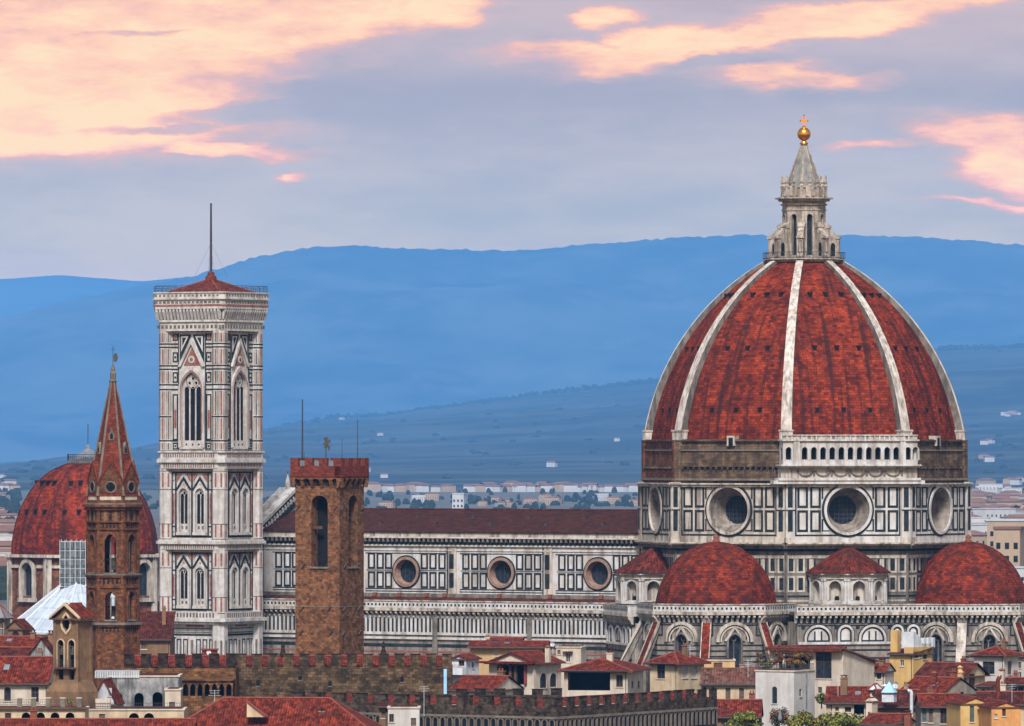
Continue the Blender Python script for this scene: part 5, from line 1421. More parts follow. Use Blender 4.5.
NO_G = 'houses in front of the cathedral'
def house(name, label, D, phi, pxa, pxb, y_eave, roof='gable_u', y_ridge=None, depth=None, pxc=None, wall='plaster_cream', rmat='roof_tile', wins=(), over=.45, cat='house', group=NO_G, z0=0.0, chim=(), rise=None):
    fr = Fr(PX(pxb, D), D, phi) if phi <= 0 else Fr(PX(pxa, D), D, phi)
    if phi <= 0:
        ua = fr.u(pxa); W = -ua; fr = fr.sub(ua, 0)
    else:
        W = fr.u(pxb)
    if depth is None:
        f2 = fr.sub(W, 0, 90); depth = f2.u(pxc)
    ze = PZ(y_eave, D)
    if rise is None:
        if roof == 'flat': rise = 0
        else:
            dm = 0 if roof == 'shed_back' else (-depth if roof == 'shed' else -depth / 2)
            yy = fr.p(W / 2, dm, 0)[1]; rise = PZ(y_ridge, yy) - ze
    c_ = fr.p(W / 2, -depth / 2, z0)
    t_ = thing(name, label, cat, c_, group)
    F = {'f': fr, 'r': fr.sub(W, 0, 90), 'b': fr.sub(W, -depth, 180), 'l': fr.sub(0, -depth, -90)}
    LEN = {'f': W, 'b': W, 'r': depth, 'l': depth}
    b = MB(); made = []
    for k in 'frbl':
        f, L = F[k], LEN[k]
        top = [(L, ze), (0, ze)]
        if roof == 'gable_u' and k in 'rl': top = [(L, ze), (L / 2, ze + rise - .1), (0, ze)]
        if roof == 'gable_n' and k in 'fb': top = [(L, ze), (L / 2, ze + rise - .1), (0, ze)]
        if roof == 'shed' and k in 'rl': top = [(L, ze + (rise if k == 'r' else 0)), (0, ze + (rise if k == 'l' else 0))]
        if roof == 'shed' and k == 'b': top = [(L, ze + rise), (0, ze + rise)]
        if roof == 'shed_back' and k in 'rl': top = [(L, ze + (rise if k == 'l' else 0)), (0, ze + (rise if k == 'r' else 0))]
        if roof == 'shed_back' and k == 'f': top = [(L, ze + rise), (0, ze + rise)]
        holes = []
        for w_ in wins:
            if w_[0] != k: continue
            _, px, y0, y1, ww, st = w_[:6]
            u = f.u(px); D2 = f.p(u, 0, 0)[1]; za, zb = PZ(y1, D2), PZ(y0, D2)
            u = min(max(u, ww / 2 + .1), L - ww / 2 - .1)
            sh = arch(u, za, ww, zb - ww / 2, zb, 5) if 'arch' in st else rect(u - ww / 2, u + ww / 2, za, zb)
            holes.append(sh); made.append((f, u, za, zb, ww, st, sh))
        b.wall(f, [(0, z0), (L, z0)] + top, holes, 0, .28, wall)
    wo = b.build('wall', t_)
    for f, u, za, zb, ww, st, sh in made:
        if 'void' in st:
            b = MB(); b.box(f, u - ww / 2 - .3, u + ww / 2 + .3, -3.0, -2.8, za - .1, zb + .1, 'void_dark'); b.box(f, u - ww / 2 - .3, u + ww / 2 + .3, -3.0, -.25, za - .3, za - .02, 'grey_stone'); b.box(f, u - ww / 2 - .3, u + ww / 2 + .3, -3.0, -.25, zb + .02, zb + .2, 'timber'); 
            for s_ in (-1, 1): b.box(f, u + s_ * (ww / 2 + .2) - .1, u + s_ * (ww / 2 + .2) + .1, -3.0, -.25, za, zb, 'red_wood' if 'red' in st else 'timber')
            b.build('loggia', t_); continue
        b = MB()
        fm = 'shutter_pale' if 'pale' in st else ('shutter_green' if 'green' in st else ('wood_brown' if 'brown' in st else 'shutter'))
        if 'arch' in st:
            ins = arch(u, za + .08, max(.1, ww - .2), zb - ww / 2, zb - .1, 5)
            b.ring(f, sh, ins, -.24, -.14, fm, closed=False)
        else:
            b.ring(f, rect(u - ww / 2, u + ww / 2, za, zb), rect(u - ww / 2 + .09, u + ww / 2 - .09, za + .09, zb - .09), -.24, -.12, fm)
            b.box(f, u - .04, u + .04, -.24, -.13, za + .05, zb - .05, fm)
            if zb - za > 1.3: b.box(f, u - ww / 2 + .05, u + ww / 2 - .05, -.24, -.14, za + (zb - za) * .62, za + (zb - za) * .62 + .07, fm)
        b.box(f, u - ww / 2 - .12, u + ww / 2 + .12, -.1, .1, za - .14, za - .01, 'plaster_pale')
        if 'open' in st:
            for s_ in (-1, 1): b.box(f, *sorted((u + s_ * ww / 2, u + s_ * (ww / 2 + ww * .48))), .02, .08, za, zb, fm)
        wob = b.build('window', t_)
        b = MB()
        if 'shut' in st:
            b.box(f, u - ww / 2 + .05, u + ww / 2 - .05, -.22, -.17, za + .05, zb - .05, fm)
            n = int((zb - za) / .18)
            for i in range(n): b.box(f, u - ww / 2 + .1, u + ww / 2 - .1, -.19, -.15, za + .1 + i * .18, za + .19 + i * .18, fm)
        else:
            b.face([f.p(x, -.2, z) for x, z in sh], 'glass_dark')
        b.build('shutter' if 'shut' in st else 'pane', wob)
    b = MB()
    if roof == 'flat':
        b.box(fr, -.12, W + .12, -depth - .12, .12, ze - .05, ze + .14, 'plaster_pale')
        b.box(fr, .3, W - .3, -depth + .3, -.3, ze + .14, ze + .2, 'roof_tile_dark')
    elif roof in ('gable_u',):
        sl = rise / (depth / 2); roof_solid(b, fr, -over * .5, W + over * .5, -depth - over, over, ze - sl * over + .12, ze + rise + .12, roof, rmat)
    elif roof == 'gable_n':
        sl = rise / (W / 2); roof_solid(b, fr, -over, W + over, -depth - over * .5, over * .5, ze - sl * over + .12, ze + rise + .12, roof, rmat)
    elif roof == 'hip':
        roof_solid(b, fr, -over, W + over, -depth - over, over, ze - .02, ze + rise + .1, roof, rmat)
    else:
        roof_solid(b, fr, -over * .6, W + over * .6, -depth - over, over, ze + .1, ze + rise + .12, roof, rmat)
    ro = b.build('roof', t_)
    if roof in ('gable_u', 'hip', 'shed'):      # gutter and a stack
        b = MB(); zg = ze - (rise / (depth / 2) * over if roof == 'gable_u' else 0) - .05
        b.tube(fr.p(-.2, over + .06, zg), fr.p(W + .2, over + .06, zg), .09, 'iron', 6)
        b.tube(fr.p(W - .25, .08, zg - .2), fr.p(W - .25, .08, z0 + .5), .06, 'iron', 5); b.build('gutter', ro)
        if not chim and W > 5 and cat == 'house':
            u = W * random.choice((.2, .3, .7, .8)); b = MB(); wd = random.uniform(.6, .95); m = random.choice(('plaster_ochre', 'plaster_pale', 'plaster_grey', 'terracotta'))
            dd = -depth / 2 - .6; z1 = ze + rise + random.uniform(.5, 1.1)
            b.box(fr, u - wd / 2, u + wd / 2, dd - wd / 2, dd + wd / 2, ze, z1, m); b.box(fr, u - wd / 2 - .1, u + wd / 2 + .1, dd - wd / 2 - .1, dd + wd / 2 + .1, z1, z1 + .12, m)
            for e in (-.25, .25): b.lathe(*fr.p(u + e * wd, dd, 0)[:2], [(.13, z1 + .12), (.12, z1 + .5)], 8, 'terracotta')
            b.build('chimney', ro)
        if W > 7 and roof == 'gable_u' and rmat == 'roof_tile':
            u = W * random.uniform(.35, .65); tt = .55; b = MB(); sl = rise / (depth / 2); dd = -depth / 2 * tt
            f = fr; q = [f.p(u - .4, dd + .5, ze + sl * (-dd - .5) + .2), f.p(u + .4, dd + .5, ze + sl * (-dd - .5) + .2), f.p(u + .4, dd - .5, ze + sl * (-dd + .5) + .2), f.p(u - .4, dd - .5, ze + sl * (-dd + .5) + .2)]
            b.face(q, 'lead_grey')
            lo_ = [(x, y, z - .3) for x, y, z in q]
            for i in range(4): b.face([lo_[i], lo_[(i + 1) % 4], q[(i + 1) % 4], q[i]], 'iron')
            b.build('skylight', ro)
    for (px, y0, y1, wd, dd, m) in chim:
        u = fr.u(px, dd); Dc = fr.p(u, dd, 0)[1]; b = MB(); z1, zb = PZ(y0, Dc), PZ(y1, Dc)
        b.box(fr, u - wd / 2, u + wd / 2, dd - wd / 2, dd + wd / 2, zb - 1.0, z1, m)
        b.box(fr, u - wd / 2 - .1, u + wd / 2 + .1, dd - wd / 2 - .1, dd + wd / 2 + .1, z1, z1 + .12, m)
        for e in (-.3, .3): b.box(fr, u + e * wd - .08, u + e * wd + .08, dd - .25, dd + .25, z1 + .12, z1 + .38, 'terracotta')
        b.box(fr, u - wd / 2, u + wd / 2, dd - wd / 2, dd + wd / 2, z1 + .38, z1 + .5, 'roof_tile')
        b.build('chimney', ro)
    t_['_f'] = (fr.ox, fr.oy, fr.phi); t_['_w'] = W
    return t_, fr, W, depth, ze, rise, ro, wo

# --- crenellated palace: upper block
def merlons(parent, fr, u0, u1, zb, zt, pitch, wd, th, mat, d=0.0):
    n = round((u1 - u0 - wd) / pitch)
    for i in range(n + 1):
        u = u0 + (u1 - u0 - wd) * i / n
        b = MB(); e = random.uniform(-.06, .06)
        b.box(fr, u + .003, u + wd - .003, d - th, d - .003, zb + .002, zt + e, mat)
        b.box(fr, u - .06, u + wd + .06, d - th - .06, d + .06, zt + e, zt + e + .13, 'merlon_dark')
        b.build('merlon', parent)
pal = thing('crenellated_palace', 'long brown stone palace block with dark battlements and a small arcade under its left wing', 'palace', (PX(290, 990), 990, 0))
def pwing(D, phi, pxa, pxb, ytop, ynotch, mat, mm, back):
    fr = Fr(PX(pxa, D), D, phi); W = fr.u(pxb); z1, zn_ = PZ(ytop, D), PZ(ynotch, D)
    b = MB(); b.box(fr, 0, W, -back, 0, 0, zn_, mat); b.box(fr, .2, W - .2, -1.1, -.9, zn_, zn_ + .3, 'merlon_dark') if False else None
    w_ = b.build('wall', pal)
    merlons(pal, fr, 0, W, zn_, z1, 2.36, 1.42, .6, mm)
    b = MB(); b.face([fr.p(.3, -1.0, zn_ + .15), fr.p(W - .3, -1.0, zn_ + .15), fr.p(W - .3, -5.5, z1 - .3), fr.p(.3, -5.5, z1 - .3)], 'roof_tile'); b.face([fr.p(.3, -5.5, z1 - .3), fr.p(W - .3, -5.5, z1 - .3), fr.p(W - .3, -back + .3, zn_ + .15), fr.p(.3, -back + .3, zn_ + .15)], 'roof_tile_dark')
    b.tube(fr.p(.3, -5.5, z1 - .3), fr.p(W - .3, -5.5, z1 - .3), .12, 'ridge_tile', 5); b.build('roof', pal)
    return fr, W, w_
frP, WP, wP = pwing(972, 0, 124, 236, 654.5, 668, 'palace_stone_warm', 'merlon_dark', 11)
frQ, WQ, wQ = pwing(985, 0, 236, 452, 654.5, 667, 'palace_stone', 'palace_stone', 11.5)
b = MB(); D2 = 966.0; fr = Fr(PX(180, D2), D2, 0); W = fr.u(233)
us = [PX(p, D2) - PX(180, D2) for p in (185.5, 192.7, 200, 207.2, 214.4, 221.6, 228.8)]
b.wall(fr, rect(0, W, PZ(697, D2), PZ(681, D2)), [arch(u, PZ(696, D2), .72, PZ(688, D2), PZ(683.5, D2), 5) for u in us], 0, .5, 'palace_stone_warm')
b.box(fr, -.1, W + .1, -6, .25, PZ(681, D2), PZ(679.6, D2), 'palace_stone_warm'); b.box(fr, 0, W, -6, -.0, 0, PZ(697, D2), 'palace_stone_warm'); b.box(fr, 0, W, -3.5, -3.3, PZ(697, D2), PZ(681, D2), 'void_dark')
b.build('arcade', pal)
b = MB()        # narrow pale drainpipe and slit windows on the long wall
b.box(frQ, WQ - 1.2, WQ - .75, 0, .2, PZ(694, 985), PZ(669, 985), 'awning_blue'); b.build('downpipe', pal)
for px, y0, y1 in ((258, 680, 686), (300, 676, 680), (330, 681, 686), (402, 677, 682)):
    u = frQ.u(px); b = MB(); b.box(frQ, u - .25, u + .25, -.4, .02, PZ(y1, 985), PZ(y0, 985), 'void_dark'); b.box(frQ, u - .35, u + .35, -.1, .1, PZ(y1 + 1, 985), PZ(y1, 985), 'grey_stone'); b.build('slit_window', pal)

# --- lower crenellated wing, corner towards us
lw = thing('battlemented_wing', 'low dark stone wing with square battlements over a row of small corbel arches', 'palace wing', (PX(556, 892), 892, 0))
LD = 890.0; frR = Fr(PX(556, LD), LD, 58); WR = frR.u(717); f_ = Fr(PX(556, LD), LD, -32); uL = f_.u(290); frL = f_.sub(uL, 0); WL = -uL
z1, zn_ = PZ(698.5, LD), PZ(707.5, LD); zc1, zc0 = PZ(717, LD), PZ(727, LD)
b = MB()
for fr, W in ((frL, WL), (frR, WR)):
    b.face([fr.p(0, 0, 0), fr.p(W, 0, 0), fr.p(W, 0, zn_), fr.p(0, 0, zn_)], 'dark_stone'); b.face([fr.p(0, -.7, zn_ - 2), fr.p(W, -.7, zn_ - 2), fr.p(W, -.7, zn_), fr.p(0, -.7, zn_)], 'dark_stone'); b.face([fr.p(0, 0, zn_), fr.p(W, 0, zn_), fr.p(W, -.7, zn_), fr.p(0, -.7, zn_)], 'dark_stone')
    b.box(fr, .0, W, -.1, .2, zc1 - .3, zc1, 'grey_stone')
    n = int(W / 1.12)
    for i in range(n):
        u = (i + .5) * W / n
        b.prism(fr, arch(u, zc0 - 1, .66, zc0 + .55, zc1 - .42, 5), -.1, .015, 'void_dark')
        b.ring(fr, arch(u, zc0 - 1, .98, zc0 + .55, zc1 - .3, 5), arch(u, zc0 - 1, .66, zc0 + .55, zc1 - .42, 5), -.1, .14, 'grey_stone', closed=False)
b.face([frR.p(WR, 0, 0), frR.p(WR, -9, 0), frR.p(WR, -9, zn_), frR.p(WR, 0, zn_)], 'dark_stone')
b.build('wall', lw)
merlons(lw, frL, 0, WL, zn_, z1, 3.3, 2.0, .7, 'dark_stone'); merlons(lw, frR, 0, WR, zn_, z1, 3.05, 1.7, .3, 'dark_stone')
b = MB()
for fr, W, e0, e1 in ((frL, WL, .5, -4.2), (frR, WR, 4.2, -.5)):
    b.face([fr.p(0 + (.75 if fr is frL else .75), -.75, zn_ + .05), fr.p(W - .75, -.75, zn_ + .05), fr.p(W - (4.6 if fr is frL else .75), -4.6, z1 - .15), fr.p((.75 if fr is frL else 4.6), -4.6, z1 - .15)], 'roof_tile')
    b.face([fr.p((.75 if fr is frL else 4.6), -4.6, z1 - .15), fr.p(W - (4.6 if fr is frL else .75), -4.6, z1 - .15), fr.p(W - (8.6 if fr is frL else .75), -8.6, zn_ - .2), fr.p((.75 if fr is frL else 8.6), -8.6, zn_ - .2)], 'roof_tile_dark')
b.build('roof', lw)
b = MB(); fr = Fr(PX(456, 925), 925, 0)     # far battlement of the court, seen over the roof
b2 = thing('court_battlement', 'short far battlement of dark merlons showing above the palace wing roof', 'battlement', (PX(505, 925), 925, 0), None)
b.box(fr, 0, PX(562, 925) - PX(456, 925), -1, 0, 0, PZ(695, 925), 'dark_stone'); b.build('wall', b2)
merlons(b2, fr, 0, PX(562, 925) - PX(456, 925), PZ(695, 925), PZ(689.5, 925), 2.5, 1.5, .6, 'merlon_dark')
b = MB(); fr = Fr(PX(494, 903), 903, -10)      # pale blue sheet roof over the tiles
shd = thing('sheet_cover', 'pale blue sheet laid over the tiles behind the battlement', 'sheet', (PX(520, 903), 903, PZ(700, 903)))
b.prism(Fr(PX(492, 900), 900, -32), [(0, PZ(698.5, 900)), (7.5, PZ(698.3, 900)), (6.6, PZ(702.5, 900)), (.6, PZ(702.5, 900))], -1.3, -1.2, 'awning_blue'); b.build('sheet', shd)

# --- left edge
house('red_roofed_house', 'cream house with two windows under a big plain red roof at the left edge', 930, -8, -30, 48, 682, 'gable_u', 657.5, depth=9, wall='plaster_pale', wins=(('f', 7.5, 687, 701, .95, 'arch brown'), ('f', 35, 687, 702, 1.05, 'brown')))
house('tiled_house', 'low house with narrow dark red roof behind the big plain red roof', 965, -8, -25, 33, 658.5, 'gable_u', 648, depth=7, wall='plaster_pale', rmat='roof_tile_dark', wins=(('f', 10, 661, 666, .8, 'pale'),))
house('tiled_house', 'small red tiled house with cream eaves below the white pyramid roof', 990, -8, -30, 36, 646.5, 'gable_u', 637, depth=7, wall='plaster_cream', wins=(('f', 12, 650, 655, .7, 'brown'),), chim=((33, 633, 638, .7, -3, 'plaster_ochre'),))
house('grey_gabled_house', 'weathered grey gable wall standing left of the ochre bell turret', 950, -10, 29, 54, 655, 'gable_n', 637.5, depth=7, wall='chapel_grey', rmat='roof_tile_dark', wins=(('f', 41, 652, 656, .6, 'shut'),), chim=((51, 634, 641, .7, -3, 'plaster_ochre'),))
house('ochre_house', 'small ochre house with an arched window at the foot of the domed church', 1060, -25, 8, 22, 627, 'gable_n', 620, pxc=31, wall='plaster_ochre', rmat='roof_tile_dark', wins=(('f', 15.5, 631, 637, 1.3, 'arch'),))
house('lead_roofed_pavilion', 'little pavilion with a blue grey lead roof at the left edge', 1110, -20, -14, 4, 618, 'hip', 605, depth=2.5, wall='plaster_grey', rmat='lead_grey', wins=(('f', 3, 621, 628, .8, 'shut'),))
house('tiled_house', 'tiled house in shade between the brick bell tower and the marble bell tower', 1120, 0, 128, 170, 640, 'shed', 612, depth=14, wall='plaster_ochre', rmat='roof_tile_dark', wins=(('f', 144, 643, 649, .9, 'shut'),))
# terrace with loggia arches
t_, fr, W, dp, ze, ri, ro, wo = house('arcaded_house', 'cream arcaded house with a pillared roof terrace in the lower left corner', 880, 0, -25, 85, 709.5, 'flat', depth=8, wall='plaster_cream', wins=tuple(('f', p, 712.5, 722.5, 1.15, 'arch void') for p in (26, 40.5, 55, 70)) + (('f', 8, 713, 721, .8, 'brown'),))
b = MB(); b.box(fr, -.3, W + .3, -.4, .35, ze + .02, ze + .32, 'timber'); b.build('cornice', t_)
for p in (19.5, 33.5, 48, 62.5, 79):
    b = MB(); u = fr.u(p); b.box(fr, u - .3, u + .3, -.7, -.1, ze + .32, PZ(698.5, 880), 'grey_stone'); b.box(fr, u - .36, u + .36, -.76, -.04, PZ(698.5, 880), PZ(697.6, 880), 'plaster_pale'); b.build('terrace_pier', t_)
b = MB()
for za in (.62, .95, 1.25): b.tube(fr.p(.3, -.4, ze + za), fr.p(W - .4, -.4, ze + za), .03, 'iron', 4)
for i in range(46): b.tube(fr.p(.3 + i * (W - .7) / 45, -.4, ze + .3), fr.p(.3 + i * (W - .7) / 45, -.4, ze + 1.25), .022, 'iron', 4)
b.build('railing', t_)
pl = thing('potted_shrub', 'small leafy shrub in a pot on the lower left terrace', 'plant', (PX(70, 881.5), 881.5, ze + .2))

# ochre bell turret
GD = 895.0
frG = Fr(PX(78, GD), GD, -31); ua = frG.u(54.5); frG = frG.sub(ua, 0); WG = -ua; fG2 = frG.sub(WG, 0, 90); dG = fG2.u(91.5)
bg = thing('bell_turret', 'small ochre bell turret with red gabled roof and two arched bell openings', 'bell turret', frG.p(WG / 2, -dG / 2, 0))
gz = lambda y: PZ(y, GD)
b = MB()
o1 = arch(WG * .27, gz(668), 1.0, gz(644.5), gz(640), 6); o2 = arch(WG * .73, gz(668), 1.0, gz(644.5), gz(640), 6)
o3 = [(WG * .5, gz(632.5)), (WG * .5 + .5, gz(628)), (WG * .5 + .62, gz(623)), (WG * .5 + .3, gz(617.5)), (WG * .5, gz(615)), (WG * .5 - .3, gz(617.5)), (WG * .5 - .62, gz(623)), (WG * .5 - .5, gz(628))]
o4 = rect(WG * .27 - .4, WG * .27 + .4, gz(680), gz(670)); o5 = rect(WG * .73 - .4, WG * .73 + .4, gz(680), gz(670))
b.wall(frG, [(0, 0), (WG, 0), (WG, gz(618)), (WG / 2, gz(606)), (0, gz(618))], [o1, o2, o3, o4, o5], 0, .5, 'plaster_ochre')
b.face([fG2.p(0, 0, 0), fG2.p(dG, 0, 0), fG2.p(dG, 0, gz(618)), fG2.p(0, 0, gz(618))], 'plaster_ochre')
fl = frG.sub(0, -dG, -90); b.face([fl.p(0, 0, 0), fl.p(dG, 0, 0), fl.p(dG, 0, gz(618)), fl.p(0, 0, gz(618))], 'plaster_ochre')
b.face([frG.p(0, -dG, 0), frG.p(WG, -dG, 0), frG.p(WG, -dG, gz(618)), frG.p(WG / 2, -dG, gz(606)), frG.p(0, -dG, gz(618))], 'plaster_ochre')
for s0 in (0, WG): 
    b.box(frG, s0 - .12 if s0 == 0 else WG - .3, .3 if s0 == 0 else WG + .12, -.2, .14, gz(684), gz(619.5), 'plaster_ochre'); b.box(frG, s0 - .18 if s0 == 0 else WG - .36, .36 if s0 == 0 else WG + .18, -.2, .2, gz(621), gz(618.6), 'plaster_cream')
for u in (.2, dG - .2): b.box(fG2, u - .25, u + .25, -.2, .12, gz(684), gz(619.5), 'plaster_ochre')
b.box(fG2, -.1, dG + .1, -.2, .22, gz(621), gz(618.4), 'plaster_cream')
b.ring(frG, [(WG * .5 + (x - WG * .5) * 1.45, gz(624) + (z - gz(624)) * 1.3) for x, z in o3], o3, -.05, .12, 'plaster_cream')
for uc in (WG * .27, WG * .73): b.ring(frG, arch(uc, gz(668), 1.3, gz(644.5), gz(638.7), 6), arch(uc, gz(668), 1.0, gz(644.5), gz(640), 6), -.05, .1, 'plaster_cream', closed=False)
# flared foot
for k, (f, L) in enumerate(((frG, WG), (fG2, dG), (fl, dG))):
    b.face([f.p(-.9 if k == 0 else -.6, .6, 0), f.p(L + .6, .6, 0), f.p(L + .6, .6, gz(692)), f.p(-.9 if k == 0 else -.6, .6, gz(692))], 'plaster_ochre')
    b.face([f.p(-.9 if k == 0 else -.6, .6, gz(692)), f.p(L + .6, .6, gz(692)), f.p(L, .02, gz(680)), f.p(0, .02, gz(680))], 'plaster_ochre')
tw = b.build('turret_wall', bg)
b = MB(); b.box(frG, .3, WG - .3, -dG + .3, -.8, gz(682), gz(616), 'void_dark'); b.build('opening_dark', tw)
b = MB(); roof_solid(b, frG, -.55, WG + .55, -dG - .4, .5, gz(618.5), gz(603.8), 'gable_n', 'roof_tile'); 
b.prism(frG, [(-.55, gz(619.4)), (-.55, gz(617.4)), (WG / 2, gz(602.8)), (WG + .55, gz(617.4)), (WG + .55, gz(619.4)), (WG / 2, gz(605.6))], .2, .55, 'plaster_cream')
rf = b.build('roof', bg)
b = MB(); c_ = frG.p(WG / 2, -.4, 0); b.lathe(c_[0], c_[1], [(.3, gz(604.5)), (.16, gz(600)), (.2, gz(599)), (.04, gz(592))], 6, 'metal_pale'); b.build('finial', rf)
b = MB(); b.box(frG, .15, WG - .15, .0, .75, gz(669), gz(667.6), 'timber')
for i in range(11): b.tube(frG.p(.2 + i * (WG - .4) / 10, .7, gz(667.6)), frG.p(.2 + i * (WG - .4) / 10, .7, gz(660)), .025, 'iron', 4)
b.tube(frG.p(.2, .7, gz(660)), frG.p(WG - .2, .7, gz(660)), .035, 'iron', 4); b.build('balcony', bg)
for uc in (WG * .27, WG * .73):
    b = MB(); p = frG.p(uc, -.35, 0); b.lathe(p[0], p[1], [(.38, gz(655)), (.33, gz(651)), (.18, gz(647.5)), (0, gz(646.8))], 10, 'bronze'); b.tube(frG.p(uc - .5, -.35, gz(646.6)), frG.p(uc + .5, -.35, gz(646.6)), .07, 'timber', 5); b.build('bell', bg)

# grey chapel cluster
t_, fr, W, dp, ze, ri, ro, wo = house('stained_chapel', 'weathered grey white chapel with three dark arches beside the ochre bell turret', 912, 0, 108, 179, 676.5, 'flat', depth=8, wall='chapel_grey', wins=(('f', 118.5, 693, 706, 1.1, 'arch void'), ('f', 139, 693, 707, 1.25, 'arch void'), ('f', 157.5, 692, 707, 1.35, 'arch void'), ('f', 170, 692, 699, .5, 'shut')))
b = MB(); 
for i in range(26):
    u = fr.u(95) + i * .23; b.box(fr, u, u + .13, -4.2, .15, PZ(678, 912), PZ(671, 912), 'metal_pale')
b.box(fr, fr.u(95), fr.u(139.5), -4.2, .08, PZ(678, 912), PZ(671.3, 912), 'chapel_grey'); b.build('ribbed_parapet', t_)
house('lean_to', 'white lean-to gable with a red tiled verge beside the stained chapel', 905, -6, 93.5, 114, 699, 'gable_n', 679.5, depth=6, wall='plaster_bluewhite', wins=(('f', 110, 688, 696, .45, 'brown'),), cat='lean-to')
house('stained_annex', 'square stained white block on the right of the stained chapel', 903, 0, 165, 180.5, 690, 'flat', depth=5, wall='plaster_pale', wins=(('f', 172, 702, 707, .8, 'shut'),), cat='annex')
t_, fr, W, dp, ze, ri, ro, wo = house('arched_terrace', 'pale terrace wall with two dark arches under the stained chapel', 896, 0, 86, 184, 710, 'flat', depth=7, wall='plaster_cream', wins=(('f', 134, 713, 724, 1.35, 'arch void'), ('f', 149, 713, 724, 1.35, 'arch void'), ('f', 102, 714, 722, .8, 'shut')), cat='terrace')
b = MB(); 
for za in (.5, .9): b.tube(fr.p(.3, -.2, ze + za), fr.p(W - .3, -.2, ze + za), .03, 'iron', 4)
for i in range(40): b.tube(fr.p(.3 + i * (W - .6) / 39, -.2, ze + .1), fr.p(.3 + i * (W - .6) / 39, -.2, ze + .95), .022, 'iron', 4)
b.build('railing', t_)
b = MB(); u = fr.u(102); b.box(fr, u - .9, u + 1.1, -1.6, -.3, ze + .1, PZ(699, 896), 'plaster_pale'); b.build('stair_block', t_)
# near roofs along the bottom edge
house('near_house', 'long red tiled roof running along the bottom edge of the picture', 830, 0, -40, 192, 745, 'gable_u', 719.8, depth=13, wall='plaster_cream', wins=(('f', 20, 752, 760, 1, 'brown'),))
t_, fr, W, dp, ze, ri, ro, wo = house('near_house', 'broad red hipped roof with a little cream dormer near the bottom edge', 848, -6, 160, 378, 738, 'hip', 698.5, depth=14, wall='plaster_cream', wins=(('f', 210, 745, 755, 1, 'brown'),), chim=((322, 712, 722, .7, -4.5, 'plaster_grey'),))
b = MB(); f2 = Fr(PX(247, 851), 851, -4)
b.prism(f2, [(0, PZ(717, 851)), (2.3, PZ(717, 851)), (0, PZ(702.5, 851))], -1.5, .2, 'plaster_cream'); b.prism(f2, [(-.1, PZ(702, 851)), (-.1, PZ(701, 851)), (2.5, PZ(716, 851)), (2.3, PZ(717.3, 851))], -1.6, .3, 'ridge_tile'); b.build('dormer', ro)
an = thing('roof_antenna', 'thin television aerial on the broad hipped roof near the bottom edge', 'antenna', (*fr.p(6, -6, 0)[:2], PZ(708, 854)))
b = MB(); p = an.location; b.tube((p.x, p.y, p.z - 1), (p.x, p.y, p.z + 2.2), .03, 'metal_pale', 4)
for z, l in ((2.1, .7), (1.8, .55), (1.5, .8)): b.tube((p.x - l, p.y, p.z + z), (p.x + l, p.y, p.z + z), .02, 'metal_pale', 4)
b.build('mast', an)
t_, fr, W, dp, ze, ri, ro, wo = house('white_roof_room', 'white flat roofed room with a red flowered sill below the dark battlements', 872, 0, 388, 419.5, 708, 'flat', depth=4, wall='plaster_white', wins=(('f', 413.5, 718, 726, .7, 'shut'), ('f', 391.5, 714, 722, .6, 'brown')), cat='roof room')
house('brown_roof_room', 'brown plastered shed leaning against the white flat roofed room', 876, 0, 379, 388, 707, 'shed', 703, depth=4, wall='plaster_ochre', rmat='roof_tile_dark', wins=(('f', 383.5, 712, 718, .5, 'shut'),), cat='roof room')

# --- middle
house('yellow_house', 'wide yellow house with thin double red eaves under the nave wall', 1135, -5, 470, 545, 646.8, 'gable_u', 641.5, depth=9, wall='plaster_yellow', wins=(('f', 496, 651, 656, .7, 'pale shut'), ('f', 520, 651, 656, .7, 'pale shut')), over=.9)
house('roof_room', 'long red topped attic room on the wide yellow house', 1139, -5, 487, 521, 641.5, 'gable_u', 638, depth=5, wall='plaster_ochre', wins=(('f', 503, 642, 645, .8, 'brown'),), cat='attic', z0=PZ(648, 1139))
t_, fr, W, dp, ze, ri, ro, wo = house('white_house', 'small white house with a railed balcony right of the long palace wall', 1070, -25, 452, 466, 658.5, 'gable_n', 655, pxc=479, wall='plaster_bluewhite', wins=(('f', 461.5, 659.5, 666, 1.0, 'brown'), ('r', 473, 662, 668, .7, 'shut')))
b = MB(); b.box(fr, -.4, W + .3, 0, 1.8, PZ(675, 1068), PZ(668, 1068), 'plaster_bluewhite')
for i in range(14): b.tube(fr.p(-.3 + i * (W + .5) / 13, 1.75, PZ(668, 1068)), fr.p(-.3 + i * (W + .5) / 13, 1.75, PZ(664.5, 1068)), .03, 'iron', 4)
b.build('balcony', t_)
house('tiled_house', 'low red tiled house with cream gables behind the court battlement', 975, -24, 450, 494, 690, 'gable_u', 676.5, pxc=522, wall='plaster_pale', wins=(('f', 466, 692, 699, .8, 'brown'), ('r', 505, 692, 698, .7, 'brown')))
t_, fr, W, dp, ze, ri, ro, wo = house('porticoed_house', 'cream house with an open pillared portico under its gable', 1022, -31, 489, 534, 662.5, 'gable_n', 652, pxc=561, wall='plaster_pale', wins=(('f', 511, 665, 684.5, 5.0, 'void red'), ('r', 543.5, 673, 688, 2.0, 'arch brown'), ('r', 553.5, 673, 687, 2.0, 'arch brown')), over=.7)
b = MB()
b.box(fr, -1.6, W + .4, .1, 1.3, PZ(664.3, 1020), PZ(662.3, 1020), 'roof_tile'); b.build('pent_roof', t_)
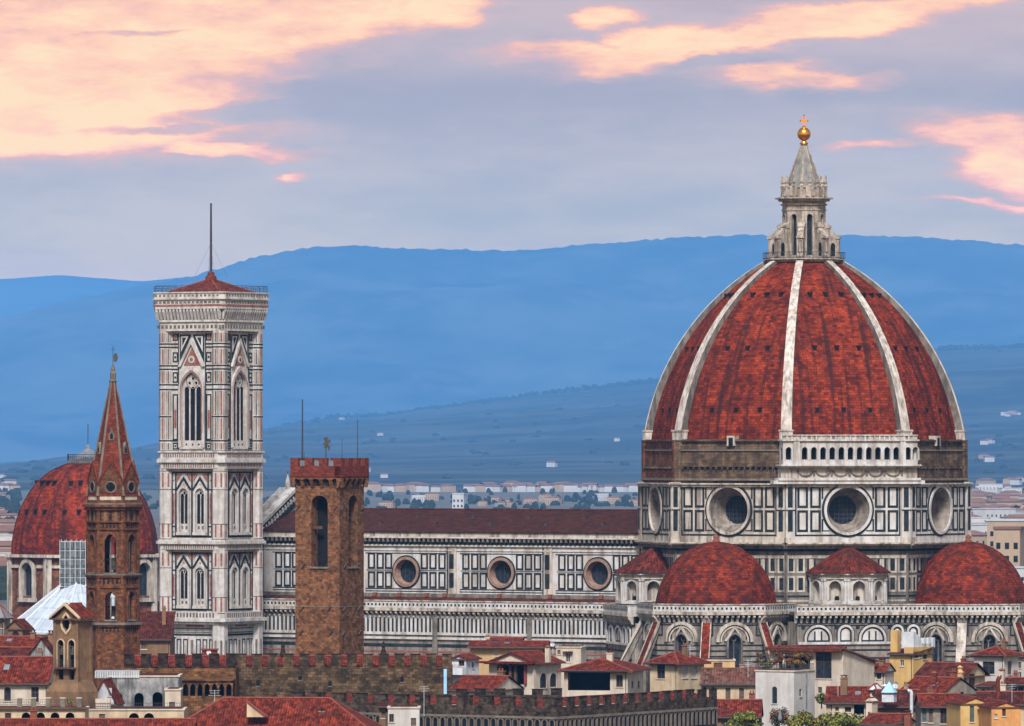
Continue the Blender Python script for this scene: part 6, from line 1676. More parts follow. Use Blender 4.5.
for px in (501, 511, 516, 526):
    b = MB(); u = fr.u(px); b.box(fr, u - .2, u + .2, -.1, .3, PZ(685, 1022), PZ(664.4, 1022), 'timber' if px in (511, 516) else 'red_wood'); b.build('post', t_)
t_, fr, W, dp, ze, ri, ro, wo = house('loggia_house', 'pavilion with broad hipped red roof over a deep dark open loggia', 1008, -12, 564, 627.5, 670.8, 'hip', 658.5, pxc=643.5, wall='plaster_pale', wins=(('f', 589, 672.5, 690.5, 6.4, 'void'), ('f', 619.5, 675, 687, 1.0, 'brown'), ('r', 632.5, 681, 688, 1.5, 'brown'), ('r', 639, 681, 688, 1.5, 'brown')), over=1.0, chim=((610, 653.5, 660, .9, -4.5, 'plaster_pale'),))
t_, fr, W, dp, ze, ri, ro, wo = house('yellow_house', 'tall yellow house with pale side and two light shutters under a low hipped roof', 1040, -38, 650, 677.5, 663.5, 'hip', 652.5, pxc=704, wall='plaster_cream', wins=(('f', 661, 664.5, 678.5, 1.5, 'brown'), ('r', 685, 664.5, 678, 1.35, 'pale shut'), ('r', 694, 664.5, 678, 1.35, 'pale shut'), ('r', 684.5, 690, 696, .9, 'pale shut'), ('r', 693.5, 690, 696, .9, 'pale shut')), over=.8)
t_, fr, W, dp, ze, ri, ro, wo = house('roof_room', 'cream attic room with one canopied window behind the pavilion roof', 1095, -10, 556, 581, 647.5, 'flat', depth=5, wall='plaster_pale', wins=(('f', 568, 653.5, 662, .75, 'pale'), ('f', 559, 650, 654, .5, 'shut')), cat='attic')
b = MB(); u = fr.u(568); b.box(fr, u - .8, u + .8, -.1, .6, PZ(652.6, 1095), PZ(651.4, 1095), 'roof_tile'); b.build('canopy', t_)
house('tiled_house', 'cream house with a faded grey brown roof and slim dark windows', 1034, -5, 701, 757, 683.5, 'gable_u', 669, depth=9, wall='plaster_cream', rmat='roof_tile_old', wins=(('f', 704.5, 687, 702, .7, 'arch brown'), ('f', 713, 687, 701, .6, 'arch brown'), ('f', 728, 688, 700, .75, 'shut'), ('f', 741.5, 688, 700, .75, 'shut')))
t_, fr, W, dp, ze, ri, ro, wo = house('yellow_annex', 'low flat yellow annex with a red shuttered window below the gothic windows', 1100, 0, 702, 735, 660.5, 'flat', depth=6, wall='plaster_yellow', wins=(('f', 718, 662.5, 668, 1.4, 'brown shut'),), cat='annex')
house('tiled_house', 'red tiled lean roof at the right end of the battlements above the green shrubs', 950, -4, 714, 760, 716, 'gable_u', 700.5, depth=8, wall='plaster_ochre', wins=(('f', 724, 720, 727, .8, 'shut'),))

# --- right
t_, fr, W, dp, ze, ri, ro, wo = house('white_house', 'plain white block with one tall arched window and plants on its roof terrace', 1000, -28, 755.5, 794, 671.5, 'flat', pxc=815, wall='plaster_white', wins=(('f', 774.5, 686.5, 703.5, .85, 'arch green'), ('r', 800.5, 689, 696.5, .75, 'shut')))
WHITE_T = (fr, W, dp, ze)
b = MB(); f2 = fr.sub(W, 0, 90); u = f2.u(806); b.tube(f2.p(u, .1, PZ(712, 1003)), f2.p(u, .1, PZ(671, 1003)), .1, 'chapel_grey', 6); b.build('downpipe', t_)
t_, fr, W, dp, ze, ri, ro, wo = house('cream_house', 'big cream house with dark glazed loggia and sloping white side wall', 1036, -30, 770, 843, 663, 'shed_back', 648, pxc=874.5, wall='plaster_pale', rmat='roof_tile', wins=(('f', 794, 653.5, 672, 5.5, 'void'), ('f', 823.5, 652, 678.5, 2.75, 'brown'), ('f', 820, 687, 693, .7, 'shut'), ('f', 836, 687, 692, .5, 'shut')), over=.7)
b = MB(); f2 = fr.sub(W, 0, 90)
b.tube(fr.p(W + .1, .1, PZ(647.6, 1036)), f2.p(dp, .1, PZ(662.4, 1036 + dp)), .16, 'ridge_tile', 5); b.build('verge', t_)
b = MB(); b.prism(Fr(*fr.p(0, 0, 0)[:2], fr.phi - 90), [(.2, PZ(651.2, 1036)), (1.1, PZ(651.6, 1036)), (1.1, PZ(650.6, 1036)), (-1.0, PZ(646.2, 1036)), (-1.0, PZ(648, 1036))], -W - .2, .5, 'roof_tile'); b.build('pent_roof', t_)
t_, fr, W, dp, ze, ri, ro, wo = house('gold_house', 'yellow tower house with a tall chimney stack and white roof parapets', 1085, -31, 889.5, 913, 654.5, 'shed', 647.5, pxc=932, wall='plaster_gold', rmat='roof_tile_dark', wins=(('r', 914.8, 651, 658, 2.0, 'brown'), ('r', 920, 651.5, 657, 1.0, 'brown'), ('r', 925, 650, 659, 1.5, 'brown'), ('f', 902, 660, 666, .7, 'pale')))
b = MB(); u = fr.u(894.5, -1.2); b.box(fr, u - .62, u + .62, -2.2, -1.0, PZ(654, 1085), PZ(630.8, 1085), 'plaster_gold'); b.build('chimney', ro)
b = MB(); f2 = fr.sub(W, 0, 90)
b.prism(f2, [(.6, PZ(648, 1088)), (.6, PZ(631.5, 1088)), (1.2, PZ(632, 1088)), (3.2, PZ(638.5, 1088)), (3.2, PZ(648, 1088))], -2.4, -.2, 'plaster_bluewhite')
b.box(f2, 3.2, 3.9, -1.8, -.2, PZ(648, 1088), PZ(643, 1088), 'plaster_bluewhite')
for e in (4.2, 5.7, 7.2): b.box(f2, e, e + .8, -1.2, -.2, PZ(648, 1088), PZ(638.2, 1088), 'plaster_bluewhite')
b.box(f2, 3.8, dp, -1.2, -.2, PZ(648.5, 1088), PZ(643.6, 1088), 'plaster_bluewhite'); b.build('roof_parapet', t_)
b = MB(); b.box(f2, 0, dp, -1.6, 0, ze, PZ(646.8, 1088), 'plaster_gold'); b.build('upper_wall', t_)
house('cream_house', 'cream house with wide dark red eaves and brown window between yellow and white houses', 1028, -31, 919, 967, 674, 'gable_u', 663.5, pxc=985, wall='plaster_cream', rmat='roof_tile_dark', wins=(('f', 950.5, 674.8, 681, 3.4, 'brown'), ('r', 972, 674, 688, 2.0, 'brown shut')), over=.9, chim=())
ch = thing('tall_chimney', 'tall round capped yellow chimney rising in front of the dark red eaves', 'chimney', (PX(960, 990), 990, PZ(700, 990)))
b = MB(); x = PX(960, 990); b.box(Fr(x, 990, -20), -.42, .42, -.42, .42, PZ(702, 990), PZ(673.5, 990), 'plaster_yellow'); b.build('stack', ch)
b = MB(); b.lathe(x, 990, [(.42, PZ(674, 990)), (.56, PZ(673, 990)), (.56, PZ(671.5, 990)), (.36, PZ(671, 990)), (.36, PZ(668, 990)), (.5, PZ(667.5, 990)), (.1, PZ(665.5, 990)), (0, PZ(665.3, 990))], 10, 'plaster_yellow'); b.build('cap', ch, True)
house('grey_gabled_house', 'red roofed house showing a grey gable wall behind the tall yellow chimney', 980, -40, 897, 941, 694.5, 'gable_u', 678, pxc=979, wall='plaster_grey', wins=(('f', 910, 697, 702, .7, 'brown'), ('r', 962, 692, 699, 1.0, 'brown')))
house('tiled_house', 'red tiled house in front of the sloping white side wall', 990, -6, 826, 878, 702.5, 'gable_u', 687.5, depth=9, wall='plaster_cream', wins=(('f', 846, 705, 711, .7, 'brown'), ('f', 833, 705, 711, .6, 'shut')), chim=((844, 678.5, 689, 1.0, -2.5, 'plaster_ochre'),))
house('tiled_house', 'low red roofed house with pale stack tops left of the grey plastered house', 958, -5, 874, 918, 706, 'gable_u', 690.5, depth=10, wall='plaster_ochre', rmat='roof_tile_dark', wins=(('f', 884, 709, 715, .9, 'shut'), ('f', 903, 709, 715, .8, 'shut')))
house('red_roofed_house', 'small house with red roof squeezed behind the blue pointed skylight', 1045, -20, 872, 885, 671, 'gable_u', 664, pxc=894, wall='plaster_pale', wins=(('f', 879, 673, 679, .7, 'brown'),), chim=((882, 661, 668, .8, -2, 'plaster_ochre'),))
house('grey_house', 'grey plastered house with tall dark doors below a red eave', 938, 3, 921, 962, 706, 'gable_u', 694.5, depth=7, wall='plaster_grey', wins=(('f', 944, 707.5, 723.5, 1.0, 'brown'), ('f', 930.8, 709, 722.5, .55, 'shut'), ('f', 924.3, 707.5, 722, .6, 'green shut')))
house('gold_gabled_house', 'bright yellow gabled house front with one green shuttered window', 925, 12, 960.5, 991, 704, 'gable_n', 697, depth=7, wall='plaster_gold', wins=(('f', 972, 706, 722, .62, 'green shut'),), over=.2)
house('orange_gabled_house', 'orange gabled house front with one small dark window in the lower right', 918, 10, 991.5, 1021, 707.5, 'gable_n', 701.5, depth=7, wall='plaster_orange', wins=(('f', 1004, 707, 716, .5, 'brown'), ('f', 996, 714, 718, .4, 'pale')), over=.2)
house('red_roofed_house', 'wide dark red roof behind the yellow and orange gables', 965, -6, 977, 1060, 704, 'gable_u', 692.5, depth=9, wall='plaster_cream', rmat='roof_tile_dark', wins=(('f', 1015, 706, 711, .7, 'brown'),))
house('white_house', 'white villa with hipped red roof and two tall windows before the right tribune', 1065, -31, 974, 1004, 655.5, 'hip', 647, pxc=1018.5, wall='plaster_white', wins=(('f', 988.5, 661.5, 674, 2.1, 'brown'), ('r', 1009.8, 661, 674.5, 1.5, 'shut'), ('f', 991, 686, 692, 1.0, 'arch')), over=.6)
house('white_house', 'white house with a red roof cut by the right edge of the picture', 1095, -31, 1010, 1040, 657, 'hip', 650.5, pxc=1056, wall='plaster_white', wins=(('f', 1019, 662, 668, .8, 'shut'), ('f', 1019, 672, 678, .8, 'pale')))
house('cream_house', 'low cream house with one grey blue window at the right edge', 995, -8, 1006, 1046, 684, 'gable_u', 678.5, depth=6, wall='plaster_cream', rmat='roof_tile_dark', wins=(('f', 1017.5, 686, 692, 2.0, 'pale'),), over=.6)
house('cream_house', 'narrow cream house wall with arched attic opening below the white villa', 1000, -15, 976, 990, 686.5, 'shed', 682, pxc=1003, wall='plaster_cream', wins=(('f', 983, 689, 693, .7, 'arch'),))
house('near_house', 'small orange red roof with a pale verge in front of the grey house', 900, -20, 862, 896, 724, 'gable_u', 714.5, pxc=914, wall='plaster_cream', wins=(('f', 880, 728, 734, .7, 'brown'),), chim=((908, 714, 719, .8, -3, 'terracotta'),))
t_, fr, W, dp, ze, ri, ro, wo = house('pale_stack_house', 'pale weathered stair turret with a gabled top beside the green shrubs', 930, -25, 866, 872, 701.5, 'gable_n', 698.5, pxc=877.5, wall='plaster_pale', rmat='plaster_pale', wins=(('f', 869, 712, 717, .35, 'shut'),), over=.1, cat='turret')
house('pale_stack_house', 'square pale chimney block with a metal cowl beside the blue pointed skylight', 970, -25, 870, 876, 690, 'hip', 684.5, pxc=881, wall='plaster_pale', rmat='metal_pale', wins=(('f', 873, 693, 696, .35, 'shut'),), over=.25, cat='turret')
house('dark_fronted_house', 'low tiled house with a wide dark opening beside the pale stair turret', 940, -5, 832, 867, 703.5, 'shed', 697, depth=6, wall='plaster_pale', wins=(('f', 859, 705, 715, 1.4, 'void'), ('f', 848, 707, 712, .9, 'brown'), ('f', 837, 707, 711, .5, 'shut')))
# ---------------------------------------------------------------- planting
def leaves(b, blobs, n, size, mats, rnd):
    for _ in range(n):
        cx_, cy_, cz_, rx, ry, rz_ = rnd.choice(blobs)
        while True:
            q = Vector((rnd.uniform(-1, 1), rnd.uniform(-1, 1), rnd.uniform(-1, 1)))
            if .35 < q.length < 1: break
        p = Vector((cx_ + q.x * rx, cy_ + q.y * ry, cz_ + q.z * rz_))
        nrm = (q + Vector((rnd.uniform(-.8, .8), rnd.uniform(-.8, .8), rnd.uniform(-.3, .9)))).normalized()
        h = nrm.orthogonal().normalized(); k = nrm.cross(h); s_ = size * rnd.uniform(.6, 1.4); a = rnd.uniform(0, 6.28)
        h, k = h * math.cos(a) + k * math.sin(a), k * math.cos(a) - h * math.sin(a)
        b.face([p - h * s_, p - k * s_ * .6, p + h * s_, p + k * s_ * .6], rnd.choice(mats), uv=[(0, 0)] * 4)
def bush(name, label, px, D, ytop, wpx, mats, n=900, size=.2, cat='shrub', zb=None, group=None, flat=1.0):
    rnd = random.Random(int(px * 7 + ytop)); x = PX(px, D); zt = PZ(ytop, D); hw = wpx / 2 * D / FPX
    zb = zt - hw * 2.2 if zb is None else zb
    t_ = thing(name, label, cat, (x, D, zb), group)
    b = MB(); hh = zt - zb
    b.tube((x, D, zb - .4), (x, D, zb + hh * .5), .12, 'bark', 6, .07)
    for i in range(4):
        a = i * 1.6; b.tube((x, D, zb + hh * .25), (x + math.cos(a) * hw * .5, D + math.sin(a) * hw * .4, zb + hh * .7), .07, 'bark', 5, .03)
    b.build('trunk', t_)
    bl = []
    for i in range(9):
        bl.append((x + rnd.uniform(-.62, .62) * hw, D + rnd.uniform(-.5, .5) * hw, zb + hh * rnd.uniform(.3, .74), hw * rnd.uniform(.28, .46), hw * .38, hh * rnd.uniform(.18, .27)))
    b = MB(); leaves(b, bl, n, size, mats, rnd); b.build('crown', t_); return t_
G = 'green shrubs at the bottom'
bush('shrub', 'rounded dark green shrub under the red roof at the end of the battlements', 743, 915, 709, 44, ['leaf_dark', 'leaf_dark', 'leaf_bright', 'leaf_bright'], 2200, .2, zb=PZ(738, 915), group=G)
bush('shrub', 'tall thin leafed dark shrub standing before the plain white block', 778, 925, 701, 32, ['leaf_dark', 'leaf_dark', 'bark', 'leaf_red'], 1000, .17, zb=PZ(736, 925), group=G)
bush('shrub', 'bright yellow green shrub below the slit window of the white block', 806, 915, 708, 44, ['leaf_bright', 'leaf_bright', 'leaf_bright', 'leaf_dark', 'leaf_red'], 2200, .2, zb=PZ(738, 915), group=G)
bush('shrub', 'broad olive green shrub beside the pale stair turret', 842, 915, 709, 50, ['leaf_dark', 'leaf_bright', 'leaf_bright'], 2300, .2, zb=PZ(738, 915), group=G)
bush('shrub', 'small dark green bush at the corner under the sloping white wall', 821.5, 1000, 691.5, 14, ['leaf_dark', 'leaf_dark', 'leaf_bright'], 600, .17, zb=PZ(706, 1000), group=G)
ps = bpy.data.objects['potted_shrub']
b = MB(); p = ps.location; b.lathe(p.x, p.y, [(.25, p.z), (.34, p.z + .5), (.3, p.z + .52)], 10, 'terracotta'); b.build('pot', ps)
b = MB(); leaves(b, [(p.x, p.y, p.z + .85, .4, .4, .45)], 160, .12, ['leaf_dark', 'leaf_bright'], random.Random(3)); b.build('crown', ps)
# roof terrace of the white block: pergola, climbers, parasol
fr, W, dp, ze = WHITE_T
pg = thing('pergola', 'dark iron pergola on the roof terrace of the plain white block', 'pergola', fr.p(W / 2, -dp / 2, ze + .2))
b = MB(); zt = PZ(656, 1000)
for u in [.3 + i * (W - .6) / 4 for i in range(5)]:
    for d in (-.4, -dp + 1.5): b.tube(fr.p(u, d, ze + .15), fr.p(u, d, zt), .06, 'iron', 5)
    b.tube(fr.p(u, -.2, zt), fr.p(u, -dp + 1.3, zt), .05, 'timber', 4)
for d in (-.4, -dp + 1.5): b.tube(fr.p(.1, d, zt), fr.p(W - .1, d, zt), .06, 'timber', 4)
for i in range(40): b.tube(fr.p(.1 + i * (W - .2) / 39, -.15, ze + .15), fr.p(.1 + i * (W - .2) / 39, -.15, ze + 1.0), .025, 'iron', 4)
b.tube(fr.p(.1, -.15, ze + 1.0), fr.p(W - .1, -.15, ze + 1.0), .035, 'iron', 4)
f2 = fr.sub(W, 0, 90)
for i in range(40): b.tube(f2.p(.1 + i * (dp - .2) / 39, -.15, ze + .15), f2.p(.1 + i * (dp - .2) / 39, -.15, ze + 1.0), .025, 'iron', 4)
b.tube(f2.p(.1, -.15, ze + 1.0), f2.p(dp - .1, -.15, ze + 1.0), .035, 'iron', 4)
b.build('frame', pg)
def climber(label, u, d, w_, h, mats, f, z_, n):
    rnd = random.Random(int(u * 100) + n); q = f.p(u, d, z_)
    t_ = thing('climbing_plant', label, 'plant', q, 'plants on the white roof terrace'); b = MB(); b.tube((q[0], q[1], z_), (q[0] + .1, q[1], z_ + h), .05, 'bark', 5); b.build('stem', t_)
    bl = [(*f.p(u + rnd.uniform(-.5, .5) * w_, d, 0)[:2], z_ + h * rnd.uniform(.35, 1.0), w_ * .3, .3, h * .16) for _ in range(7)]
    b = MB(); leaves(b, bl, n, .13, mats, rnd); b.build('crown', t_)
climber('red leaved climber at the left corner of the white roof terrace', .5, -.5, .9, 2.3, ['leaf_red', 'leaf_dark', 'bark'], fr, ze + .2, 420)
climber('rust coloured climber over the middle of the roof terrace pergola', W * .52, -.5, 1.7, 2.5, ['leaf_red', 'leaf_red', 'leaf_dark'], fr, ze + .2, 600)
climber('green bushy plant low beside the white parasol on the roof terrace', W * .30, -.5, 1.0, 1.2, ['leaf_bright', 'leaf_dark'], fr, ze + .2, 380)
climber('bright red flowering climber at the front corner of the roof terrace', W - .5, -.5, 1.6, 2.4, ['leaf_red', 'leaf_red', 'leaf_bright'], fr, ze + .2, 600)
climber('green climber on the side railing of the white roof terrace', 2.8, -.5, 1.9, 2.2, ['leaf_dark', 'leaf_bright', 'leaf_red'], f2, ze + .2, 600)
climber('dark leafed climber at the far end of the side railing', dp - .8, -.5, 1.4, 2.0, ['leaf_dark', 'leaf_dark', 'leaf_red'], f2, ze + .2, 420)
def parasol(label, px, D, y0, y1, mat):
    x = PX(px, D); t_ = thing('closed_parasol', label, 'parasol', (x, D, PZ(y1, D)))
    b = MB(); b.tube((x, D, PZ(y1, D)), (x, D, PZ(y0, D)), .04, 'iron', 5); b.build('pole', t_)
    b = MB(); z0_, z1_ = PZ(y1, D) + .5, PZ(y0, D); b.lathe(x, D, [(.26, z0_), (.3, z0_ + .25), (.2, (z0_ + z1_) / 2), (.08, z1_ - .2), (.02, z1_ + .05)], 8, mat); b.build('canopy', t_)
parasol('closed white parasol on the white roof terrace', 784, 1003, 654, 671.3, 'plaster_white')
parasol('closed blue grey parasol between the shrubs below the arched window', 780, 912, 709, 724, 'lead_grey')

# ---------------------------------------------------------------- roof clutter
def dish(label, px, D, y, r, rot=-20):
    x, z = PX(px, D), PZ(y, D); t_ = thing('satellite_dish', label, 'satellite dish', (x, D, z - r - .6))
    b = MB(); f = Fr(x, D, rot)
    for j in range(4):
        for i in range(14):
            q = []
            for jj, ii in ((j, i), (j, i + 1), (j + 1, i + 1), (j + 1, i)):
                rr = r * jj / 4; a = 2 * math.pi * ii / 14; q.append(f.p(rr * math.cos(a), .25 * (jj / 4) ** 2, z + rr * math.sin(a)))
            b.face(q, 'plaster_bluewhite')
    b.tube(f.p(0, 0, z - .1), f.p(0, .6, z - .2), .03, 'iron', 4); b.build('reflector', t_)
    b = MB(); b.tube((x, D + .1, z - r - 1.2), (x, D + .1, z), .05, 'metal_pale', 5); b.build('mast', t_)
dish('white satellite dish beside the cream attic room', 553, 1093, 644, .42)
dish('white satellite dish in front of the red roofs on the right', 896, 956, 685, .45)
def pipe(label, px, D, y0, y1, mat, r, bend):
    x = PX(px, D); t_ = thing('flue_pipe', label, 'flue', (x, D, PZ(y1, D)))
    b = MB(); b.tube((x, D, PZ(y1, D) - .5), (x, D, PZ(y0 + 1.5, D)), r, mat, 8); b.tube((x, D, PZ(y0 + 2, D)), (x + bend, D, PZ(y0, D)), r, mat, 8); b.tube((x + bend, D, PZ(y0, D)), (x + bend * 2, D, PZ(y0 + .5, D)), r, mat, 8); b.build('pipe', t_)
pipe('pale bent metal flue in front of the grey gable', 911.5, 942, 690.5, 713, 'metal_pale', .24, -.25)
pipe('red bent flue pipe behind the orange gabled front', 998, 962, 677, 698, 'red_brick', .3, .25)
dm = thing('dome_skylight', 'pale blue pointed skylight hood among the red roofs', 'skylight', (PX(886, 955), 955, PZ(697, 955)))
b = MB(); roof_solid(b, Fr(PX(881, 955), 955, -18), 0, 1.9, -1.9, 0, PZ(692.5, 955), PZ(681.5, 955), 'hip', 'awning_blue', ridge=False); b.build('glass_hood', dm)
b = MB(); b.box(Fr(PX(881, 955), 955, -18), .1, 1.8, -1.8, -.1, PZ(702, 955), PZ(692.8, 955), 'metal_pale'); b.build('kerb', dm)
def aerial(label, px, D, y0, y1):
    x = PX(px, D); t_ = thing('roof_antenna', label, 'antenna', (x, D, PZ(y1, D))); b = MB(); z1 = PZ(y0, D)
    b.tube((x, D, PZ(y1, D) - .6), (x, D, z1), .035, 'metal_pale', 4)
    for z, l in ((z1 - .1, .55), (z1 - .4, .7), (z1 - .7, .45)): b.tube((x - l, D, z), (x + l, D, z + .05), .022, 'metal_pale', 4)
    b.build('mast', t_)
aerial('thin aerial on the right end of the battlemented wing', 710, 945, 703, 728)
aerial('thin aerial above the battlement left of the white house', 424, 900, 686, 712)
aerial('thin aerial on the red roof before the sloping white wall', 838, 990, 676, 694)
aerial('thin aerial on the faded grey brown roof', 748, 1036, 660, 676)
aerial('thin aerial on the roof behind the orange gable', 1012, 966, 684, 699)
aerial('thin aerial on the hipped roof of the tall yellow house', 690, 1044, 645, 659)
for i, (px, D, y0, y1, lab) in enumerate(((885, 958, 684, 697, 'round white chimney pot with flat cap under the dome skylight'), (1002, 1000, 668, 684, 'small square chimney on the narrow cream house'), (934, 984, 671, 684, 'small red chimney on the ridge behind the grey gable'), (548, 1020, 645, 657, 'pale chimney on the red slope of the porticoed house'))):
    x = PX(px, D); t_ = thing('small_chimney', lab, 'chimney', (x, D, PZ(y1, D))); b = MB(); m = ('plaster_bluewhite', 'plaster_pale', 'red_brick', 'plaster_pale')[i]
    if i == 0: b.lathe(x, D, [(.22, PZ(y1, D) - .8), (.22, PZ(y0 + 3, D))], 10, m)
    else: b.box(Fr(x, D, -20), -.35, .35, -.35, .35, PZ(y1, D) - .8, PZ(y0 + 3, D), m)
    b.build('stack', t_); b = MB(); b.lathe(x, D, [(.42, PZ(y0 + 3, D)), (.5, PZ(y0 + 2, D)), (.3, PZ(y0 + .6, D)), (0, PZ(y0, D))], 10, m if i == 0 else 'terracotta'); b.build('cap', t_)
# dark statue silhouettes and lamps along the palace ridge
for px, lab in ((283, 'dark little finial figure on the palace ridge left of the square tower'), (383.5, 'dark little finial figure on the palace ridge right of the square tower')):
    D = 990; x = PX(px, D); t_ = thing('roof_finial', lab, 'finial', (x, D, PZ(658, D))); b = MB()
    b.lathe(x, D, [(.4, PZ(659, D)), (.45, PZ(654, D)), (.22, PZ(648, D)), (.3, PZ(646, D)), (.12, PZ(643.5, D)), (.2, PZ(642.5, D)), (0, PZ(641, D))], 8, 'merlon_dark'); b.build('figure', t_)
rb = thing('roof_hut', 'small red roof hut with a round vent on the palace ridge before the bell tower', 'hut', (PX(209, 985), 985, PZ(660, 985)))
b = MB(); f = Fr(PX(202, 985), 985, 0); w_ = PX(217, 985) - PX(202, 985)
b.box(f, 0, w_, -2, 0, PZ(662, 985), PZ(650, 985), 'red_brick'); b.prism(f, circ(w_ * .45, PZ(652.5, 985), .35, 10), -.1, .05, 'metal_pale'); b.build('wall', rb)
b = MB(); b.box(f, -.15, w_ + .15, -2.2, .2, PZ(650, 985), PZ(648.8, 985), 'red_wood'); b.build('roof', rb)

# ---------------------------------------------------------------- far town in the haze
rnd = random.Random(21)
def far_house(name, w_, d_, h, roof, wm, rm):
    b = MB(); f = Fr(0, 0, 0)
    b.box(f, -w_ / 2, w_ / 2, -d_ / 2, d_ / 2, -8, h, wm)
    if roof == 'gable': roof_solid(b, f, -w_ / 2 - .5, w_ / 2 + .5, -d_ / 2 - .5, d_ / 2 + .5, h, h + d_ * .2, 'gable_u', rm, ridge=False)
    elif roof == 'hip': roof_solid(b, f, -w_ / 2 - .5, w_ / 2 + .5, -d_ / 2 - .5, d_ / 2 + .5, h, h + d_ * .18, 'hip', rm, ridge=False)
    else: b.box(f, -w_ / 2 - .3, w_ / 2 + .3, -d_ / 2 - .3, d_ / 2 + .3, h, h + .6, rm)
    if name == 'far_house': return b.build(name)
    n = max(2, int(w_ / 4)); fl = max(1, int(h / 3.6))
    for i in range(n):
        for j in range(fl):
            u = -w_ / 2 + w_ * (i + .5) / n; b.box(f, u - .6, u + .6, d_ / 2 - .2, d_ / 2 + .06, 1.2 + j * 3.4, 2.9 + j * 3.4, 'void_dark')
    return b.build(name)
kinds = [
    ('far_house', far_house('far_house', 16, 11, 8, 'gable', 'town_wall_white', 'town_roof'), 'tiny white house with a dull roof on the hazy wooded slope', 'white houses on the hazy slope', 'hill'),
    ('far_house', far_house('far_house', 22, 12, 9, 'hip', 'town_wall_warm', 'town_roof'), 'tiny cream house with a dull red roof on the hazy wooded slope', 'cream houses on the hazy slope', 'hill'),
    ('far_block', far_house('far_block', 30, 13, 17, 'flat', 'town_wall_white', 'town_roof_pale'), 'small white flat roofed block far off in the hazy town', 'white blocks in the hazy town', 'town'),
    ('far_block', far_house('far_block', 26, 14, 13, 'hip', 'town_wall_warm', 'town_roof'), 'small cream block with a red roof far off in the hazy town', 'cream blocks in the hazy town', 'town'),
    ('far_block', far_house('far_block', 18, 12, 10, 'gable', 'town_wall', 'town_roof'), 'small grey house far off in the hazy town', 'grey houses in the hazy town', 'town'),
]
first = [True] * len(kinds)
def put(k, px, D, zoff=0.0, sc=1.0, rot=None):
    nm, o, lab, grp, _ = kinds[k]
    q = o if first[k] else o.copy()
    if not first[k]: COL.objects.link(q)
    first[k] = False
    x = PX(px, D); z = max(0.0, hn(x, D)) if D > 9000 else 0.0
    q.location = (x, D, z + zoff); q.rotation_euler = (0, 0, rnd.uniform(-.7, .7) if rot is None else rot); q.scale = (sc, sc, sc)
    tag(q, lab, 'house' if k < 2 else 'building', grp); return q
def slope_D(px, py):
    """distance at which the near slope shows at this height in the picture"""
    D = 9200.0
    while D < 28000:
        z = max(0.0, hn(PX(px, D), D))
        if HOR - (z - CAMZ) / D * FPX < py: break
        D += 25
    return D
for px, py, k in [(505, 490, 0), (512, 489, 1), (518, 493, 0), (525, 491, 0), (531, 494, 0), (537, 492, 1), (543, 489, 0), (550, 495, 0), (556, 497, 0), (563, 494, 1), (570, 499, 0), (577, 497, 0), (584, 501, 0), (590, 499, 0),
                  (596, 503, 1), (602, 500, 0), (610, 499, 0), (618, 497, 0), (625, 495, 0), (633, 493, 0), (411, 493, 0), (415, 495, 1), (421, 494, 0), (380, 436, 0), (617, 441, 0), (552, 467, 0), (488, 491, 0), (478, 499, 1), (470, 503, 0),
                  (372, 506, 1), (378, 504, 0), (386, 506, 0), (394, 505, 0), (402, 507, 1), (412, 506, 0), (422, 507, 0), (437, 508, 0), (447, 508, 1), (487, 506, 0), (497, 508, 0), (508, 506, 1), (520, 507, 0), (546, 507, 0), (560, 508, 1),
                  (984, 459, 1), (989, 462, 0), (1004, 416, 0), (1008, 417, 0), (1013, 415, 1), (1018, 415, 0), (984, 445, 0), (990, 444, 0), (1010, 484, 1), (1016, 485, 0), (1020, 482, 0), (986, 487, 1), (982, 530, 0), (992, 506, 0), (1004, 504, 0), (2, 478, 0), (9, 487, 0), (5, 492, 0), (12, 497, 1), (4, 500, 0), (278, 426, 0), (342, 420, 0), (365, 472, 0), (384, 478, 0),
                  (98, 356, 0), (135, 352, 0)]:
    put(k, px, slope_D(px, py), sc=rnd.uniform(.8, 1.25))
def town(n, x0, x1, y0, y1, s0, s1):
    for _ in range(n):
        yb = rnd.uniform(y0, y1); put(rnd.choice((2, 3, 3, 4, 4)), rnd.uniform(x0, x1), 54 * FPX / (yb - HOR), sc=rnd.uniform(s0, s1))
town(80, 964, 1034, 494, 560, .55, 1.0); town(22, 975, 1034, 560, 610, .5, .8)
town(26, -10, 14, 494, 585, .5, .9)
town(20, 360, 645, 500, 510, .35, .6)
# three named landmarks of the far town
def landmark(name, lab, px, D, w_, d_, h, m, rm):
    t_ = thing(name, lab, 'building', (PX(px, D), D, 0)); f = Fr(PX(px, D), D, -12); b = MB(); b.box(f, -w_ / 2, w_ / 2, -d_, 0, 0, h, m); b.build('wall', t_)
    b = MB(); b.box(f, -w_ / 2 - .4, w_ / 2 + .4, -d_ - .4, .4, h, h + 1.0, rm); b.build('roof', t_)
    n = max(3, int(w_ / 4.5))
    for j in range(max(1, int(h / 5))):
        for i in range(n):
            b = MB(); b.box(f, -w_ / 2 + w_ * (i + .5) / n - .8, -w_ / 2 + w_ * (i + .5) / n + .8, -.1, .1, 2 + j * 5, 4.4 + j * 5, 'void_dark')
            b.build('window', t_)
landmark('far_tower_block', 'small pale tower block standing above the nave roof in the haze', 458, 6400, 11, 10, 14.5, 'town_wall_white', 'town_roof_pale')
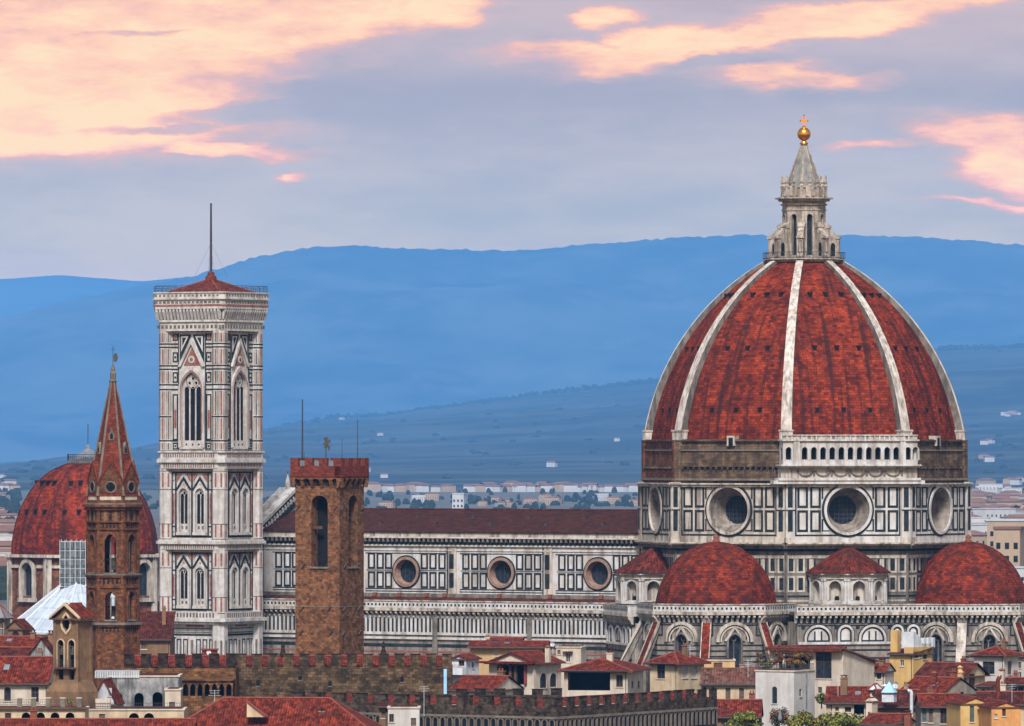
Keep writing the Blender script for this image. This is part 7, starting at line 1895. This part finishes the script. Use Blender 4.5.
landmark('far_hall', 'long white roofed hall in the hazy town right of the drum', 1006, 3400, 19, 26, 19.5, 'town_wall_warm', 'town_roof_pale')
landmark('far_hall', 'pinkish block with three rows of windows above the right tribune', 1007, 2600, 10, 18, 24.5, 'town_wall_warm', 'town_roof')
# hedgerows, woods and crowns on the plain and slopes: too many to count
b = MB()
def clump(x, y, z, r, h):
    a = rnd.uniform(0, 6.28); n = 6
    P = [(x + r * math.cos(a + i * 1.047) * rnd.uniform(.7, 1.2), y + r * math.sin(a + i * 1.047), z + h * rnd.uniform(.3, .5)) for i in range(n)]
    Q = [(x + (p[0] - x) * .6, y + (p[1] - y) * .6, z + h * rnd.uniform(.75, .95)) for p in P]
    T = (x + rnd.uniform(-.2, .2) * r, y, z + h)
    B = [(p[0], p[1], z - 3) for p in P]
    for i in range(n):
        j = (i + 1) % n
        b.face([B[i], B[j], P[j], P[i]], 'far_tree', uv=[(0, 0)] * 4); b.face([P[i], P[j], Q[j], Q[i]], 'far_tree', uv=[(0, 0)] * 4); b.face([Q[i], Q[j], T], 'far_tree', uv=[(0, 0)] * 3)
for _ in range(2600):
    px = rnd.choice((rnd.uniform(955, 1060), rnd.uniform(955, 1060), rnd.uniform(-40, 20), rnd.uniform(-40, 20), rnd.uniform(-100, 1130))); D = 54 * FPX / (rnd.uniform(491, 600 if not 20 < px < 960 else 512) - HOR)
    clump(PX(px, D), D, 0, rnd.uniform(2.5, 5), rnd.uniform(4, 8))
for _ in range(1500):       # ridge and wood edges of the near hill
    px = rnd.uniform(-40, 1060)
    if rnd.random() < .62: D = rnd.uniform(27300, 28020)
    else: D = rnd.uniform(9500, 27000)
    x = PX(px, D); z = hn(x, D)
    if z < 2 or (D < 27200 and fbm(x + 500, D, 700, 3) < .08): continue
    clump(x, D, z, rnd.uniform(7, 15), rnd.uniform(9, 21) if D > 27200 else rnd.uniform(5, 10))
tag(b.build('distant_woods'), kind='stuff')
for o in bpy.data.objects:
    for k in ('_f', '_w'):
        if k in o: del o[k]
